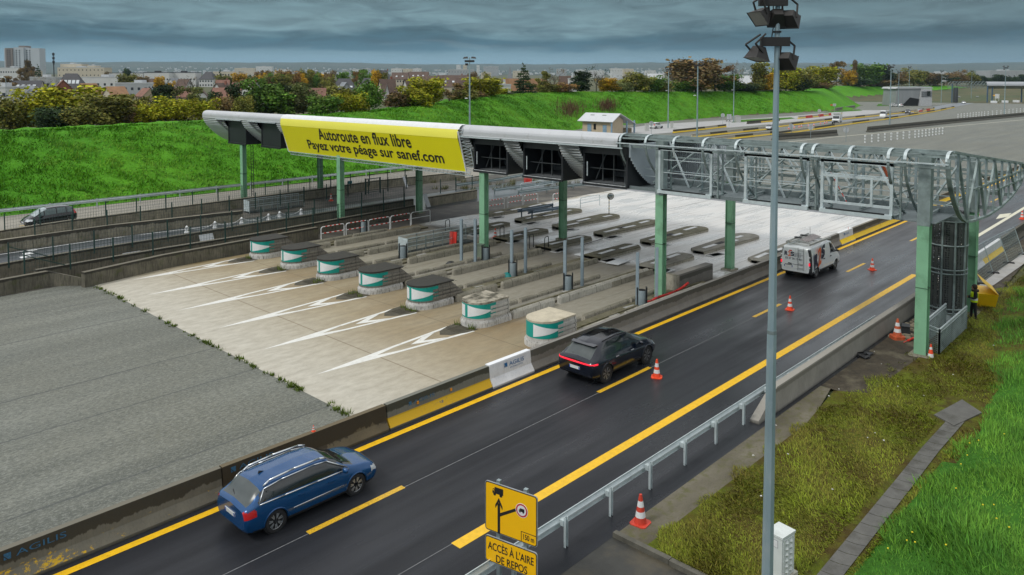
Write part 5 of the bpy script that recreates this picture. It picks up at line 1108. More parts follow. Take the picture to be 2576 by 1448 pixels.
def win_v(x,z,zt,zr):return.62<x<1.72-(z-zt)*.92 and zt+.05<z<zr-.14
dk_end=M('black_lamp_column',(.02,.02,.022),.4)
car(vn,SV,(-1.50,1.52),vw,.96,win_v,screens=((1.05,1.88,glass_m,'windscreen'),),lamps=(('lamp_column',dk_end,lambda x,y,z,s:x<-2.22 and y>.76 and.5<z<1.82),('headlamp',head_m,lambda x,y,z,s:x>2.1 and y>.5 and.76<z<.92),('lower_bumper',trim_m,lambda x,y,z,s:s<=2 and z<.44 or(x<-2.2 and z<.52))),wheel_r=.335,rim=M('steel_wheel',(.22,.23,.23),.5,.3),spokes=9)
mirrors(vn,1.38,1.06,1.26,trim_m);plate(vn,-2.485,.70,-1,y=.42)
for s in(-1,1):
 m=MB();m.box((-2.475,s*.87,.95),(.02,.09,.17));m.build('tail_lamp',lit_red_m,vn);
 for zz in(.74,1.12,1.38):m=MB();m.box((-2.475,s*.87,zz),(.02,.08,.07));m.build('lamp_lens',reflect_m,vn)
m=MB();m.bx(-2.49,-2.47,-.70,.70,.60,1.72);[m.box((-2.478,y,1.2),(.03,.015,1.15))for y in(0.0,)];m.build('rear_doors',vw,vn);m=MB();m.box((-2.50,.30,1.66),(.03,.16,.06));m.build('brake_lamp',tail_m,vn);m=MB();m.box((-2.50,.33,.88),(.03,.20,.05));m.box((-2.50,.42,.79),(.02,.46,.035));m.build('door_handle',trim_m,vn)
dkblue=M('dark_blue_lettering',(.012,.018,.045),.5);orl=M('orange_lettering',(.72,.13,.03),.5)
text('lettering','R',dkblue,vn,(-2.495,.68,1.33),(0,-1,0),(0,0,1),width=.22,height=.27,bold=.045);text('lettering','2',orl,vn,(-2.496,.46,1.30),(0,-1,0),(0,0,1),width=.18,height=.30,bold=.02);text('lettering','S',dkblue,vn,(-2.495,.29,1.33),(0,-1,0),(0,0,1),width=.22,height=.27,bold=.045)
text('lettering','03 27 30 15 03',dkblue,vn,(-2.495,.62,1.12),(0,-1,0),(0,0,1),width=1.0,height=.13,bold=.015)
m=MB();[m.box((-2.492,.62-.02-i*.045,.805+.045),(.004,.03,.02))for i in range(0)];[m.box((-2.494,-.12,1.54-i*.07),(.004,.5-.08*(i%2),.02))for i in range(4)];[m.box((-2.494,.0,.845),(.004,.95,.022))];m.build('small_print',dkblue,vn)
sd=lambda u,v:(u,-.968,v)
text('lettering','R',dkblue,vn,sd(-1.98,.50),(1,0,.40),(-.05,0,1),width=.68,height=.92,bold=.06,extrude=.01);text('lettering','2',orl,vn,sd(-1.42,.62),(1,0,.40),(-.05,0,1),width=.55,height=1.12,extrude=.014,bold=.03);text('lettering','S',dkblue,vn,sd(-.90,.98),(1,0,.40),(-.05,0,1),width=.58,height=.82,bold=.06,extrude=.01)
m=MB();[m.box((-.42,s*.965,1.02),(.18,.03,.05))for s in(-1,)];[m.box((.62,s*.965,1.02),(.16,.03,.05))for s in(-1,)];m.build('side_handles',trim_m,vn)
rk=MB();alu=M('rack_aluminium',(.50,.51,.48),.4,.4,.15,5)
for s in(-1,1):rk.box((-.5,s*.72,2.08),(3.3,.07,.12))
for x in(-2.05,-1.2,-.3,.6):rk.box((x,0,2.02),(.07,1.45,.05))
rk.build('roof_rack',alu,vn);rk=MB()
for y in(.30,.58):rk.box((-.75,y,2.18),(3.2,.06,.09))
for i in range(11):rk.box((-2.2+i*.29,.44,2.18),(.04,.26,.04))
rk.build('ladder',alu,vn);rk=MB();[rk.bar((-1.7+.05*i,-.45+.12*i,2.18),(.3+.1*i,-.42+.12*i,2.2),.05)for i in range(6)];rk.build('scaffold_tubes',M('scaffold',(.42,.38,.37),.5,.2,.3,7),vn);rk=MB();[rk.box((-1.1+.9*i,.44,2.25),(.22,.4,.05))for i in range(2)];rk.build('black_strap',black_m,vn);bar_part(vn,'aerial',[(.2,.2,1.95),(.15,.2,2.75)],.012,trim_m)
rk=MB()
for y in(-.18,-.52):rk.bar((-2.54,y,.52),(-2.54,y,1.9),.018)
for i in range(5):rk.bar((-2.54,-.18,.66+i*.27),(-2.54,-.52,.66+i*.27),.015)
rk.build('rear_ladder',M('ladder_grey',(.20,.21,.21),.5),vn)
# ---- black MPV on the slip road, driving towards the camera side
bk=paint('black_car_paint',(.004,.005,.007),.1,.22);p=P(113,566)
mp=thing('hatchback','black tall hatchback passing on the slip road behind the mesh fence','car',(19.9,71.9,0),math.pi+.05)
SM=[(-1.92,.42,.86,.95,.70,.76,.70,.58),(-1.84,.32,.98,1.12,.80,.84,.78,.60),(-1.65,.28,1.00,1.40,.84,.87,.81,.60),(-1.3,.26,1.00,1.53,.85,.88,.81,.60),(-.5,.24,.97,1.59,.85,.88,.81,.60),(.2,.24,.93,1.56,.85,.88,.80,.60),(.7,.24,.90,1.36,.85,.88,.79,.62),(1.2,.24,.86,1.05,.85,.88,.77,.66),(1.5,.26,.81,.90,.84,.87,.74,.64),(1.78,.30,.70,.76,.76,.80,.66,.55),(1.92,.38,.58,.61,.64,.68,.56,.46)]
def win_m(x,z,zt,zr):return zt+.04<z<zr-.09 and-1.62+(z-zt)*.3<x<1.15-(z-zt)*1.25 and not(-.4<x<-.3)and not(.52<x<.6)and not(-1.15<x<-1.08)
car(mp,SM,(-1.28,1.28),bk,.88,win_m,screens=((-1.82,-1.42,glass_grey,'rear_window'),(.35,1.3,M('bright_windscreen',(.30,.36,.37),.1,0,.2,3),'windscreen')),lamps=(('tail_lamp',tail_m,lambda x,y,z,s:x<-1.68 and y>.55 and.90<z<1.25),('headlamp',head_m,lambda x,y,z,s:x>1.45 and y>.42 and.62<z<.78)),wheel_r=.31,step=.05,spokes=6,glass=M('grey_green_glass',(.09,.13,.13),.1,0,.2,3));mirrors(mp,.75,.93,.98,bk);plate(mp,1.93,.5,1)
# ---- smaller traffic in the distance
def small_car(name,label,pos,rz,col,S=SM,win=win_m,wr=.31,wheels=(-1.28,1.28),scr=((-1.82,-1.42,glass_m,'rear_window'),(.35,1.3,glass_m,'windscreen')),cat='car',group=None,tailx=-1.68,headx=1.45):
 r_=thing(name,label,cat,pos,rz,group);car(r_,S,wheels,col,.88,win,screens=scr,lamps=(('tail_lamp',tail_m,lambda x,y,z,s:x<tailx and y>.55 and.85<z<1.15),('headlamp',head_m,lambda x,y,z,s:x>headx and y>.42 and.6<z<.8)),wheel_r=wr,step=.09,arch_lip=False,spokes=5,nseg=(1,1,5,3,2,4,4,2,4));return r_
whp=paint('white_car_paint',(.66,.68,.68),0,.35);silver=paint('silver_car_paint',(.36,.39,.41),.5,.35)
p=P(1651,323.8);hx=small_car('patrol_car','white hatchback with chequered side band near the beige building',(p.x,p.y,0),-.06,whp)
m=MB()
for i in range(9):
 m.mat(i%2);m.bx(-1.0+i*.22,-.78+i*.22,-.892,-.885,.58,.70)
m.build('chequered_band',[ink,whp],hx)
p=P(2283.5,286);small_car('suv','dark SUV following the white delivery van on the far carriageway',(p.x,p.y,0),math.pi+.25,paint('dark_far_paint',(.02,.022,.026)),S=SS,win=win_s,wr=.375,wheels=(-1.45,1.43),scr=((-2.24,-1.76,glass_m,'rear_window'),(.4,1.17,glass_m,'windscreen')),tailx=-2.1,headx=2.0)
p=P(2314,282);small_car('saloon_car','silver saloon behind the dark SUV on the far carriageway',(p.x,p.y,0),math.pi+.25,silver,S=SE,win=win_e,scr=((-2.15,-1.66,glass_m,'rear_window'),(.46,1.22,glass_m,'windscreen')),tailx=-2.0,headx=1.95)
p=P(2424,261.5);small_car('saloon_car','white saloon far away on the curve before the distant toll plaza',(p.x,p.y,0),math.pi+.35,whp,S=SE,win=win_e,scr=((-2.15,-1.66,glass_m,'rear_window'),(.46,1.22,glass_m,'windscreen')),tailx=-2.0,headx=1.95)
p=P(1936,327);small_car('saloon_car','grey saloon mostly hidden behind the foreground lamp mast',(p.x,p.y,0),math.pi+.2,silver,S=SE,win=win_e,scr=((-2.15,-1.66,glass_m,'rear_window'),(.46,1.22,glass_m,'windscreen')),tailx=-2.0,headx=1.95)
for k,(px_,py_,lab)in enumerate([(2248,269,'white pickup parked in front of the grey angular building'),(2266,269.5,'second white car half behind the white pickup by the grey building')]):p=P(px_,py_);small_car('parked_car',lab,(p.x,p.y,0),-.5+.6*k,whp)
for k,(px_,py_,lab)in enumerate([(2458,250.5,'small white van far off beyond the blue distant columns'),(2412,250.5,'white van partly hidden behind a blue column of the distant plaza')]):p=P(px_,py_);small_car('small_van',lab,(p.x,p.y,0),math.pi+.2,whp,S=SV,win=win_v,wr=.335,wheels=(-1.5,1.52),scr=((1.05,1.88,glass_m,'windscreen'),),cat='van',tailx=-2.4,headx=2.2)
p=P(2222,298.5);sp=small_car('delivery_van','tall white delivery van on the far carriageway, facing us',(p.x,p.y,0),math.pi+.22,whp,S=[(x*1.12,zb,zt*1.08,zr*1.33 if x<1.2 else zr*1.22,a,b_,c_,d_)for(x,zb,zt,zr,a,b_,c_,d_)in SV],win=lambda x,z,zt,zr:.9<x<1.9-(z-zt)*.8 and zt+.05<z<zt+.62,wr=.34,wheels=(-1.75,1.7),scr=((1.35,2.1,glass_m,'windscreen'),),cat='van',tailx=-2.7,headx=2.4);plate(sp,2.82,.55,1)
p=P(2105,312);bt=thing('box_truck','white box truck with dark grille leading the far carriageway traffic','truck',(p.x,p.y,0),math.pi+.24)
m=MB();m.bx(-3.0,.75,-1.08,1.08,.85,3.2);m.build('cargo_box',whp,bt);m=MB();m.bx(-3.0,.9,-.8,.8,.45,.85);m.build('chassis',trim_m,bt);m=MB();m.add([(.8,-1,.45),(.8,1,.45),(2.75,1,.45),(2.75,-1,.45),(.8,-1,1.2),(.8,1,1.2),(2.8,.95,1.15),(2.8,-.95,1.15),(.85,-.9,2.35),(.85,.9,2.35),(1.35,.88,2.32),(1.35,-.88,2.32),(2.1,.92,1.45),(2.1,-.92,1.45)],[(0,1,2,3),(0,3,7,4),(1,5,6,2),(3,2,6,7),(7,6,12,13),(13,12,10,11),(8,11,10,9),(4,8,9,5),(4,7,13,11,8),(5,9,10,12,6)]);m.build('cab',whp,bt)
m=MB();m.quad((2.06,-.84,1.52),(2.06,.84,1.52),(1.42,.8,2.22),(1.42,-.8,2.22));gl_=m.build('windscreen',glass_m,bt);gl_.location=(.03,0,.02);m=MB();m.bx(2.79,2.83,-.6,.6,.72,1.0);m.build('grille',trim_m,bt);m=MB();m.bx(2.76,2.82,-.95,.95,.45,.68);m.build('bumper',trim_m,bt)
for s in(-1,1):m=MB();m.bx(2.74,2.82,s*.86-.12,s*.86+.12,.82,1.08);m.build('headlamp',head_m,bt);m=MB();m.quad((1.3,s*.935,1.4),(1.95,s*.95,1.4),(1.42,s*.91,2.15),(1.3,s*.91,2.15));m.build('side_window',glass_m,bt)
m=MB();m.bx(.3,1.1,-.85,.85,2.75,3.12);m.build('cooling_unit',M('grey_unit',(.45,.46,.46),.5),bt)
for x in(-1.9,1.9):
 for s in(-1,1):wheel(bt,x,s*.88,.37,.24,rim_m)
mirrors(bt,1.9,1.12,1.6,trim_m)
p=P(2505,249.5);yt=thing('works_truck','yellow works truck with beacon under the distant toll canopy','truck',(p.x,p.y,0),.5);ytm=M('works_yellow',(.72,.40,.01),.5)
m=MB();m.bx(-3,1,-1.2,1.2,.9,2.2);m.build('body',ytm,yt);m=MB();m.bx(1.05,2.9,-1.1,1.1,.6,2.6);m.build('cab',ytm,yt);m=MB();m.bx(2.9,2.93,-.9,.9,1.6,2.4);m.build('windscreen',glass_m,yt);m=MB();m.lathe([(.2,2.6),(.2,2.9)],(1.5,0,0),8);m.build('beacon',orange_m,yt)
for x in(-1.8,1.9):
 for s in(-1,1):wheel(yt,x,s*.95,.45,.28,rim_m)
 # ---- yellow truck sign on its two posts
sg=thing('road_sign','yellow truck diversion sign with distance box and a second plate below','road sign',(12.1,11.6,0))
dS=17.25;tl,tr_,bl,br=PD(1220.3,1207.6,dS*1.022),PD(1351.6,1277.5,dS*.978),PD(1223.2,1330.4,dS*1.022),PD(1353,1406,dS*.978)
sR=(tr_-tl);sR.z=0;SW=sR.length;sR.normalize();SH=tl.z-bl.z;sU=Vector((0,0,1));sN=sR.cross(sU)*1.0
base=Vector((tl.x,tl.y,0));sg.location=base
def sp(u,v,n=0.0):return sR*u+sU*v+sN*n
zb1=bl.z
def rounded(u0,u1,v0,v1,r,k=5):
 o=[]
 for cx_,cy_,a0 in((u1-r,v1-r,0),(u0+r,v1-r,90),(u0+r,v0+r,180),(u1-r,v0+r,270)):
  for i in range(k+1):a=R(a0+90*i/k);o.append((cx_+r*math.cos(a),cy_+r*math.sin(a)))
 return o
def flat(nm,poly,n0,n1,mat,par=sg):
 m=MB();k=len(poly);m.add([sp(u,v,n0)for u,v in poly]+[sp(u,v,n1)for u,v in poly],[tuple(range(k))[::-1],tuple(range(k,2*k))]+[(i,(i+1)%k,k+(i+1)%k,k+i)for i in range(k)]);return m.build(nm,mat,par)
sign_back=M('sign_back',(.35,.37,.37),.5,.3)
def panel(v0,v1,nm):
 a=flat(nm,rounded(0,SW,v0,v1,.07),-.03,0,sign_back);flat('border',rounded(.012,SW-.012,v0+.012,v1-.012,.06),0,.003,ink,a);flat('face',rounded(.03,SW-.03,v0+.03,v1-.03,.05),.003,.006,sign_yellow,a);return a
p1=panel(zb1,zb1+SH,'upper_plate');p2=panel(zb1-.13-.62,zb1-.13,'lower_plate')
def ic(poly,n=.0095,mat=ink,par=None):return flat('pictogram',poly,.006,n,mat,par or p1)
def truck_icon(u,v,s,par=None,n=.0095):
 m=MB();sv2=s*.72
 def q(poly):k=len(poly);m.add([sp(u+a*s,v+b*sv2,n)for a,b in poly],[tuple(range(k))])
 q([(.20,.28),(1,.28),(1,1),(.20,1)]);q([(.0,.28),(.18,.28),(.18,.80),(.06,.80),(.0,.5)]);
 for cx_ in(.20,.78):q([(cx_+.13*math.cos(t),.2+.17*math.sin(t))for t in np.linspace(0,2*math.pi,14)[:-1]])
 o=m.build('truck_pictogram',ink,par or p1,fix=False);m=MB();m.add([sp(u+a*s,v+b*sv2,n+.002)for a,b in[(.05,.55),(.14,.55),(.14,.72),(.08,.72)]],[(0,1,2,3)]);m.build('cab_window',sign_yellow,o,fix=False)
fU=lambda px_:(px_-1220.3)/131.3*SW
V1=zb1+SH
truck_icon(SW*.15,V1-SH*.255,SW*.21)
cxA=SW*.275
ic([(cxA-.035,zb1+.01),(cxA+.035,zb1+.01),(cxA+.035,zb1+SH*.62),(cxA-.035,zb1+SH*.62)]);ic([(cxA,zb1+SH*.73),(cxA-.10,zb1+SH*.57),(cxA-.10,zb1+SH*.50),(cxA,zb1+SH*.64),(cxA+.10,zb1+SH*.50),(cxA+.10,zb1+SH*.57)])
ic([(cxA+.03,zb1+SH*.36),(SW*.66,zb1+SH*.62),(SW*.66,zb1+SH*.68),(cxA+.03,zb1+SH*.43)])
cC=(SW*.715,zb1+SH*.635);circ=lambda r:[(cC[0]+r*math.cos(t),cC[1]+r*math.sin(t))for t in np.linspace(0,2*math.pi,30)[:-1]]
ic(circ(.165),.011,reflect_m);ic(circ(.152),.0125,M('sign_red',(.50,.012,.02),.45));ic(circ(.118),.014,reflect_m);truck_icon(cC[0]-.075,cC[1]-.06,.15,n=.0155)
bx0,bx1,by0,by1=SW*.70,SW-.03,zb1+.03,zb1+SH*.225
for poly in([(bx0,by0),(bx0+.015,by0),(bx0+.015,by1),(bx0,by1)],[(bx0,by1-.015),(bx1,by1-.015),(bx1,by1),(bx0,by1)]):ic(poly)
text('lettering','150 m',ink,p1,sp(bx0+.06,by0+.06,.008),sR,sU,width=.29,height=.13,bold=.012)
text('lettering',"ACCÈS À L'AIRE",ink,p2,sp(.085,zb1-.13-.315,.008),sR,sU,width=SW-.17,height=.235,bold=.012);text('lettering','DE REPOS',ink,p2,sp(SW*.22,zb1-.13-.575,.008),sR,sU,width=SW*.60,height=.185,bold=.012)
for u in(SW*.24,SW*.76):m=MB();c_=sp(u,0,-.075);m.box((c_.x,c_.y,(V1+.06)/2),(.09,.09,V1+.06),math.atan2(sR.y,sR.x));m.build('post',galv,sg)
# ---- lamp mast close to the camera
mb_=PD(1930.5,1448,16.4);mast=thing('lamp_mast','tall tapered grey floodlight mast standing in the mown grass close to us','lamp mast',(mb_.x,mb_.y,0));zt_=PD(1954,0,16.4).z+.5
m=MB();m.lathe([(.135,0),(.105,6.6)],n=8);m.lathe([(.097,6.5),(.048,zt_)],n=8);m.build('pole',mast_m,mast);m=MB();m.lathe([(.106,6.55),(.106,6.63)],n=8);m.build('joint_ring',galv_dull,mast)
def mz(y):return PD(1952,y,16.4).z
rv=Vector((sa_,-ca,0));fvv=Vector((ca,sa_,0));flood_m=M('dark_floodlight',(.018,.016,.014),.55);flood_glass=M('floodlight_glass',(.16,.17,.16),.25)
for yy,a,b in((106,-.37,.24),(5,-.42,.18),(108,0,0)):
 if a==0:continue
 m=MB();z=mz(yy);m.bar(rv*a+Vector((0,0,z))-fvv*.06,rv*b+Vector((0,0,z))-fvv*.06,.10,.19);m.build('cross_arm',flood_m,mast)
def floodlight(u,z,face,tiltdeg,w_=.40):
 root=MB();d=face.normalized();l=Vector((0,0,1)).cross(d).normalized();t=R(tiltdeg);n_=d*math.cos(t)-Vector((0,0,math.sin(t)));up=l.cross(n_)*-1;up=n_.cross(l);c=rv*u+Vector((0,0,z))
 q=lambda a,b,e:c+l*a+up*b+n_*e
 h=.17;w2=w_/2;fr_=[q(-w2,-h,.12),q(w2,-h,.12),q(w2,h,.12),q(-w2,h,.12)];bk=[q(-w2*.55,-h*.45,-.14),q(w2*.55,-h*.45,-.14),q(w2*.55,h*.5,-.14),q(-w2*.55,h*.5,-.14)];rim2=[q(-w2-.02,-h-.02,.145),q(w2+.02,-h-.02,.145),q(w2+.02,h+.02,.145),q(-w2-.02,h+.02,.145)]
 root.add(fr_+bk+rim2,[(7,6,5,4),(0,1,5,4),(1,2,6,5),(2,3,7,6),(3,0,4,7),(8,9,1,0),(9,10,2,1),(10,11,3,2),(11,8,0,3)]);o=root.build('floodlight',flood_m,mast)
 g=MB();g.quad(*[q(a,b,.135)for a,b in((-w2,-h),(w2,-h),(w2,h),(-w2,h))]);g.build('glass',flood_glass,o);br_=MB()
 for s in(-1,1):br_.path([q(s*(w2*.8),0,0),q(s*(w2*.8),.22,-.05)+Vector((0,0,.08)),rv*(u*.75)+l*(s*.08)+Vector((0,0,z+.40))],.022,5)
 br_.build('bracket',flood_m,o)
floodlight(-.40,mz(140)+.05,-rv*.5-fvv*.2,75);floodlight(.20,mz(150),fvv*.8+rv*.6,35,.36);floodlight(-.33,mz(38),-rv*.9-fvv*.35,40);floodlight(.24,mz(45),fvv*.9+rv*.5,40,.38);floodlight(-.02,mz(42),fvv,40,.36)
m=MB();m.path([rv*-.10+Vector((0,0,mz(8))),rv*-.075+Vector((0,0,mz(60))),rv*-.12+Vector((0,0,mz(98)))],.012,5);m.build('cable',black_m,mast)
for yy in(2,49,81,107):m=MB();m.tube(Vector((0,0,mz(yy)-.02)),Vector((0,0,mz(yy)+.02)),.085,n=10);m.build('strap',black_m,mast)
# ---- white cabinet at the foot of the mast
cb_m=M('cabinet_white',(.60,.64,.62),.5,0,.07,3,col2=(.42,.45,.42),c2s=1.4,c2t=.66)
dC=17.6;c0=PD(1968,1354,dC);zc1=c0.z;corner=Vector((c0.x,c0.y,0));ca_v=PD(1947,1337,dC*1.010);ca_v.z=0;cb_v=PD(2000,1321,dC*1.02);cb_v.z=0
ux=(ca_v-corner);ux=ux.normalized();uy=(cb_v-corner).normalized();uy=(uy-ux*uy.dot(ux)).normalized();cab=thing('street_cabinet','white street cabinet with diamond-studded door beside the near mast','cabinet',corner);LA,LB=.42,.52
cq=lambda a,b,z:ux*a+uy*b+Vector((0,0,z))
def cbox(nm,a0,a1,b0,b1,z0,z1,mat,par=cab):m=MB();m.add([cq(a,b,z)for z in(z0,z1)for a,b in((a0,b0),(a1,b0),(a1,b1),(a0,b1))],[(3,2,1,0),(4,5,6,7),(0,1,5,4),(1,2,6,5),(2,3,7,6),(3,0,4,7)]);return m.build(nm,mat,par)
cbox('plinth',-.06,LA+.06,-.06,LB+.08,-.05,zc1-1.02,M('pale_plinth',(.42,.41,.34),.7,0,.2,4));cbox('body',0,LA,0,LB,zc1-1.04,zc1-.05,cb_m);cbox('lid',-.02,LA+.02,-.02,LB+.02,zc1-.05,zc1,cb_m)
dr=cbox('door',.03,LA-.03,-.02,0,zc1-1.0,zc1-.10,cb_m)if False else cbox('door',-.015,0,.04,LB-.04,zc1-1.0,zc1-.10,cb_m)
m=MB()
for i in range(2):
 for j in range(6):
  b0_,z0_=.10+i*.17,zc1-.96+j*.14;c_=[cq(-.016,b0_+.08+dx,z0_+.07+dz)for dx,dz in((-.08,0),(0,-.07),(.08,0),(0,.07))]+[cq(-.055,b0_+.08,z0_+.07)];m.add(c_,[(0,1,4),(1,2,4),(2,3,4),(3,0,4)])
studs=MB();
m.tf=None;m.build('diamond_studs',cb_m,dr);
m=MB()
for i in range(2):
 for j in range(6):
  a0_,z0_=.06+i*.15,zc1-.96+j*.14;c_=[cq(a0_+.07+dx,-.004,z0_+.07+dz)for dx,dz in((-.07,0),(0,-.07),(.07,0),(0,.07))]+[cq(a0_+.07,-.04,z0_+.07)]
lb_=cbox('label_plate',.12,.34,-.006,-.001,zc1-.30,zc1-.14,reflect_m);cbox('label_frame',.11,.35,-.004,-.0005,zc1-.31,zc1-.13,M('grey_frame',(.25,.26,.27),.5))
# ---- traffic cones
def cone_proto(name,label,pos,h_=.75,mats=(orange_m,reflect_m),base_stack=1,no_base=False,group='traffic cones'):
 root=thing(name,label,'cone',pos,rnd.uniform(0,1.5),group);zb_=.04*base_stack
 if not no_base:
  for i in range(base_stack):m=MB();b_=.22*h_/.75*(1-.0*i);m.prism([(b_,b_*.7),(b_*.7,b_),(-b_*.7,b_),(-b_,b_*.7),(-b_,-b_*.7),(-b_*.7,-b_),(b_*.7,-b_),(b_,-b_*.7)],.04*i+.002*i,.04*(i+1));m.build('base',mats[0],root)
 m=MB();r0,r1=.155*h_/.75,.035*h_/.75;n=16;cuts_=[0,.22,.42,.58,.78,1.0]if not no_base else[0,.30,.62,.80,1.0];
 for i,(a,b)in enumerate(zip(cuts_[:-1],cuts_[1:])):
  m.k=(i%2)if not no_base else(1,0,1,0)[i];ra,rb=r0+(r1-r0)*a,r0+(r1-r0)*b;m.tube((0,0,zb_+a*(h_-zb_)),(0,0,zb_+b*(h_-zb_)),ra,rb,n,caps=(i==len(cuts_)-2))
 m.build('striped_body',list(mats),root,smooth=True,sharp=40);return root
cone=None
for px_,py_,lab in[(1652,950,'clean orange and white cone on the lane line beside the dark SUV'),(1987,780,'orange and white cone on the lane line right of the grey mast'),(2194,680,'orange and white cone ahead on the lane line, beside the white van')]:
 p=P(px_,py_)
 if cone is None:cone=cone_proto('traffic_cone',lab,p)
 else:dup(cone,p,rnd.uniform(0,1.5),lab)
cone_proto('traffic_cone','grubby red cone with broad base standing on the mossy concrete by the guardrail',P(1611,1318),.82,(M('dirty_red_plastic',(.55,.05,.025),.55,0,.2,8),reflect_m));cone_proto('traffic_cone','faded orange cone on a pile of stacked bases near the parapet',P(2257,853),.95,(oldorange_m,reflect_m),4);cone_proto('traffic_cone','small cone without base leaning at the foot of the near green column',P(2341,902),.62,(orange_m,reflect_m),no_base=True)
for px_,py_,lab in[(1057,438,'small cone on the far slip road behind the yellow banner'),(833,506,'worn cone against the wall left of the second green column'),(1246,599,'worn cone on the kerb wall near the small dark hoop'),(2461,552,'cone on the highway seen through the near end of the truss'),(2571,552,'cone top beyond the verge-side barriers at the frame edge'),(784,1086,'tiny red stub behind the brown soaked barrier'),(2118,577,'tiny red stub behind the white barrier cover with yellow foot')]:
 p=P(px_,py_);c_=dup(cone,p,rnd.uniform(0,1.5),lab,scale=(1,1,1)if py_<1000 and px_<2100 or px_>2400 else(.28,.28,.26));
 if 'stub' in lab:c_.location=P(px_,py_,.86-.05);c_.location.y=21.1;c_.location.z=.85
for k,px_y in enumerate([(1984.5,325),(1998,323),(2010,321),(2016,319.5),(2033.5,318),(2047.5,316),(2064,313),(2074.5,311.5),(2080,310)]):p=P(*px_y);dup(cone,(p.x,p.y,0),0,f'small cone, {ORD[k]} of the far line leading to the white box truck')
# ---- verge clutter
p=P(2278,838);m=MB();m.box((0,0,.17),(.62,.40,.30),.3,taper=.85);m.box((0,0,.35),(.58,.36,.06),.3);o=m.build('tool_case',black_m);o.location=p;tag(o,'black tool case lying on bare soil behind the stacked-base cone','case')
p=P(2163,893);V=[(rnd.gauss(0,.22),rnd.gauss(0,.14),abs(rnd.gauss(.06,.06)))for _ in range(40)];m=MB();m.add(V,[tuple(rnd.sample(range(40),3))for _ in range(70)]);o=m.build('plastic_sheet',M('black_plastic',(.012,.012,.013),.3),fix=False);o.location=p+Vector((0,-.25,.02));tag(o,'crumpled black plastic lying at the foot of the parapet','plastic sheet')
p,q=P(2273,862,.08),P(2301,850,.08);m=MB();m.tube(p+(q-p)*.4,q,.05,n=8);m.tube(p,p+(q-p)*.4,.018,n=6);o=m.build('red_tool',red_m);tag(seat(o,p),'red cylinder-shaped tool lying on bare soil by the near green column','tool')
yb_=thing('grit_bin','yellow grit bin with tilted open lid behind the worker','bin',P(2447,778)+Vector((1.5,-.1,0)),.35);m=MB();m.prism([(-.75,-.5),(.75,-.5),(.75,.5),(-.75,.5)],0,.75,[(-.95,-.62),(.95,-.62),(.95,.62),(-.95,.62)]);m.build('tub',yellow_plastic,yb_);m=MB();m.add([(-.98,-.62,.76),(.98,-.62,.76),(.98,.1,1.35),(-.98,.1,1.35),(-.98,-.55,.82),(.98,-.55,.82),(.98,.15,1.42),(-.98,.15,1.42)],[(0,1,2,3),(7,6,5,4),(0,4,5,1),(1,5,6,2),(2,6,7,3),(3,7,4,0)]);m.build('lid',yellow_plastic,yb_)
m=MB();m.box((0,0,.25),(1.3,.8,.9),.2,taper=1.15);tl_=m.build('sack',M('pale_sack',(.36,.33,.28),.9,0,.3,8,bump=.5));tl_.location=P(2421,775)+Vector((.4,0,0));tag(tl_,'bulging pale sack beside the yellow grit bin','sack')
rub=MB()
for i in range(46):a=Vector((rnd.uniform(38,42),rnd.uniform(10.9,11.6),.03));rub.box(a,(rnd.uniform(.1,.4),rnd.uniform(.08,.3),rnd.uniform(.03,.12)),rnd.uniform(0,3),.7)
tag(rub.build('rubble',M('sandy_rubble',(.27,.23,.16),.9,0,.3,6)),'sandy rubble strewn along the parapet behind the near green column','rubble',kind='stuff')
hf=thing('site_fence','leaning temporary site fence with black rubber feet on the verge','fence',P(2464,716));fp=[(2464,716),(2499,689),(2538,664),(2576,643)];ft=[(2458,632),(2483,607),(2515,590),(2552,575)]
for k,(a,b)in enumerate(zip(fp,ft)):
 p=P(*a);h_=2.0;p_=p-hf.location;tp_=p_+Vector((.15,.65,h_*.93));m=MB();m.tube(p_,tp_,.022,n=6);m.build('post',galv,hf);m=MB();m.box(p_+Vector((0,0,.06)),(.24,.70,.12),.2,.85);m.build('rubber_foot',rubber,hf)
 if k:m=MB();m.tube(pv,p_,.02,n=5);m.tube(tv,tp_,.02,n=5);m.build('rail',galv,hf);m=MB();[m.bar(pv.lerp(p_,t),tv.lerp(tp_,t),.006)for t in np.linspace(0,1,36)];[m.bar(pv.lerp(tv,t),p_.lerp(tp_,t),.006)for t in np.linspace(0,1,14)];m.build('wire_mesh',galv,hf,fix=False)
 pv,tv=p_,tp_
gut=M('gutter_concrete',(.105,.103,.092),.6,0,.2,2.5,col2=(.05,.047,.035),c2s=1.2,c2t=.6,bump=.3,bscale=20)
gl=MB();ptsL=[(30.0,7.08),(27,7.12),(24.3,7.08),(21.2,7.05),(18.4,7.02),(14,6.95)];ptsR=[(x+.1,y-.48)for x,y in ptsL]
for(a,b,c,d)in zip(ptsL[:-1],ptsL[1:],ptsR[1:],ptsR[:-1]):
 n=5
 for i in range(n):l=lambda p,q,t:(p[0]+(q[0]-p[0])*t,p[1]+(q[1]-p[1])*t);t0,t1=i/n,(i+.97)/n;q0,q1,q2,q3=l(a,b,t0),l(a,b,t1),l(d,c,t1),l(d,c,t0);m0=((q0[0]+q3[0])/2,(q0[1]+q3[1])/2);m1=((q1[0]+q2[0])/2,(q1[1]+q2[1])/2);gl.add([(*q0,.085),(*q1,.085),(*m1,.062),(*m0,.062),(*q2,.085),(*q3,.085)],[(0,1,2,3),(3,2,4,5)])
tag(gl.build('drainage_gutter',gut),kind='structure');m=MB();a=[P(2350,1050),P(2420,1012),P(2470,1045),P(2400,1078)];m.prism([(v.x,v.y)for v in a],.0,.10);tag(m.build('manhole_slab',gut),kind='structure')
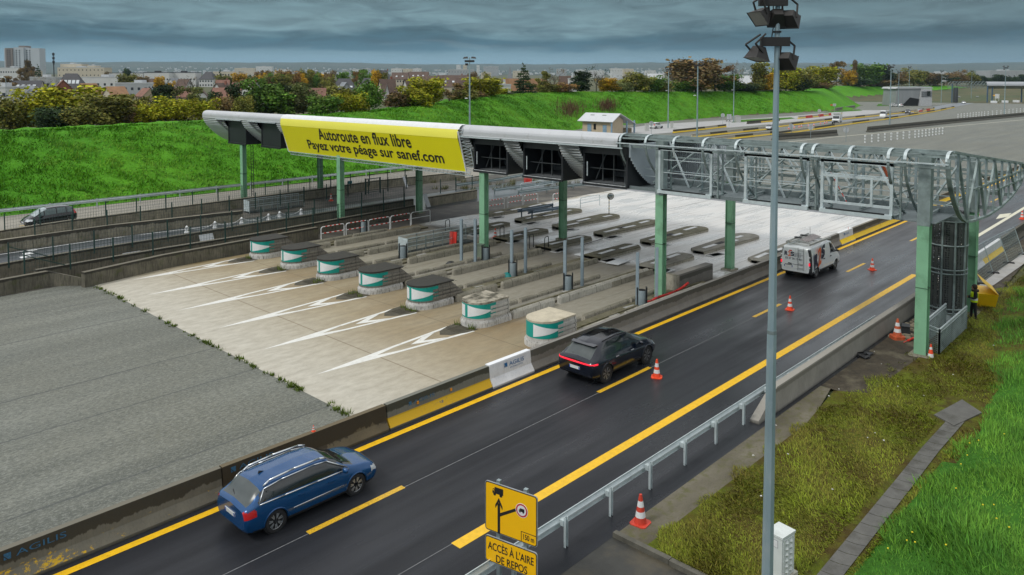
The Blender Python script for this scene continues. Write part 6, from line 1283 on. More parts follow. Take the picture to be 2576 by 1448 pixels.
kb=MB();a,b=(16.30,11.62),(16.18,9.0);kb.bx(16.16,16.32,9.9,11.6,-.02,.13);kb.bx(16.14,16.30,8.2,9.88,-.02,.13);kb.bx(16.12,16.28,6.5,8.18,-.02,.13);tag(kb.build('kerb',M('dark_kerb',(.10,.095,.075),.8,0,.3,3)),kind='structure')
mg=sheet('mown_grass',[(16.3,2.5),(60,2.5),(60,9.3),(46,9.35),(30.5,9.9),(29.8,11.0),(26.2,10.6),(16.3,10.7)],.055,mown_grass)
# ---- the worker in the yellow vest
def worker():
 base=P(2449,804);root=thing('person','worker in black clothes and yellow high-visibility vest holding something in both hands','person',base,0);S=1.0;cloth=M('black_clothing',(.010,.010,.011),.85,0,.2,12);skin=M('skin',(.36,.20,.14),.6,0,.06);hairm=M('brown_hood',(.035,.025,.018),.9,0,.3,20);vest=M('hi_vis_vest',(.62,.86,.01),.6,0,.05,8)
 me=bpy.data.meshes.new('body');
 J={'pel':(0,0,.93,.155),'waist':(0,.0,1.08,.145),'chest':(0,.01,1.30,.165),'neck':(0,.02,1.47,.065),'head0':(0,.045,1.56,.085),'head1':(0,.055,1.66,.092),'head2':(0,.04,1.74,.06)}
 for s,n in((-1,'l'),(1,'r')):
  J.update({f'hip{n}':(s*.095,0,.88,.105),f'kn{n}':(s*.11,.02+.04*s,.49,.075),f'an{n}':(s*.12,.0+.06*s,.09,.055),f'toe{n}':(s*.135,.15+.06*s,.05,.045),f'sh{n}':(s*.185,0,1.40,.075),f'el{n}':(s*.25,.04,1.12,.055),f'wr{n}':(s*.13,.26,1.14,.04),f'hd{n}':(s*.09,.33,1.16,.042)})
 names=list(J);E_=[('pel','waist'),('waist','chest'),('chest','neck'),('neck','head0'),('head0','head1'),('head1','head2')]
 for n in 'lr':E_+=[('pel',f'hip{n}'),(f'hip{n}',f'kn{n}'),(f'kn{n}',f'an{n}'),(f'an{n}',f'toe{n}'),('chest',f'sh{n}'),(f'sh{n}',f'el{n}'),(f'el{n}',f'wr{n}'),(f'wr{n}',f'hd{n}')]
 me.from_pydata([J[k][:3]for k in names],[(names.index(a),names.index(b))for a,b in E_],[]);o=bpy.data.objects.new('body',me);link(o,root)
 sk=o.modifiers.new('skin','SKIN');sb=o.modifiers.new('sub','SUBSURF');sb.levels=sb.render_levels=2;sb.levels=2
 for k,v in zip(names,me.skin_vertices[0].data):v.radius=(J[k][3],J[k][3]);v.use_root=(k=='pel')
 dg=bpy.context.evaluated_depsgraph_get();dg.update();bm_=bpy.data.meshes.new_from_object(o.evaluated_get(dg));o.modifiers.clear();o.data=bm_;bm_.name='body';bm_.materials.clear();bm_.materials.append(cloth);bm_.materials.append(skin);bm_.materials.append(M('brown_boots',(.05,.03,.02),.7));bm_.polygons.foreach_set('use_smooth',[True]*len(bm_.polygons))
 for p in bm_.polygons:
  c=p.center
  if c.z>1.50 and c.y>.03:p.material_index=1
  elif c.z<.14:p.material_index=2
 m=MB();n=20
 for i in range(n):
  t0,t1=2*math.pi*i/n,2*math.pi*(i+1)/n
  rows=[(.90,.175,.155),(1.0,.185,.160),(1.12,.190,.165),(1.24,.195,.175),(1.36,.19,.165),(1.43,.13,.12)]
  for(z0,a0,b0),(z1,a1,b1)in zip(rows[:-1],rows[1:]):
   m.k=1 if z0==1.0 else 0
   if abs(math.cos((t0+t1)/2))>.80 and z0>1.1:continue
   m.quad((a0*math.cos(t0),b0*math.sin(t0),z0),(a0*math.cos(t1),b0*math.sin(t1),z0),(a1*math.cos(t1),b1*math.sin(t1),z1),(a1*math.cos(t0),b1*math.sin(t0),z1))
 m.build('vest',[vest,reflect_m],root,smooth=True,fix=False)
 m=MB();m.lathe([(.02,-.10),(.105,-.08),(.13,0),(.125,.08),(.08,.14),(.02,.16)],(0,-.01,1.64),14);m.add([(0,0,0)],[]);hd=m.build('hood',hairm,root,smooth=True);m=MB();m.lathe([(.16,-.04),(.18,.02),(.14,.07)],(0,-.04,1.47),14);m.build('fur_collar',hairm,root,smooth=True)
 m=MB()
 for s in(-1,1):m.box((s*.033,.128,1.665),(.022,.012,.012))
 m.build('eyes',ink,root);m=MB();m.add([(-.016,.13,1.61),(.016,.13,1.61),(0,.165,1.618),(0,.132,1.655)],[(0,1,2),(0,2,3),(1,3,2)]);m.build('nose',skin,root)
 for s in(-1,1):
  h=MB()
  for f in range(4):x0=s*(.085-.0)+0;z0=1.185-f*.021;h.tube((s*.095,.345,z0),(s*.075,.395-.004*f,z0+.003),.0095,.009,6);h.tube((s*.075,.395-.004*f,z0+.003),(s*.045,.39,z0),.009,.0075,6)
  h.tube((s*.10,.335,1.195),(s*.06,.365,1.225),.011,.009,6);h.build('fingers',skin,root,smooth=True)
 m=MB();m.box((0,.385,1.18),(.15,.012,.20));tb=m.build('tablet',black_m);tb.location=base;tb.rotation_euler=(0,0,0);tag(tb,'dark tablet held in both hands by the worker','tablet')
 rz=R(35);root.rotation_euler=(0,0,rz);tb.rotation_euler=(0,0,rz);return root
worker()
def tuft_mesh(name,n,r,h_,col,mat):
 g=np.random.default_rng(int(n*7+h_*100));a=g.uniform(0,6.28,n);rr=np.sqrt(g.random(n))*r;x,y=rr*np.cos(a),rr*np.sin(a);L=h_*g.uniform(.5,1.1,n);lean=g.uniform(.1,.9,n)*L;b=a+g.normal(0,.8,n);w_=.012+.02*g.random(n)
 p0=np.stack([x-w_*np.sin(b),y+w_*np.cos(b),0*x],-1);p1=np.stack([x+w_*np.sin(b),y-w_*np.cos(b),0*x],-1);p2=np.stack([x+lean*np.cos(b),y+lean*np.sin(b),L],-1)
 V=np.stack([p0,p1,p2],1).reshape(-1,3);F=np.arange(3*n).reshape(-1,3);t=np.array(col)[None]*g.uniform(.6,1.4,(n,1));return V,F,t
leaf_attr=M('blades',(1,1,1),.7,0,.12,3,attr='tint',spec=.2)
VV,FF,TT,off=[],[],[],0
for i in range(120):
 y=rnd.uniform(23,49.5);dens=.35+.65*(math.sin(y*1.7)>.1);x=15.72+rnd.uniform(-.08,.06)
 if rnd.random()>dens:continue
 V,F,t=tuft_mesh('t',rnd.randint(8,30),rnd.uniform(.05,.22),rnd.uniform(.06,.22),(.10,.15,.015),None);VV.append(V+[x,y,0]);FF.append(F+off);TT.append(t);off+=len(V)
for k,yc in enumerate(AX[:6]):
 for j in range(3):V,F,t=tuft_mesh('t',18,.18,.3,(.11,.15,.02),None);VV.append(V+[25.3+rnd.uniform(-.4,.1),yc+rnd.uniform(-.6,.6),0]);FF.append(F+off);TT.append(t);off+=len(V)
for k in range(46):
 p=P(rnd.uniform(1080,1500),rnd.uniform(455,480));V,F,t=tuft_mesh('t',30,.4,.5,(.13,.13,.025),None);VV.append(V+[p.x,p.y,0]);FF.append(F+off);TT.append(t);off+=len(V)
tag(mesh_np('weeds',np.concatenate(VV),np.concatenate(FF),leaf_attr,col=np.concatenate(TT)),'weeds growing in joints of the toll plaza','weeds',kind='stuff')
# ---- the far plaza: barriers, lamps, markers, buildings
def gp(px_,py_):p=P(px_,py_);return(p.x,p.y)
def barrier_line(pix,mats,lab,group,seg=6.0,wide=1.0):
 """A run of movable barriers along surveyed points, one object each."""
 pts=[Vector((*gp(*q),0))for q in pix];out_,k=[],0;acc=[]
 L=[0];
 for a,b in zip(pts[:-1],pts[1:]):L.append(L[-1]+(b-a).length)
 def at(s):
  i=min(max(np.searchsorted(L,s)-1,0),len(pts)-2);t=(s-L[i])/(L[i+1]-L[i]);return pts[i].lerp(pts[i+1],t)
 s=0
 while s<L[-1]-1:e=min(s+seg,L[-1]);a,b=at(s),at(e-.06);jersey([(a.x,a.y),(b.x,b.y)],mats[k%len(mats)],f'{lab}, {ORD[k]} along',group,sc=wide);s=e;k+=1
barrier_line([(1959,341),(2147,313),(2257,298),(2347,283),(2400,272)],(bar_yel,bar_pale,bar_pale,bar_yel),'yellow-footed barrier of the row right of the white box truck','far barriers right of the box truck',8.0)
barrier_line([(1959,321),(2082,306),(2207,293),(2307,281),(2350,275)],(bar_pale,bar_yel,bar_pale),'yellow-footed barrier of the row behind the white box truck','far barriers behind the box truck',9.0)
barrier_line([(1694,336),(1760,329),(1826,321)],(bar_yel,bar_yel,bar_pale),'stained yellow barrier of the short row beyond the beige building','barriers beyond the beige building',8.0)
barrier_line([(1740,348),(1850,336),(1943,326)],(bar_pale,bar_yel),'yellow-footed barrier of the middle row just above the bare truss','middle far barriers',8.0)
barrier_line([(1800,356),(1880,347),(1943,340)],(bar_pale,bar_yel),'yellow-footed barrier of the lowest row just above the bare truss','lowest far barriers',8.0)
barrier_line([(1880,313),(1960,305)],(bar_dark,bar_yel),'dark barrier beside the pine trees','barriers by the pines',9.0)
barrier_line([(2008,300),(2050,296),(2090,291)],(bar_pale,bar_red,bar_pale,bar_red),'red or pale plastic barrier in front of the green bank','red and white barriers',6.0)
barrier_line([(2300,286),(2347,277)],(bar_pale,bar_red),'red or white barrier where the far lanes merge','merging barriers',9.0)
wl=barrier_mat('long_black_wall',(.10,.095,.075),(.03,.028,.02),None,stain_amt=.6)
for pix,lab in(([(1945,353),(2060,345),(2104,341)],'long black-stained median wall ending above the bare truss'),([(2183,333),(2360,314),(2576,293),(2700,281)],'long dark median wall across the far plaza at the frame edge')):
 o=jersey([gp(*q)for q in pix],wl,lab,'far median walls','median_wall',sc=1.5)
def lane_line(pix,w_,mat,nm='white_lane_line'):stripe(nm,[gp(*q)for q in pix],w_,.004,mat)
lane_line([(2104,345),(2400,318),(2576,302)],.35,pale_paint);lane_line([(1960,360),(2104,345)],.3,pale_paint);lane_line([(1400,455),(1500,444)],.2,white_road)
sheet('far_carriageway',[gp(*q)for q in((1900,330),(2082,311),(2207,299),(2307,287),(2400,270),(2450,260),(2440,256),(2390,262),(2307,277),(2207,291),(2082,304),(1900,324))],.004,M('far_damp_asphalt',(.15,.165,.18),.35,0,.15,.2))
sheet('rest_area_paving',[gp(*q)for q in((1560,345),(1950,312),(2090,297),(2200,287),(2240,278),(2150,278),(2000,292),(1880,300),(1640,314),(1500,335))],.008,M('pale_paving',(.36,.36,.355),.6,0,.12,.15))
islm=grass_mat('verge_island_grass',(.04,.13,.012),(.07,.19,.016),(.10,.12,.02),.6)
for q in([(1840,309),(1960,303),(2000,299),(1990,296),(1850,303)],[(2070,285),(2170,279),(2160,276),(2085,281)],[(2205,268),(2330,262),(2330,259),(2210,262)]):sheet('grass_island',[gp(*a)for a in q],.03,islm)
dl=None
def delineators(pix,n,lab,group,h_=1.0):
 global dl
 pts=[Vector((*gp(*q),0))for q in pix]
 for k in range(n):
  t=k/(n-1)*(len(pts)-1);i=min(int(t),len(pts)-2);p=pts[i].lerp(pts[i+1],t-i);l=f'white marker post with grey bands, {ORD[k]} of {lab}'
  if dl is None:
   dl=thing('marker_post',l,'marker post',p,.5,group);m=MB()
   for j in range(5):m.k=j%2;m.lathe([(.15,j*.3),(.15,j*.3+.3)],n=8)
   m.build('striped_body',[white_m,M('pale_grey_band',(.36,.38,.36),.5)],dl)
  else:dup(dl,p,label=l,group=group)
delineators([(2176,360),(2302,347),(2371,338)],17,'the nearer row from the truss outwards','white marker posts, nearer row')
delineators([(2410,299),(2480,292),(2576,282)],20,'the farther row from the left','white marker posts, farther row')
lm=None
for px_,ptop,pb,nh,lab in[(1182,145,414,1,'floodlight mast with four dark heads behind the clad canopy'),(1680.5,171,322.5,0,'thin floodlight mast right of the beige building and white patrol car'),(1753,157,376,0,'tall thin mast rising behind the bare truss, between the bank masts'),(1845,177,308,0,'thin mast beside the two dark pines'),(2238,164,322.5,0,'mast standing on the dark median wall by the white delivery van'),(2259.5,179,271,0,'thin mast in front of the grey angular building'),(2286,168,262,0,'thin mast behind the grey angular building'),(2367.5,178,260,0,'mast left of the distant lattice canopy'),(2443,178,252,0,'mast behind the distant lattice canopy'),(2526,167,295,0,'mast on the median wall near the frame edge')]:
 d=(P(px_,pb).x*ca+P(px_,pb).y*sa_);b=PD(px_,pb,d);b.z=0;H_=PD(px_,ptop,d).z
 if lm is None:
  lm=thing('lamp_mast',lab,'lamp mast',b,.6,'distant floodlight masts');m=MB();m.lathe([(.16,0),(.09,H_)],n=8);m.build('pole',mast_m,lm)
  for s in(-1,1):m=MB();m.add([(0,s*.1,H_-.1),(.25,s*.25,H_-.15),(.25,s*.95,H_-.2),(-.25,s*.95,H_-.2),(-.25,s*.25,H_-.15),(.05,s*.3,H_+.12),(.05,s*.85,H_+.05)],[(1,2,6,5),(4,5,6,3),(1,4,3,2),(2,3,6),(1,5,4)]);m.build('floodlight',flood_m,lm)
  m=MB();m.bar((0,-.7,H_-.55),(0,.7,H_-.55),.2,.3);m.build('cross_arm',flood_m,lm);m=MB();m.box((.1,.45,H_-1.0),(.3,.4,.3));m.build('floodlight',flood_m,lm);H0=H_
  m=MB();m.box((-.4,.4,H_*.62),(.5,.35,.12));m.build('small_lamp',reflect_m,lm)
 else:dup(lm,b,.3,lab,scale=(1,1,H_/H0))
 # ---- beige building with white roof
bb=thing('service_building','small beige building with white pitched roof and blue posts below the bank','building',P(1540,338),0);B0=bb.location;dB=B0.x*ca+B0.y*sa_
def bp(px_,d_,z):v=PD(px_,300,dB+d_);return Vector((v.x,v.y,z))-Vector((B0.x,B0.y,0))
beige=M('beige_render',(.50,.41,.29),.8,0,.06,.8);blue_p=M('pale_blue_paint',(.22,.34,.46),.5);grey_band=M('grey_base_band',(.30,.33,.36),.7);roof_w=M('white_roof_sheet',(.56,.58,.60),.5,0,.05,1)
A_w,Bc,Cc=bp(1466,3,0),bp(1538,-2,0),bp(1560,8,0)
ua=(A_w-Bc);La=ua.length;ua.normalize();ub=Vector((ua.y,-ua.x,0));ub=ub if ub.dot(Vector((sa_,-ca,0)))>0 else-ub
bq=lambda a,b,z:Bc+ua*a+ub*b+Vector((0,0,z))
def bbox(nm,a0,a1,b0,b1,z0,z1,mat,par=bb):m=MB();m.add([bq(a,b,z)for z in(z0,z1)for a,b in((a0,b0),(a1,b0),(a1,b1),(a0,b1))],[(3,2,1,0),(4,5,6,7),(0,1,5,4),(1,2,6,5),(2,3,7,6),(3,0,4,7)]);return m.build(nm,mat,par)
Wb=5.0;bbox('wall',0,La,-.1,Wb,0,3.0,beige)
m=MB();e=.9;hr=4.7;m.add([bq(-e,-e,2.9),bq(-e,Wb+4.2,2.2),bq(-e,Wb*.5,hr),bq(La+e,-e,2.9),bq(La+e,Wb+4.2,2.2),bq(La+e,Wb*.5,hr)],[(0,3,5,2),(2,5,4,1)]);ro_=m.build('roof',roof_w,bb);sm_=ro_.modifiers.new('thick','SOLIDIFY');sm_.thickness=.14
m=MB();m.add([bq(0,0,3.0),bq(0,Wb,3.0),bq(0,Wb*.5,4.55),bq(La,0,3),bq(La,Wb,3),bq(La,Wb*.5,4.55)],[(0,1,2),(3,5,4)]);m.build('gable',beige,bb)
for a in(La*.3,La*.72):m=MB();m.add([bq(a,.8,3.62),bq(a+1.1,.8,3.62),bq(a+1.1,1.7,4.18),bq(a,1.7,4.18)],[(0,1,2,3)]);sk_=m.build('skylight',M('skylight_dark',(.10,.12,.10),.3),ro_);sk_.location=(0,0,.12)
bbox('porch_wall',0,La,Wb+3.6,Wb+3.8,0,1.1,beige);bbox('base_band',-.02,La,Wb,Wb+.02,0,.9,grey_band)
for a,b in((-.4,-.5),(-.6,Wb+.6),(-.6,Wb+3.9),(La*.5,Wb+3.9),(La,Wb+3.9)):m=MB();v=bq(a,b,0);m.box((v.x,v.y,1.45),(.28,.28,2.9));m.build('post',blue_p,bb)
for a0,a1,z0,z1,mt in((La*.15,La*.28,.2,2.1,blue_p),(La*.52,La*.6,1.0,2.3,dark_m),(La*.68,La*.82,.4,2.3,blue_p)):bbox('door' if mt is blue_p else 'window',a0,a1,-.16,-.11,z0,z1,mt)
m=MB();v=bq(La*.56,-.2,2.7);m.lathe([(.16,-.12),(.16,.12)],(v.x,v.y,v.z),8);m.build('wall_lamp',M('warm_lamp',(.75,.45,.08),.4),bb)
# ---- grey angular building
gb=thing('angular_building','grey angular building with leaning striped tower by the far green bank','building',P(2300,267),0);dG=gb.location.x*ca+gb.location.y*sa_;grey_clad=M('grey_metal_cladding',(.25,.265,.275),.5,.1,.12,.5,stretch=(3,3,.1));
def gq(px_,py_,d_=0):return PD(px_,py_,dG+d_)-gb.location
def slab3(nm,front,depth,mat,par=gb):m=MB();n=len(front);back=[Vector(v)+Vector((ca,sa_,0))*depth for v in front];m.add(list(front)+back,[tuple(range(n)),tuple(range(2*n-1,n-1,-1))]+[(i,n+i,n+(i+1)%n,(i+1)%n)for i in range(n)]);return m.build(nm,mat,par)
slab3('wall',[gq(2253,268),gq(2316,268),gq(2322,222),gq(2258,223)],14,grey_clad);slab3('roof',[gq(2254,224,-.5),gq(2348,223,-.5),gq(2344,219,-.5),gq(2259,219.5,-.5)],15,M('pale_parapet',(.40,.42,.43),.5))
tw=slab3('striped_tower',[gq(2314,268,-1.5),gq(2344,268,-1.5),gq(2345,224,-1.5),gq(2320,224,-1.5)],8,M('pale_cladding',(.42,.43,.44),.5))
for y_ in(231,236,241):slab3('stripe',[gq(2318,y_+2.2,-1.8),gq(2344,y_+1.8,-1.8),gq(2344.5,y_,-1.8),gq(2318.5,y_+.3,-1.8)],.2,M('dark_stripe',(.06,.065,.075),.5),tw)
slab3('window',[gq(2333,241,-2),gq(2340,241,-2),gq(2340,230,-2),gq(2333,230,-2)],.2,glass_m,tw);slab3('dark_doorway',[gq(2268,268,-.4),gq(2308,268,-.4),gq(2312,250,-.4),gq(2290,246,-.4)],.3,dark_m)
# ---- distant toll canopy
fc=thing('distant_canopy','distant toll canopy, rounded grey roof on blue columns with bare lattice end','canopy',P(2483,259),0);dF=fc.location.x*ca+fc.location.y*sa_;fq=lambda px_,py_,d_=0:PD(px_,py_,dF+d_)-fc.location
m=MB();pr=[(206.0,6),(207,3),(211,0),(216,-.5),(221,1),(224,4)];vs=[fq(2481+i*.8,y_,d_)for i,(y_,d_)in enumerate(pr)]+[fq(2660,y_+.5,d_-10)for y_,d_ in pr];n=len(pr);m.add(vs,[(i,i+1,n+i+1,n+i)for i in range(n-1)]+[tuple(range(n))]);m.build('roof',M('far_roof_grey',(.30,.32,.34),.45,.2,.08,.4),fc)
lt=MB()
for i in range(12):
 x_=2384+i*8.2;lt.bar(fq(x_,213+(4 if i<2 else 0)),fq(x_,222),.16);lt.bar(fq(x_+8,205.5,12),fq(x_,213),.14);lt.bar(fq(x_,222),fq(x_+8,213),.12)
for y_,d_ in((206,12),(209.5,6),(213,0),(222,0),(218,6)):lt.bar(fq(2384 if d_<10 else 2395,y_,d_),fq(2482,y_,d_),.18)
lt.build('bare_lattice',galv_dull,fc);bluec=M('blue_column',(.05,.10,.17),.5)
for px_,w_ in((2395,.5),(2484,.6),(2496,.6),(2570,.6)):v=fq(px_,240);m=MB();m.box((v.x,v.y,5.2),(w_,w_,10.4));m.build('column',bluec,fc)
v=fq(2404,240);m=MB();m.lathe([(1.2,0),(1.2,8.5)],(v.x,v.y,0),14);m.build('stair_cage',M('dark_mesh_cage',(.05,.055,.06),.6),fc)
ib=None
for k,px_ in enumerate((2500,2528,2556)):
 p=P(px_,262-k*1.0);l=f'dim toll island under the distant canopy, {ORD[k]} from the blue columns'
 if ib is None:ib=thing('distant_island',l,'traffic island',p,.6,'distant toll islands');m=MB();m.bx(-5,5,-.9,.9,0,.4);m.build('slab',kw_m,ib);m=MB();m.bx(-2,2,-.8,.8,.4,1.6);m.build('bumper',bar_white,ib)
 else:dup(ib,p,label=l)
m=MB();v=fq(2508,243);m.box((0,0,3.3),(.2,2.2,2.6),0);[m.box((0,s*.9,1),(.15,.15,2))for s in(-1,1)];o=m.build('white_board',white_m);o.location=P(2508,257);o.rotation_euler=(0,0,.5);tag(o,'white board on legs between the blue columns of the distant canopy','sign')
sgn=None
for px_,py_,lab in[(1751-228,300,None),(1638.5,338,'round sign back near the beige building'),(1818,312,'white round sign by the picnic table'),(1834,318,'grey square sign on a post beyond the truss'),(2061,298,'round sign beside the white box truck'),(2245,276,'small round sign left of the grey building'),(1990,347,'round speed sign just above the truss, left one'),(2039,350,'round speed sign just above the truss, middle one'),(2128,358,'round speed sign just above the truss, right one')]:
 if lab is None:continue
 p=P(px_,py_)
 if sgn is None or 'square' in lab:
  s_=thing('round_sign' if 'square' not in lab else 'square_sign',lab,'road sign',p,YAW+math.pi/2-.2,'distant road signs');m=MB();m.tube((0,0,0),(0,0,2.9),.05,n=6);m.build('post',galv,s_);m=MB()
  if 'square' in lab:m.box((0,-.06,2.5),(1.2,.04,1.4))
  else:vs=[(.55*math.cos(t),-.06,2.4+.55*math.sin(t))for t in np.linspace(0,6.283,17)[:-1]];m.add(vs+[(x,-.03,z)for x,_,z in vs],[tuple(range(16)),tuple(range(31,15,-1))]+[(i,16+i,16+(i+1)%16,(i+1)%16)for i in range(16)])
  m.build('plate',M('sign_back_grey',(.42,.44,.45),.5),s_);sgn=sgn or s_
 else:dup(sgn,p,label=lab)
for px_,py_,w_,h_,lab in[(1627,330,1.2,1.6,'small grey cabinet beside the beige building'),(1690,323,.9,1.5,'white cabinet at the foot of the thin mast'),(1855,308,2.2,1.8,'white concrete box beside the two pines')]:
 m=MB();m.box((0,0,h_/2),(w_,w_*.6,h_),.8);m.box((0,0,h_+.03),(w_*1.06,w_*.66,.08),.8);o=m.build('roadside_cabinet',M('pale_grey_box',(.44,.45,.43),.6,0,.1));o.location=P(px_,py_);tag(o,lab,'cabinet')
pt=thing('picnic_table','dark picnic table on the rest area paving','table',P(1832,306),.6);m=MB();m.box((0,0,.75),(1.9,.8,.06));m.build('table_top',M('dark_wood',(.05,.04,.03),.8),pt)
for s in(-1,1):m=MB();m.box((0,s*.7,.45),(1.9,.28,.05));m.build('bench',M('dark_wood',(.05,.04,.03)),pt);m=MB();m.bar((s*.7,-.6,0),(s*.7,0,.72),.08);m.bar((s*.7,.6,0),(s*.7,0,.72),.08);m.build('leg',M('dark_wood',(.05,.04,.03)),pt)
rs=thing('warning_sign','small warning sign with a red board on a low concrete wall by the bank','road sign',P(2099,282),YAW+1.4);m=MB();m.tube((0,0,0),(0,0,3),.06,n=6);m.build('post',galv,rs);m=MB();m.bx(-.6,.6,-.08,-.04,2.2,3.2);m.build('plate',M('sign_back_grey',(.42,.44,.45)),rs);m=MB();m.bx(.7,1.5,-.08,-.04,2.4,2.9);m.build('red_board',red_m,rs)
a,b=Vector((*gp(2102,279.5),0)),Vector((*gp(2150,272),0));m=MB();m.sweep([(-.2,0),(-.2,1.2),(.2,1.2),(.2,0)],[a,b]);tag(seat(m.build('low_wall',bar_grey),a),'low concrete wall at the foot of the far bank','wall')
# ---- vegetation
LEAF={k:M('leaves_'+k,c,.75,0,.25,.7,attr='tint',spec=.2,orand=.12)for k,c in dict(yellow_green=(.27,.29,.012),olive=(.155,.165,.030),green=(.085,.175,.022),dark_green=(.030,.058,.020),brown=(.165,.120,.050),golden=(.42,.27,.012),grey_green=(.135,.165,.055),rust=(.21,.13,.045)).items()}
bark=M('bark',(.055,.045,.034),.9,0,.3,4)
def leaf_cloud(seed,lobes,n,size,flat=0.0,shell=.55):
 """Leaf clumps scattered through lobes (cx, cy, cz, rx, ry, rz); returns verts, faces and a tint per clump."""
 g=np.random.default_rng(seed);lob=np.array(lobes,float);vol=lob[:,3]*lob[:,4]*lob[:,5];pick=g.choice(len(lob),n,p=vol/vol.sum());d=g.normal(size=(n,3));d/=np.linalg.norm(d,axis=1)[:,None];r=shell+(1-shell)*g.random(n)**.6;r*=1+.22*g.normal(size=n)*(g.random(n)<.35)
 c=lob[pick,:3]+d*r[:,None]*lob[pick,3:];nrm=d+.9*g.normal(size=(n,3));nrm/=np.linalg.norm(nrm,axis=1)[:,None];a=np.cross(nrm,g.normal(size=(n,3)));a/=np.linalg.norm(a,axis=1)[:,None];b=np.cross(nrm,a);s=size*g.uniform(.55,1.35,n)[:,None]
 V=np.stack([c-a*s-b*s*.6,c+a*s*.9-b*s*.7,c+a*s*.7+b*s*.8,c-a*s*.8+b*s*.6],1).reshape(-1,3);F=np.arange(4*n).reshape(-1,4)
 lo_,hi_=np.percentile(V,.3,axis=0),np.percentile(V,99.7,axis=0);V[:,2]*=1.0/hi_[2];V[:,:2]/=max(hi_[0]-lo_[0],hi_[1]-lo_[1])
 lobet=g.uniform(.62,1.38,len(lob))[pick];t=lobet*g.uniform(.62,1.42,n);tint=np.stack([t*g.uniform(.88,1.22,n),t,t*g.uniform(.8,1.1,n)],-1);return V,F,tint
def lobes_for(kind,seed):
 g=random.Random(seed);L=[]
 if kind=='round':
  for i in range(15):a=g.uniform(0,6.28);r=g.uniform(.14,.42);z=g.uniform(.14,.86);q=(1-abs(z-.45)*1.1);L.append((r*q*math.cos(a),r*q*math.sin(a),z,g.uniform(.10,.18),g.uniform(.10,.18),g.uniform(.08,.14)))
  L.append((0,0,.45,.30,.30,.36))
 elif kind=='bush':
  for i in range(10):a=g.uniform(0,6.28);r=g.uniform(.12,.38);L.append((r*math.cos(a),r*math.sin(a),g.uniform(.2,.68),g.uniform(.13,.2),g.uniform(.13,.2),g.uniform(.16,.28)))
  L.append((0,0,.38,.34,.34,.38))
 elif kind=='loose':
  for i in range(15):a=g.uniform(0,6.28);r=g.uniform(.14,.42);z=g.uniform(.3,.9);L.append((r*(1.1-abs(z-.55))*math.cos(a),r*(1.1-abs(z-.55))*math.sin(a),z,.11,.11,.09))
 elif kind=='conifer':
  for i in range(12):z=.10+i*.075;r=.40*(1-z)+.03;[L.append((r*.6*math.cos(a),r*.6*math.sin(a),z-.02,r*.5,r*.5,.035))for a in[g.uniform(0,6.28)for _ in range(4)]]
 elif kind=='pine':
  for i in range(14):a=g.uniform(0,6.28);r=g.uniform(.05,.42);L.append((r*math.cos(a),r*math.sin(a),g.uniform(.45,.9)-r*.35,g.uniform(.12,.2),g.uniform(.12,.2),.06))
 elif kind=='column':
  for i in range(9):L.append((g.uniform(-.12,.12),g.uniform(-.12,.12),.18+i*.09,.24,.24,.10))
 return L
def branches(mb,seed,p,d,L,r,depth,spread=.55):
 g=random.Random(seed);d=Vector(d).normalized();q=Vector(p)+d*L;mb.tube(p,q,r,r*.62,4 if depth<3 else 3,caps=False)
 if depth==0:return
 for i in range(3 if depth>1 else 4):nd=(d+Vector((g.gauss(0,spread),g.gauss(0,spread),g.gauss(.12,.3)))).normalized();branches(mb,seed*7+i+depth*31,Vector(p)+d*L*g.uniform(.55,1.0),nd,L*g.uniform(.58,.82),r*.55,depth-1,spread)
TM={}
def tree_mesh(kind,var):
 if(kind,var)in TM:return TM[kind,var]
 sd=hash((len(kind)*37+ord(kind[0]),var))%9973
 m=MB()
 if kind=='bare':branches(m,sd+3,(0,0,0),(0.02,0,1),.30,.022,5,.5);
 else:
  m.tube((0,0,-.05),(0,0,.42 if kind!='conifer' else.9),.026,.012,6)
  g=random.Random(sd)
  for i in range(6):a=g.uniform(0,6.28);z=g.uniform(.15,.4);m.tube((0,0,z),(.28*math.cos(a),.28*math.sin(a),z+g.uniform(.15,.35)),.012,.004,4,caps=False)
 t_=m.build('trunk',bark,fix=False);tm_=t_.data;bpy.data.objects.remove(t_);cm_=None
 if kind=='bare':V,F,t=leaf_cloud(sd,lobes_for('loose',sd),260,.012,shell=.2)
 else:
  n,s=dict(round=(4200,.020),bush=(3400,.022),loose=(2600,.017),conifer=(3000,.019),pine=(2600,.023),column=(2400,.024))[kind];V,F,t=leaf_cloud(sd,lobes_for(kind,sd),n,s,shell=.45 if kind!='conifer' else.2)
 o=mesh_np('crown',V,F,LEAF['green'],col=t);cm_=o.data;bpy.data.objects.remove(o);TM[kind,var]=(cm_,tm_);return TM[kind,var]
def plant(name,label,kind,colr,base,W_,H_,group,cat='tree',var=None,rz=None):
 root=thing(name,label,cat,base,rnd.uniform(0,6.28)if rz is None else rz,group);cm_,tm_=tree_mesh(kind,rnd.randrange(3)if var is None else var)
 for nm,me in(('crown' if cat=='tree' else 'foliage',cm_),('trunk' if cat=='tree' else 'stem',tm_)):
  o=bpy.data.objects.new(nm,me);link(o,root);o.scale=(W_,W_,H_)
  if me is cm_:o.material_slots[0].link='OBJECT';o.material_slots[0].material=LEAF[colr]
 return root
CW=dict(yellow_green='yellow-green',olive='olive',green='mid-green',dark_green='dark green',brown='brownish',golden='golden-yellow',grey_green='grey-green',rust='rust-brown')
KW=dict(round='bushy tree',bush='shrub',loose='open-crowned tree',conifer='conifer',pine='flat-topped pine',column='narrow tree',bare='leafless tree')
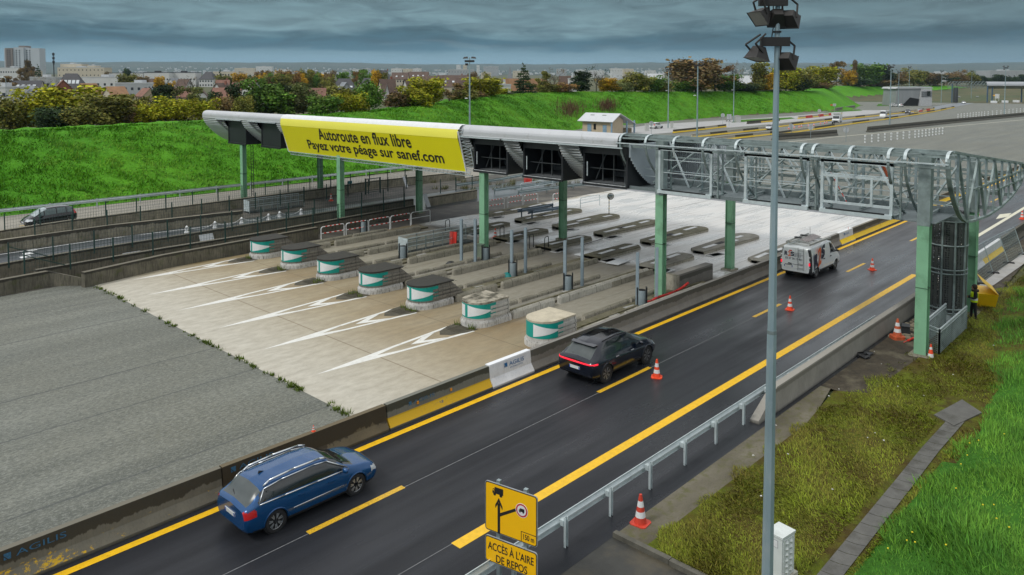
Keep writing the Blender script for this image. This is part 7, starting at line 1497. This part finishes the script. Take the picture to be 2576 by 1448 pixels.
def by_pixel(px_,ytop,wpx,d,kind,colr,label,group='trees beyond the green bank',name=None,cat='tree'):
 while True:
  b=PD(px_,ytop,d)
  if b.y-float(interp(FOOT,b.x))>17.5:break
  d+=2.0
 z0=hgt(b.x,b.y)-.3;H_=max(b.z-z0,1.0);W_=wpx*d/FPX*1.12
 return plant(name or dict(bush='shrub',conifer='conifer',pine='pine_tree',bare='bare_tree').get(kind,'tree'),label,kind,colr,(b.x,b.y,z0),W_,H_,group,cat)
rows=[(22,243,110,106,'bush','olive','at the frame edge above the black car'),(95,226,130,108,'round','yellow_green','tallest of the near clump above the black car'),(178,217,150,112,'round','yellow_green','crown of the near clump, brightest'),(262,238,120,108,'round','olive','next to the brightest clump'),(140,268,120,103,'bush','dark_green','low in front of the near clump'),(215,262,110,103,'bush','olive','low in front of the olive tree'),(306,262,70,110,'bush','brown','thin patch before the gap in the row'),(372,258,82,112,'bush','yellow_green','left of the canopy tip, rounded'),(440,243,110,112,'round','yellow_green','behind the canopy tip, left one'),(508,246,84,110,'bush','yellow_green','directly behind the canopy tip'),(410,214,62,135,'column','dark_green','dark mass over the yellow-green shrubs'),(336,238,90,140,'loose','olive','behind the gap in the row'),(465,218,90,140,'loose','grey_green','thin crown before the red roofs'),(520,232,80,128,'loose','dark_green','dark one above the canopy tip'),(586,209,44,135,'column','dark_green','dark ivy column above the canopy end'),(560,242,90,118,'bush','brown','right of the canopy tip'),(610,240,70,115,'bush','olive','low one before the big mid-green tree'),(670,203,120,120,'round','green','big one above the banner corner'),(722,215,50,125,'column','dark_green','dark slit between two big crowns'),(762,210,92,124,'round','grey_green','above the word en of the banner'),(815,240,80,118,'bush','green','low one above the banner centre'),(858,218,100,128,'round','olive','half hiding the long dark roof'),(928,203,92,130,'round','green','dense one beside the long dark roof'),(885,232,80,122,'bush','yellow_green','low one in front of the dense mid-green tree'),(1005,232,80,140,'bush','brown','gap filler left of the bright pair'),(1042,218,84,138,'round','yellow_green','lower left one of the bright pair'),(1072,196,88,142,'round','yellow_green','upper right one of the bright pair'),(1130,210,84,150,'loose','brown','between the bright pair and the near bank mast'),(1165,225,80,148,'bush','olive','left of the bank mast'),(1212,196,96,158,'round','yellow_green','right of the bank mast'),(1195,228,70,150,'bush','brown','at the foot of the bank mast tree'),(1250,222,60,158,'bush','yellow_green','before the orange-roofed church'),(1270,232,50,160,'bush','dark_green','below the white shed'),(1317,163,52,175,'conifer','dark_green','tallest spruce on the bank'),(1358,180,62,180,'loose','olive','right of the tall spruce'),(1393,170,62,182,'bare','brown','left one of the bare pair'),(1375,212,60,172,'bush','olive','low between spruce and bare tree'),(1412,208,76,176,'bush','rust','autumn mass under the left bare tree'),(1462,180,52,186,'column','dark_green','ivy-dark one between the bare pair'),(1500,163,74,188,'bare','dark_green','right one of the bare pair'),(1528,197,50,190,'round','golden','small golden one behind the shrubs'),(1560,205,60,188,'bush','grey_green','pale mound right of the golden tree'),(1598,182,90,196,'round','olive','before the white roofs'),(1640,190,70,196,'bush','green','low left of the big brown crown'),(1660,205,60,190,'bush','olive','at the bank top behind the thin mast'),(1690,170,60,215,'bare','brown','beside the thin mast, bare crown'),(1752,149,130,222,'round','brown','biggest brown crown on the skyline'),(1800,160,90,226,'loose','rust','right flank of the biggest brown crown'),(1765,188,70,210,'round','golden','yellow patch under the biggest brown crown'),(1720,200,70,206,'bush','green','under the biggest brown crown'),(1822,188,80,218,'round','green','right of the yellow patch'),(1856,152,46,240,'bare','brown','lone bare one between mast and floodlights'),(1908,156,44,245,'column','olive','ivy one just left of the foreground mast'),(1862,206,80,225,'bush','dark_green','dark mass left of the foreground mast'),(1895,208,60,225,'bush','olive','beside the dark mass'),(1928,185,56,250,'round','golden','left of the foreground mast, golden'),(1978,170,70,255,'round','yellow_green','right of the foreground mast'),(2022,168,68,262,'round','olive','second right of the foreground mast'),(2066,168,74,268,'round','yellow_green','third right of the foreground mast'),(2008,200,80,250,'bush','dark_green','dark foot of the yellow-green trees'),(2062,205,80,255,'bush','brown','brown foot of the yellow-green trees'),(2105,155,50,300,'loose','brown','sparse one over the skyline'),(2134,174,44,290,'round','golden','small golden one before the dark grove'),(2182,161,74,320,'round','green','left one of the dark grove'),(2222,166,62,330,'round','dark_green','right one of the dark grove'),(2150,195,80,300,'bush','dark_green','low in the dark grove'),(2152,152,14,420,'column','brown','thin poplar on the skyline'),(2210,200,80,330,'bush','brown','brown foot of the dark grove'),(2262,182,60,420,'round','brown','above the grey building, left'),(2300,172,64,440,'round','olive','above the grey building, right'),(2340,184,56,440,'round','brown','right of the grey building roof'),(2375,190,60,450,'pine','dark_green','dark one left of the lattice canopy'),(2408,177,50,470,'round','brown','over the lattice canopy, left'),(2440,180,40,480,'round','olive','over the lattice canopy, right')]
for px_,yt_,w_,d_,kd,cl,wh in rows:by_pixel(px_,yt_,w_,d_,kd,cl,f'{CW[cl]} {KW[kd]} behind the bank, {wh}')
for k,px_ in enumerate(range(2452,2600,20)):by_pixel(px_,188+(k%3)*3,30,560,'round','dark_green',f'dark tree of the far belt behind the distant canopy, {ORD[k]} from its left end','far dark tree belt')
for px_,yt_,w_,d_,kd,cl,wh in[(1868,251,84,246,'pine','dark_green','left one of the pair on the rest area'),(1945,255,80,250,'pine','dark_green','right one of the pair, half behind the foreground mast'),(2205,228,50,372,'pine','dark_green','left of the grey angular building'),(2288,228,56,372,'pine','dark_green','in front of the grey angular building'),(2355,215,46,390,'pine','dark_green','right of the grey angular building')]:by_pixel(px_,yt_,w_,d_,kd,cl,f'flat-topped dark pine, {wh}','pines on the rest area')
for k in range(34):
 px_=628+k*7.0 if k<30 else 300+k*20;kd=('round','round','loose','bush')[k%4];cl=('olive','brown','rust','green','golden','olive','brown')[k%7];by_pixel(px_+rnd.uniform(-5,5),176+rnd.uniform(0,22)+(6 if k<4 else 0),rnd.uniform(26,44),rnd.uniform(330,430),kd,cl,f'{CW[cl]} {KW[kd]} in the town wood, {ORD[k]} from the west','wood between the houses')
for px_,yt_,w_,d_,kd,cl,wh in[(762,168,30,420,'bare','brown','bare one rising out of the wood'),(402,193,26,330,'round','golden','bright orange one among red roofs'),(430,205,20,330,'round','golden','smaller orange one among red roofs'),(66,152,18,620,'column','brown','tall brown poplar before the tower block'),(80,168,16,600,'column','brown','short brown poplar before the tower block'),(95,165,26,560,'conifer','dark_green','cedar right of the tower block'),(52,172,34,500,'loose','brown','reddish one under the tower block'),(268,182,24,520,'round','brown','round one right of the beige flats'),(318,173,18,620,'round','dark_green','dark dot left on the roofs'),(478,190,34,400,'bare','brown','bare one before the long terraces'),(440,200,40,380,'bare','brown','bare one over the red roofs'),(320,187,44,420,'round','olive','dense one before the long terraces'),(360,193,30,420,'round','brown','brown one before the long terraces'),(553,176,18,560,'conifer','dark_green','small spruce by the terrace end'),(560,190,40,430,'round','olive','before the terrace end'),(600,185,40,440,'round','golden','tawny one right of the terrace end'),(905,175,50,470,'loose','green','pale one before the far white blocks'),(865,182,34,450,'round','green','round one left of the far white blocks'),(1225,182,30,420,'round','olive','beside the orange-roofed church'),(1185,182,40,430,'round','brown','left of the church'),(110,190,60,340,'bare','brown','bare one left of the black-roofed house'),(30,192,70,330,'loose','brown','reddish hedge by the curved street lamp'),(640,190,40,380,'round','dark_green','ivy-dark one at the wood edge')]:by_pixel(px_,yt_,w_,d_,kd,cl,f'{CW[cl]} {KW[kd]} in the town, {wh}','town trees')
for k,(x0_,x1_,y0_,y1_,lab)in enumerate([(1388,1480,252,305,'larger brown bramble patch on the green bank behind the canopy'),(1494,1560,252,288,'smaller brown bramble patch on the green bank above the beige building')]):
 g=np.random.default_rng(5+k);pts=[]
 for i in range(900):
  r_=ray(x0_+(x1_-x0_)*g.normal(.5,.2),y0_+(y1_-y0_)*g.normal(.5,.2));t=np.arange(60,400,.8);hit=np.argmax(CAMH+r_.z*t<=height(r_.x*t,r_.y*t));p=ORG+r_*float(t[hit]);pts.append((p.x,p.y,p.z))
 c=np.array(pts);n=len(c);a=g.uniform(0,6.28,n);L=g.uniform(.8,2.1,n);w_=.05;lean=g.uniform(.2,1.2,n);top=c+np.stack([lean*np.cos(a),lean*np.sin(a),L],-1);s=np.stack([-np.sin(a),np.cos(a),0*a],-1)*w_
 V=np.stack([c-s,c+s,top],1).reshape(-1,3);tint=np.array([.14,.07,.045])*g.uniform(.5,1.5,(n,1));ctr=c.mean(0);o=mesh_np('bramble_patch',V-ctr,np.arange(3*n).reshape(-1,3),leaf_attr,col=tint);o.location=ctr;tag(o,lab,'bramble','bramble patches')
 # ---- grass blades
def blades(name,n,sampler,Lr,wr,colr,mat,zf,lie=.5,flow=None,seed=1,kind='stuff',label=None):
 g=np.random.default_rng(seed);x,y=sampler(g,n);n=len(x);z=zf(x,y);a=(flow(x,y)if flow is not None else 0)+g.normal(0,.9,n);L=g.uniform(*Lr,n)*(.75+.4*np.sin(x*1.3+2*np.sin(y*.9))*np.sin(y*1.1+x*.4));w_=g.uniform(*wr,n);ln=np.clip(lie+.25*g.normal(size=n),.05,1.2)
 c0=np.stack([x,y,z],-1);s=np.stack([-np.sin(a),np.cos(a),0*a],-1)*w_[:,None]/2;d=np.stack([np.cos(a)*ln*L,np.sin(a)*ln*L,L*np.sqrt(np.clip(1-ln**2*.8,.03,1))],-1);mid=c0+d*.55+np.stack([0*x,0*x,.08*L],-1)
 V=np.stack([c0-s,c0+s,mid+s*.8,mid-s*.8,c0+d],1);V=V.reshape(-1,3);b=np.arange(n)*5;F=np.concatenate([np.stack([b,b+1,b+2,b+3],-1),np.stack([b+3,b+2,b+4,b+4],-1)])
 F3=np.concatenate([np.stack([b,b+1,b+2],-1),np.stack([b,b+2,b+3],-1),np.stack([b+3,b+2,b+4],-1)]);col=colr(g,x,y);return tag(mesh_np(name,V,F3,mat,col=np.concatenate([col,col,col])),label,'grass',kind=kind)
def box_sampler(x0,x1,y0,y1,keep=None,p=1.0):
 def f(g,n):
  x=x0+(x1-x0)*g.random(n)**p;y=g.uniform(y0,y1,n)
  if keep is not None:k=keep(x,y);x,y=x[k],y[k]
  return x,y
 return f
def patch(x,y,k,s):return np.sin(x*k+s+1.7*np.sin(y*k*.8+s))*np.sin(y*k*1.2-s+1.3*np.sin(x*k*.7))
def mown_col(g,x,y):
 t=np.clip(.45+.32*patch(x,y,.55,1)+.3*patch(x,y,1.7,4)+.2*g.normal(size=len(x)),0,1)[:,None];c=(1-t)*np.array([.150,.125,.022])+t*np.array([.200,.265,.016]);return c*g.uniform(.55,1.5,(len(x),1))
def tall_col(g,x,y):
 t=np.clip(.5+.3*patch(x,y,.5,2)+.25*patch(x,y,1.9,1)+.15*g.normal(size=len(x)),0,1)[:,None];c=(1-t)*np.array([.065,.200,.022])+t*np.array([.155,.345,.032]);return c*g.uniform(.5,1.35,(len(x),1))
def bank_col(g,x,y):
 t=np.clip(.5+.3*patch(x,y,.16,2)+.25*patch(x,y,.6,1)+.2*g.normal(size=len(x)),0,1)[:,None];c=(1-t)*np.array([.085,.235,.012])+t*np.array([.165,.365,.018]);return c*g.uniform(.62,1.3,(len(x),1))
notgut=lambda x,y:~((y<7.25)&(y>6.5)&(x<32.5))&~((x>29.6)&(x<32.4)&(y>6.2)&(y<7.7))
edge_y=lambda x:np.interp(x,[16,24,30,33,40,46,60],[6.3,6.35,6.0,6.3,7.6,8.6,9.0])
blades('mown_grass_blades',95000,box_sampler(16.35,60,5.4,11.0,lambda x,y:notgut(x,y)&(y>edge_y(x))&(y<np.interp(x,[16,26,30,46,60],[10.55,10.7,10.4,9.6,9.5])+.25*np.sin(x*3))&~((x>33)&(x<41)&(y>9.1)&(np.sin(x*5)*np.sin(y*7)>-.2)),1.7),(.08,.20),(.012,.028),mown_col,leaf_attr,lambda x,y:.055+0*x,.85,lambda x,y:2.2+1.6*patch(x,y,.9,3),2,label='mown mossy grass lying in swathes')
blades('tall_grass_blades',210000,box_sampler(15.5,70,-4,9.3,lambda x,y:notgut(x,y)&(y<edge_y(x)+.25*np.sin(x*2.1)+.1*np.sin(x*7)),1.6),(.22,.55),(.014,.034),tall_col,leaf_attr,lambda x,y:height(x,y)-.05,.62,lambda x,y:1.2+1.3*patch(x,y,.7,1),3,label='tall fresh green grass of the right verge')
def bank_sampler(g,n):
 x=-12+330*g.random(n)**1.5;s=17.0*g.random(n);return x,interp(FOOT,x)+s
blades('bank_grass_blades',190000,bank_sampler,(.25,.55),(.04,.10),bank_col,leaf_attr,lambda x,y:height(x,y)+.02,.75,lambda x,y:-1.0+1.0*patch(x,y,.25,2),4,label='long wind-laid grass of the green bank')
tg=grid_mesh('tall_grass_ground',np.arange(16,80,.5),np.arange(-6,9.7,.4),.045,tall_grass,lambda x,y:(y<np.interp(x,[16,24,30,33,40,46,60,80],[6.3,6.35,6.0,6.3,7.6,8.6,9.4,9.6])))
fl=MB()
for i in range(40):
 x,y=rnd.uniform(18,30),rnd.uniform(2,6);fl.box((x,y,hgt(x,y)+rnd.uniform(.25,.45)),(.035,.035,.02),rnd.uniform(0,3))
tag(fl.build('yellow_flowers',M('yellow_petals',(.75,.62,.02),.6)),'tiny yellow flowers scattered through the tall verge grass','flowers',kind='stuff')
lt_=MB()
for i in range(16):x,y=rnd.uniform(17,40),rnd.uniform(7.5,11.5);lt_.box((x,y,.14),(rnd.uniform(.02,.07),rnd.uniform(.02,.05),.02),rnd.uniform(0,3))
tag(lt_.build('litter',M('pale_litter',(.55,.55,.52),.7)),'pale scraps of litter and leaves on the mown grass','litter',kind='stuff')
# ---- the town beyond the bank
WALLS=dict(white=M('white_render',(.55,.56,.55),.8,0,.06,.3),cream=M('cream_render',(.50,.45,.35),.8,0,.06,.3),tan=M('tan_render',(.42,.34,.23),.8,0,.08,.3),grey=M('grey_render',(.33,.35,.36),.8,0,.08,.3),brick=M('red_brick_wall',(.24,.09,.06),.85,0,.15,.5),orange=M('orange_render',(.46,.22,.12),.8,0,.08,.3))
ROOFS=dict(dark=M('dark_slate',(.045,.045,.05),.6,0,.25,.5),brown=M('brown_tiles',(.10,.065,.05),.8,0,.3,.6),red=M('red_tiles',(.21,.105,.075),.8,0,.25,.6),orange=M('orange_tiles',(.34,.19,.10),.8,0,.2,.6),grey=M('grey_roofing',(.20,.22,.24),.6,0,.15,.4),pale=M('pale_roofing',(.46,.48,.49),.6,0,.08,.4))
pane=M('dark_panes',(.035,.042,.05),.25,0,.3,.8);rooflight=M('rooflight',(.55,.60,.62),.3)
def house(x0,x1,yt,yb,d,kind,wall,roof,label,depth=None,ang=0.0,rows_=1,eave=.5,cat='house',name='house',chim=False,lights=0,win=3,group='houses and blocks of the town'):
 """kind: g gable towards us, s roof slope towards us, h hipped, f flat roof. Pixels give its place, width and height at distance d."""
 p0,p1=PD(x0,yb,d),PD(x1,yb,d);W_=(p1-p0).length;c=(p0+p1)/2;zg=hgt(c.x,c.y)-.3;zt=PD(x0,yt,d).z;zt=max(zt,zg+3.0);H_=zt-zg;D_=depth or max(6,min(W_*.8,14));rz=YAW-math.pi/2+ang
 root=thing(name,label,cat,(c.x,c.y,zg),rz,group);he=H_ if kind=='f' else H_*(1-eave)if kind!='s' else H_*(1-eave);hw=W_/2
 m=MB();m.bx(-hw,hw,0,D_,0,he)
 if kind=='g':m.add([(-hw,0,he),(hw,0,he),(0,0,H_),(-hw,D_,he),(hw,D_,he),(0,D_,H_)],[(0,1,2),(3,5,4)])
 if kind=='s':m.add([(-hw,0,he),(-hw,D_,he),(-hw,D_/2,H_),(hw,0,he),(hw,D_,he),(hw,D_/2,H_)],[(0,1,2),(3,5,4)])
 m.build('wall',WALLS[wall],root);m=MB();o=.35
 if kind=='g':m.add([(-hw-o,-o,he-.2),(0,-o,H_+.12),(hw+o,-o,he-.2),(-hw-o,D_+o,he-.2),(0,D_+o,H_+.12),(hw+o,D_+o,he-.2),(-hw-o,-o,he-.4),(0,-o,H_-.12),(hw+o,-o,he-.4)],[(0,1,4,3),(1,2,5,4),(0,6,7,1),(1,7,8,2)])
 elif kind=='s':m.add([(-hw-o,-o,he-.2),(hw+o,-o,he-.2),(hw+o,D_/2,H_+.1),(-hw-o,D_/2,H_+.1),(-hw-o,D_+o,he-.2),(hw+o,D_+o,he-.2)],[(0,1,2,3),(3,2,5,4)])
 elif kind=='h':q=min(hw*.55,D_/2);m.add([(-hw-o,-o,he-.1),(hw+o,-o,he-.1),(hw+o,D_+o,he-.1),(-hw-o,D_+o,he-.1),(-hw+q,D_/2,H_),(hw-q,D_/2,H_)],[(0,1,5,4),(1,2,5),(2,3,4,5),(3,0,4)])
 else:m.bx(-hw-.1,hw+.1,-.1,D_+.1,H_,H_+.5);m.bx(-hw*.3,hw*.1,D_*.3,D_*.6,H_+.5,H_+1.8)
 ro=m.build('roof',ROOFS[roof],root)
 if chim:m=MB();m.bx(hw*.5,hw*.5+.7,D_/2,D_/2+.7,H_-.6,H_+1.0);m.build('chimney',WALLS['brick'],ro)
 for i in range(lights):
  if kind in 'sh':t=.45;x=-hw*.75+1.5*hw*(i+.5)/lights;yy=-o+t*(D_/2);zz=he-.2+t*(H_-he);m=MB();sl=(H_-he)/(D_/2);m.add([(x-.6,yy-.5,zz-.5*sl+.12),(x+.6,yy-.5,zz-.5*sl+.12),(x+.6,yy+.5,zz+.5*sl+.12),(x-.6,yy+.5,zz+.5*sl+.12)],[(0,1,2,3)]);m.build('rooflight',rooflight,ro)
 for r_ in range(rows_):
  zc=he*(r_+.55)/rows_;wh=min(1.3,he/rows_*.45)
  for i in range(win):
   x=-hw+W_*(i+.5)/win;ww=min(1.2,W_/win*.5);m=MB();m.bx(x-ww/2,x+ww/2,-.06,.02,zc-wh/2,zc+wh/2);m.build('window',pane,root)
 return root
for a in[(140,203,185,216,330,'h','white','dark','big house with steep black hipped roof and rooflights, far west',None,.2,1,.62,'house','house',False,5),(140,180,202,222,300,'g','brick','red','red-fronted house just below the black hipped roof',None,.6,1,.45),(30,95,204,224,330,'s','cream','dark','long low pale house with dark roof left of the black-hipped one',None,.3,1,.5,'house','house',False,4),(18,94,216,240,270,'h','white','grey','grey-hipped low house half behind the first yellow-green trees',None,.15,1,.45),(-30,18,222,246,260,'f','white','pale','white boxy house cut off by the frame edge',12),(186,224,211,236,270,'g','tan','orange','tan gabled house with orange roof above the brightest tree',None,-.35,1,.5),(248,290,219,244,250,'g','cream','orange','cream gable with orange roof right of the tan house',None,-.5,1,.55),(205,306,196,216,430,'f','white','pale','long white warehouse below the beige flats',20,0,1,.5,'warehouse','warehouse',False,0,6),(290,392,211,224,380,'f','grey','pale','low flat grey hall right of the white warehouse',16,0,1,.5,'hall','hall',False,0,6),(355,393,199,212,450,'s','white','brown','brown-roofed white house behind the grey hall',None,.1),(412,446,198,212,440,'g','white','grey','white gable beside the bright orange tree',None,-.3),(440,470,200,214,430,'s','white','brown','white house right of the bright orange tree',None,-.2),(336,362,223,240,260,'s','tan','red','red-roofed cottage above the shrubs left of the canopy',None,-.5),(362,392,218,236,280,'g','white','grey','white cottage with grey roof beside the red-roofed one',None,.4),(428,480,222,240,270,'s','tan','red','wide red roof behind the canopy tip',None,.1,1,.6),(486,520,224,240,262,'g','white','brown','narrow white gable near the red roofs',None,.3),(528,562,210,228,320,'g','white','brown','white gable with brown roof above the canopy end, west one',None,-.4,1,.5,'house','house',True),(543,574,202,216,380,'s','white','red','house with muted red roof over the canopy end',None,.2,1,.5,'house','house',True),(606,640,208,226,330,'g','white','brown','white gable with brown roof above the canopy end, east one',None,-.3,1,.5,'house','house',True),(530,575,222,238,262,'s','tan','red','low broad red roof just over the canopy end',None,0,1,.65),(582,606,208,222,340,'s','cream','red','small red roof between the two white gables',None,.1),(640,654,207,224,330,'g','white','grey','slim white gable at the wood edge',None,.2),(272,360,185,200,640,'f','white','dark','west part of the long white terrace with dark attic',12,0,1,.5,'apartment block','terrace',False,0,9),(362,425,184,199,640,'f','white','dark','middle part of the long white terrace',12,0,1,.5,'apartment block','terrace',False,0,8),(428,492,184,199,650,'f','white','dark','east part of the long white terrace',12,0,1,.5,'apartment block','terrace',False,0,8),(500,535,181,196,650,'h','white','dark','dark hipped block at the terrace end',14,0,2,.5,'apartment block','apartment_block',False,0,5),(536,600,181,192,760,'f','cream','pale','pale flat block right of the terrace',14,0,2,.5,'apartment block','apartment_block',False,0,9),(145,262,171,193,900,'f','cream','pale','long beige flats with stepped top below the hills',18,0,3,.5,'apartment block','apartment_block',False,0,12),(152,205,162,175,915,'f','cream','pale','upper step of the beige flats',16,0,1,.5,'apartment block','apartment_block',False,0,7),(220,240,166,176,905,'f','cream','pale','small roof storey on the beige flats',12,0,1,.5,'apartment block','apartment_block',False,0,3),(0,50,172,186,700,'f','white','pale','low white block in front of the tower block',16,0,2,.5,'apartment block','apartment_block',False,0,8),(77,92,179,192,620,'f','cream','pale','little cream house right of the reddish trees',8,0,2,.5,'house','house',False,0,3),(75,140,196,212,430,'f','grey','pale','grey wall-like hall left of the black-hipped house',12,0,1,.5,'hall','hall',False,0,5),(772,816,223,242,240,'s','tan','red','orange-red roof among the trees above the banner',None,.15,1,.7),(828,894,198,222,330,'h','white','dark','large dark roof with many rooflights, west half',16,.1,1,.75,'house','house',False,5),(894,958,197,222,335,'h','white','dark','large dark roof with many rooflights, east half',16,.1,1,.75,'house','house',False,4),(852,892,208,228,300,'g','grey','grey','grey gable below the large dark roof',None,.5,1,.6),(815,830,212,222,330,'g','white','dark','small white gable left of the large dark roof',None,.2),(962,1000,200,232,290,'s','cream','brown','steep brown roof left of the bright tree pair',None,.5,1,.7,'house','house',True),(996,1042,200,228,285,'g','white','brown','white triangular gable with huge brown roof',None,-.7,1,.85),(968,980,212,240,275,'g','white','brown','narrow pointed white gable by the brown roofs',None,.2,1,.6),(1048,1110,192,210,400,'s','cream','brown','long brown roof behind the bright tree pair',14,0,1,.6,'house','house',False,2),(1100,1180,190,206,420,'s','cream','brown','long brown roof left of the near bank mast',14,.05,1,.6,'house','house',True,3),(1150,1190,198,214,350,'s','brick','brown','lower brown roof behind the near bank mast',None,.1),(948,984,177,196,560,'h','white','dark','white hotel-like house with black mansard roof',14,.2,2,.45,'house','house',True,3,5),(984,1024,183,196,580,'s','cream','brown','cream row right of the black-mansard house',12,0,2,.4,'apartment block','apartment_block',False,2,6),(1026,1076,181,196,590,'s','cream','brown','cream row with brown roof, farther east',12,0,2,.4,'apartment block','apartment_block',False,3,6),(1254,1276,199,222,320,'g','cream','orange','church nave with bright orange roof',22,-1.0,1,.7,'church','church',False,0,1),(1258,1285,227,242,215,'f','white','pale','white flat shed at the bank top right of the near mast',5,.1,1,.5,'shed','shed',False,0,1),(1432,1452,200,220,330,'f','white','pale','white modern box between the bare trees',8,0,2,.5,'house','house',False,0,2),(1408,1440,192,206,380,'s','white','brown','brown roof between the bare trees',None,0,1,.6),(1535,1572,199,214,380,'f','white','pale','white house with dark windows behind the golden tree',10,0,2,.5,'house','house',False,0,4),(1640,1680,186,203,420,'s','white','pale','broad pale roof left of the biggest brown crown',18,.1,1,.7,'hall','hall'),(1860,1896,191,206,400,'s','grey','pale','pale roof left of the foreground mast',14,-.1,1,.7,'hall','hall'),(2090,2180,183,190,900,'f','white','pale','far white warehouse behind the dark grove',30,0,1,.5,'warehouse','warehouse',False,0,8),(2330,2440,184,192,1000,'f','white','pale','far white warehouse over the grey building',30,0,1,.5,'warehouse','warehouse',False,0,8),(2490,2600,179,188,1000,'f','grey','pale','far grey warehouse above the distant canopy',30,0,1,.5,'warehouse','warehouse',False,0,8)]:
 k=('depth','ang','rows_','eave','cat','name','chim','lights','win');house(*a[:9],**dict(zip(k,a[9:])))
p=PD(1283,199,330);m=MB();m.lathe([(1.5,-9),(1.5,0),(.1,5)],n=4);o=m.build('church_steeple',ROOFS['grey']);o.location=p;tag(o,'slim grey church steeple beside the bright orange roof','steeple')
dT=1250;tb0=PD(53,186,dT);zg=hgt(tb0.x,tb0.y);tw_=thing('tower_block','tall pale tower block with brown middle strip at the far west','apartment block',(tb0.x,tb0.y,zg),YAW-math.pi/2)
zt=PD(53,120,dT).z-zg;s_=dT/FPX;conc=M('pale_concrete_panels',(.42,.46,.49),.8,0,.06,.05);brn=M('brown_panels',(.20,.17,.15),.8,0,.06,.05)
for nm,x0,x1,y0,z1,mt in(('west_wing',-45,-30,4,.97,conc),('brown_strip',-36,-18,-2,.98,brn),('middle_wing',-18,8,0,1.0,conc),('east_wing',8,45,3,.98,conc),('lift_house',-10,6,6,1.06,brn)):
 m=MB();m.bx(x0*s_,x1*s_,y0,y0+16,-6,zt*z1);w_=m.build(nm,mt,tw_)
 if nm in('middle_wing','east_wing','brown_strip'):
  for c in((.25,.55)if nm!='east_wing' else(.10,.30)):m=MB();xx=x0+(x1-x0)*c;[m.bx(xx*s_,(xx+3.2)*s_,y0-.2,y0+.1,zt*(.04+i*.065),zt*(.04+i*.065)+1.7)for i in range(14)];m.build('window_column',pane,w_)
am=PD(136,194,700);rt_=thing('radio_mast','slender lattice radio mast right of the tower block','mast',am,0);H_=PD(136,133,700).z-am.z;m=MB();m.tube((0,0,-6),(0,0,H_*.55),.5,.4,6);[m.bar((.6*math.cos(a),.6*math.sin(a),H_*.5),(.3*math.cos(a),.3*math.sin(a),H_),.22)for a in(0,2.1,4.2)];m.build('lattice',black_m,rt_)
for z in(.62,.78,.94):m=MB();m.lathe([(.9,z*H_-1.4),(1.1,z*H_),(.9,z*H_+1.0)],n=6);m.build('antenna_panels',black_m,rt_)
for k,(x0,x1,yt,yb,d)in enumerate([(644,684,168,179,2600),(590,640,172,180,2500),(886,910,176,185,2100),(912,934,173,185,2100),(984,1012,173,186,1900),(1014,1036,174,186,1900),(1038,1059,173,186,1950),(1127,1192,176,188,1500),(1148,1158,164,178,2900),(1165,1174,164,178,2900),(1199,1206,165,178,2900),(1216,1254,168,178,2800),(1538,1566,173,186,1700),(1568,1594,174,186,1750),(1450,1475,176,184,2400),(1400,1425,174,181,2700),(700,730,176,184,2300),(1290,1330,179,186,1900),(1480,1520,178,186,2000),(860,876,177,184,2300),(1625,1650,178,186,1900),(1210,1235,183,190,1400)]):
 house(x0,x1,yt,yb,d,'f',('white','cream','white','grey')[k%4],'pale',f'far {("white", "cream", "white", "grey")[k % 4]} block far on the plain, {ORD[k]} of the distant blocks',depth=18,rows_=2,win=max(3,int((x1-x0)/7)),cat='apartment block',name='far_block',group='distant blocks on the plain')
g_=np.random.default_rng(4);sp=MB()
for i in range(420):
 px_=g_.uniform(300,1900);d=g_.uniform(3000,6200);p=PD(px_,190,d);z=hgt(p.x,p.y);s=g_.uniform(5,16);sp.box((p.x,p.y,z+3),(s,s*.8,g_.uniform(6,14)),g_.uniform(0,3))
tag(sp.build('far_suburb',M('far_pale_buildings',(.52,.53,.53),.8,0,.2,.01)),'pale specks of suburbs on the far hillsides','suburb',kind='stuff')
cs=thing('street_lamp','curved street lamp at the far west edge of the town','street lamp',PD(16,245,240));m=MB();zz=PD(16,195,240).z-cs.location.z;rr=Vector((sa_,-ca,0));m.path([Vector((0,0,-3)),Vector((0,0,zz*.9)),Vector((0,0,zz))-rr*.6,Vector((0,0,zz))-rr*1.8],.1,6);m.build('pole',galv,cs);m=MB();m.box(Vector((0,0,zz))-rr*2.1,(.8,.3,.15));m.build('lamp_head',reflect_m,cs)
# ---- air: one closed box of thin even haze
hz=bpy.data.materials.new('haze_air');hz.use_nodes=True;hn=hz.node_tree;hn.nodes.clear();pv_=hn.nodes.new('ShaderNodeVolumePrincipled');pv_.inputs['Color'].default_value=(.55,.78,.95,1);pv_.inputs['Density'].default_value=.000055;pv_.inputs['Anisotropy'].default_value=.0;ho=hn.nodes.new('ShaderNodeOutputMaterial');hn.links.new(pv_.outputs[0],ho.inputs['Volume'])
m=MB();m.bx(-9500,15000,-10500,15000,-60,235);o=m.build('haze',hz);tag(o,'thin bluish air over the plain','haze',kind='stuff')
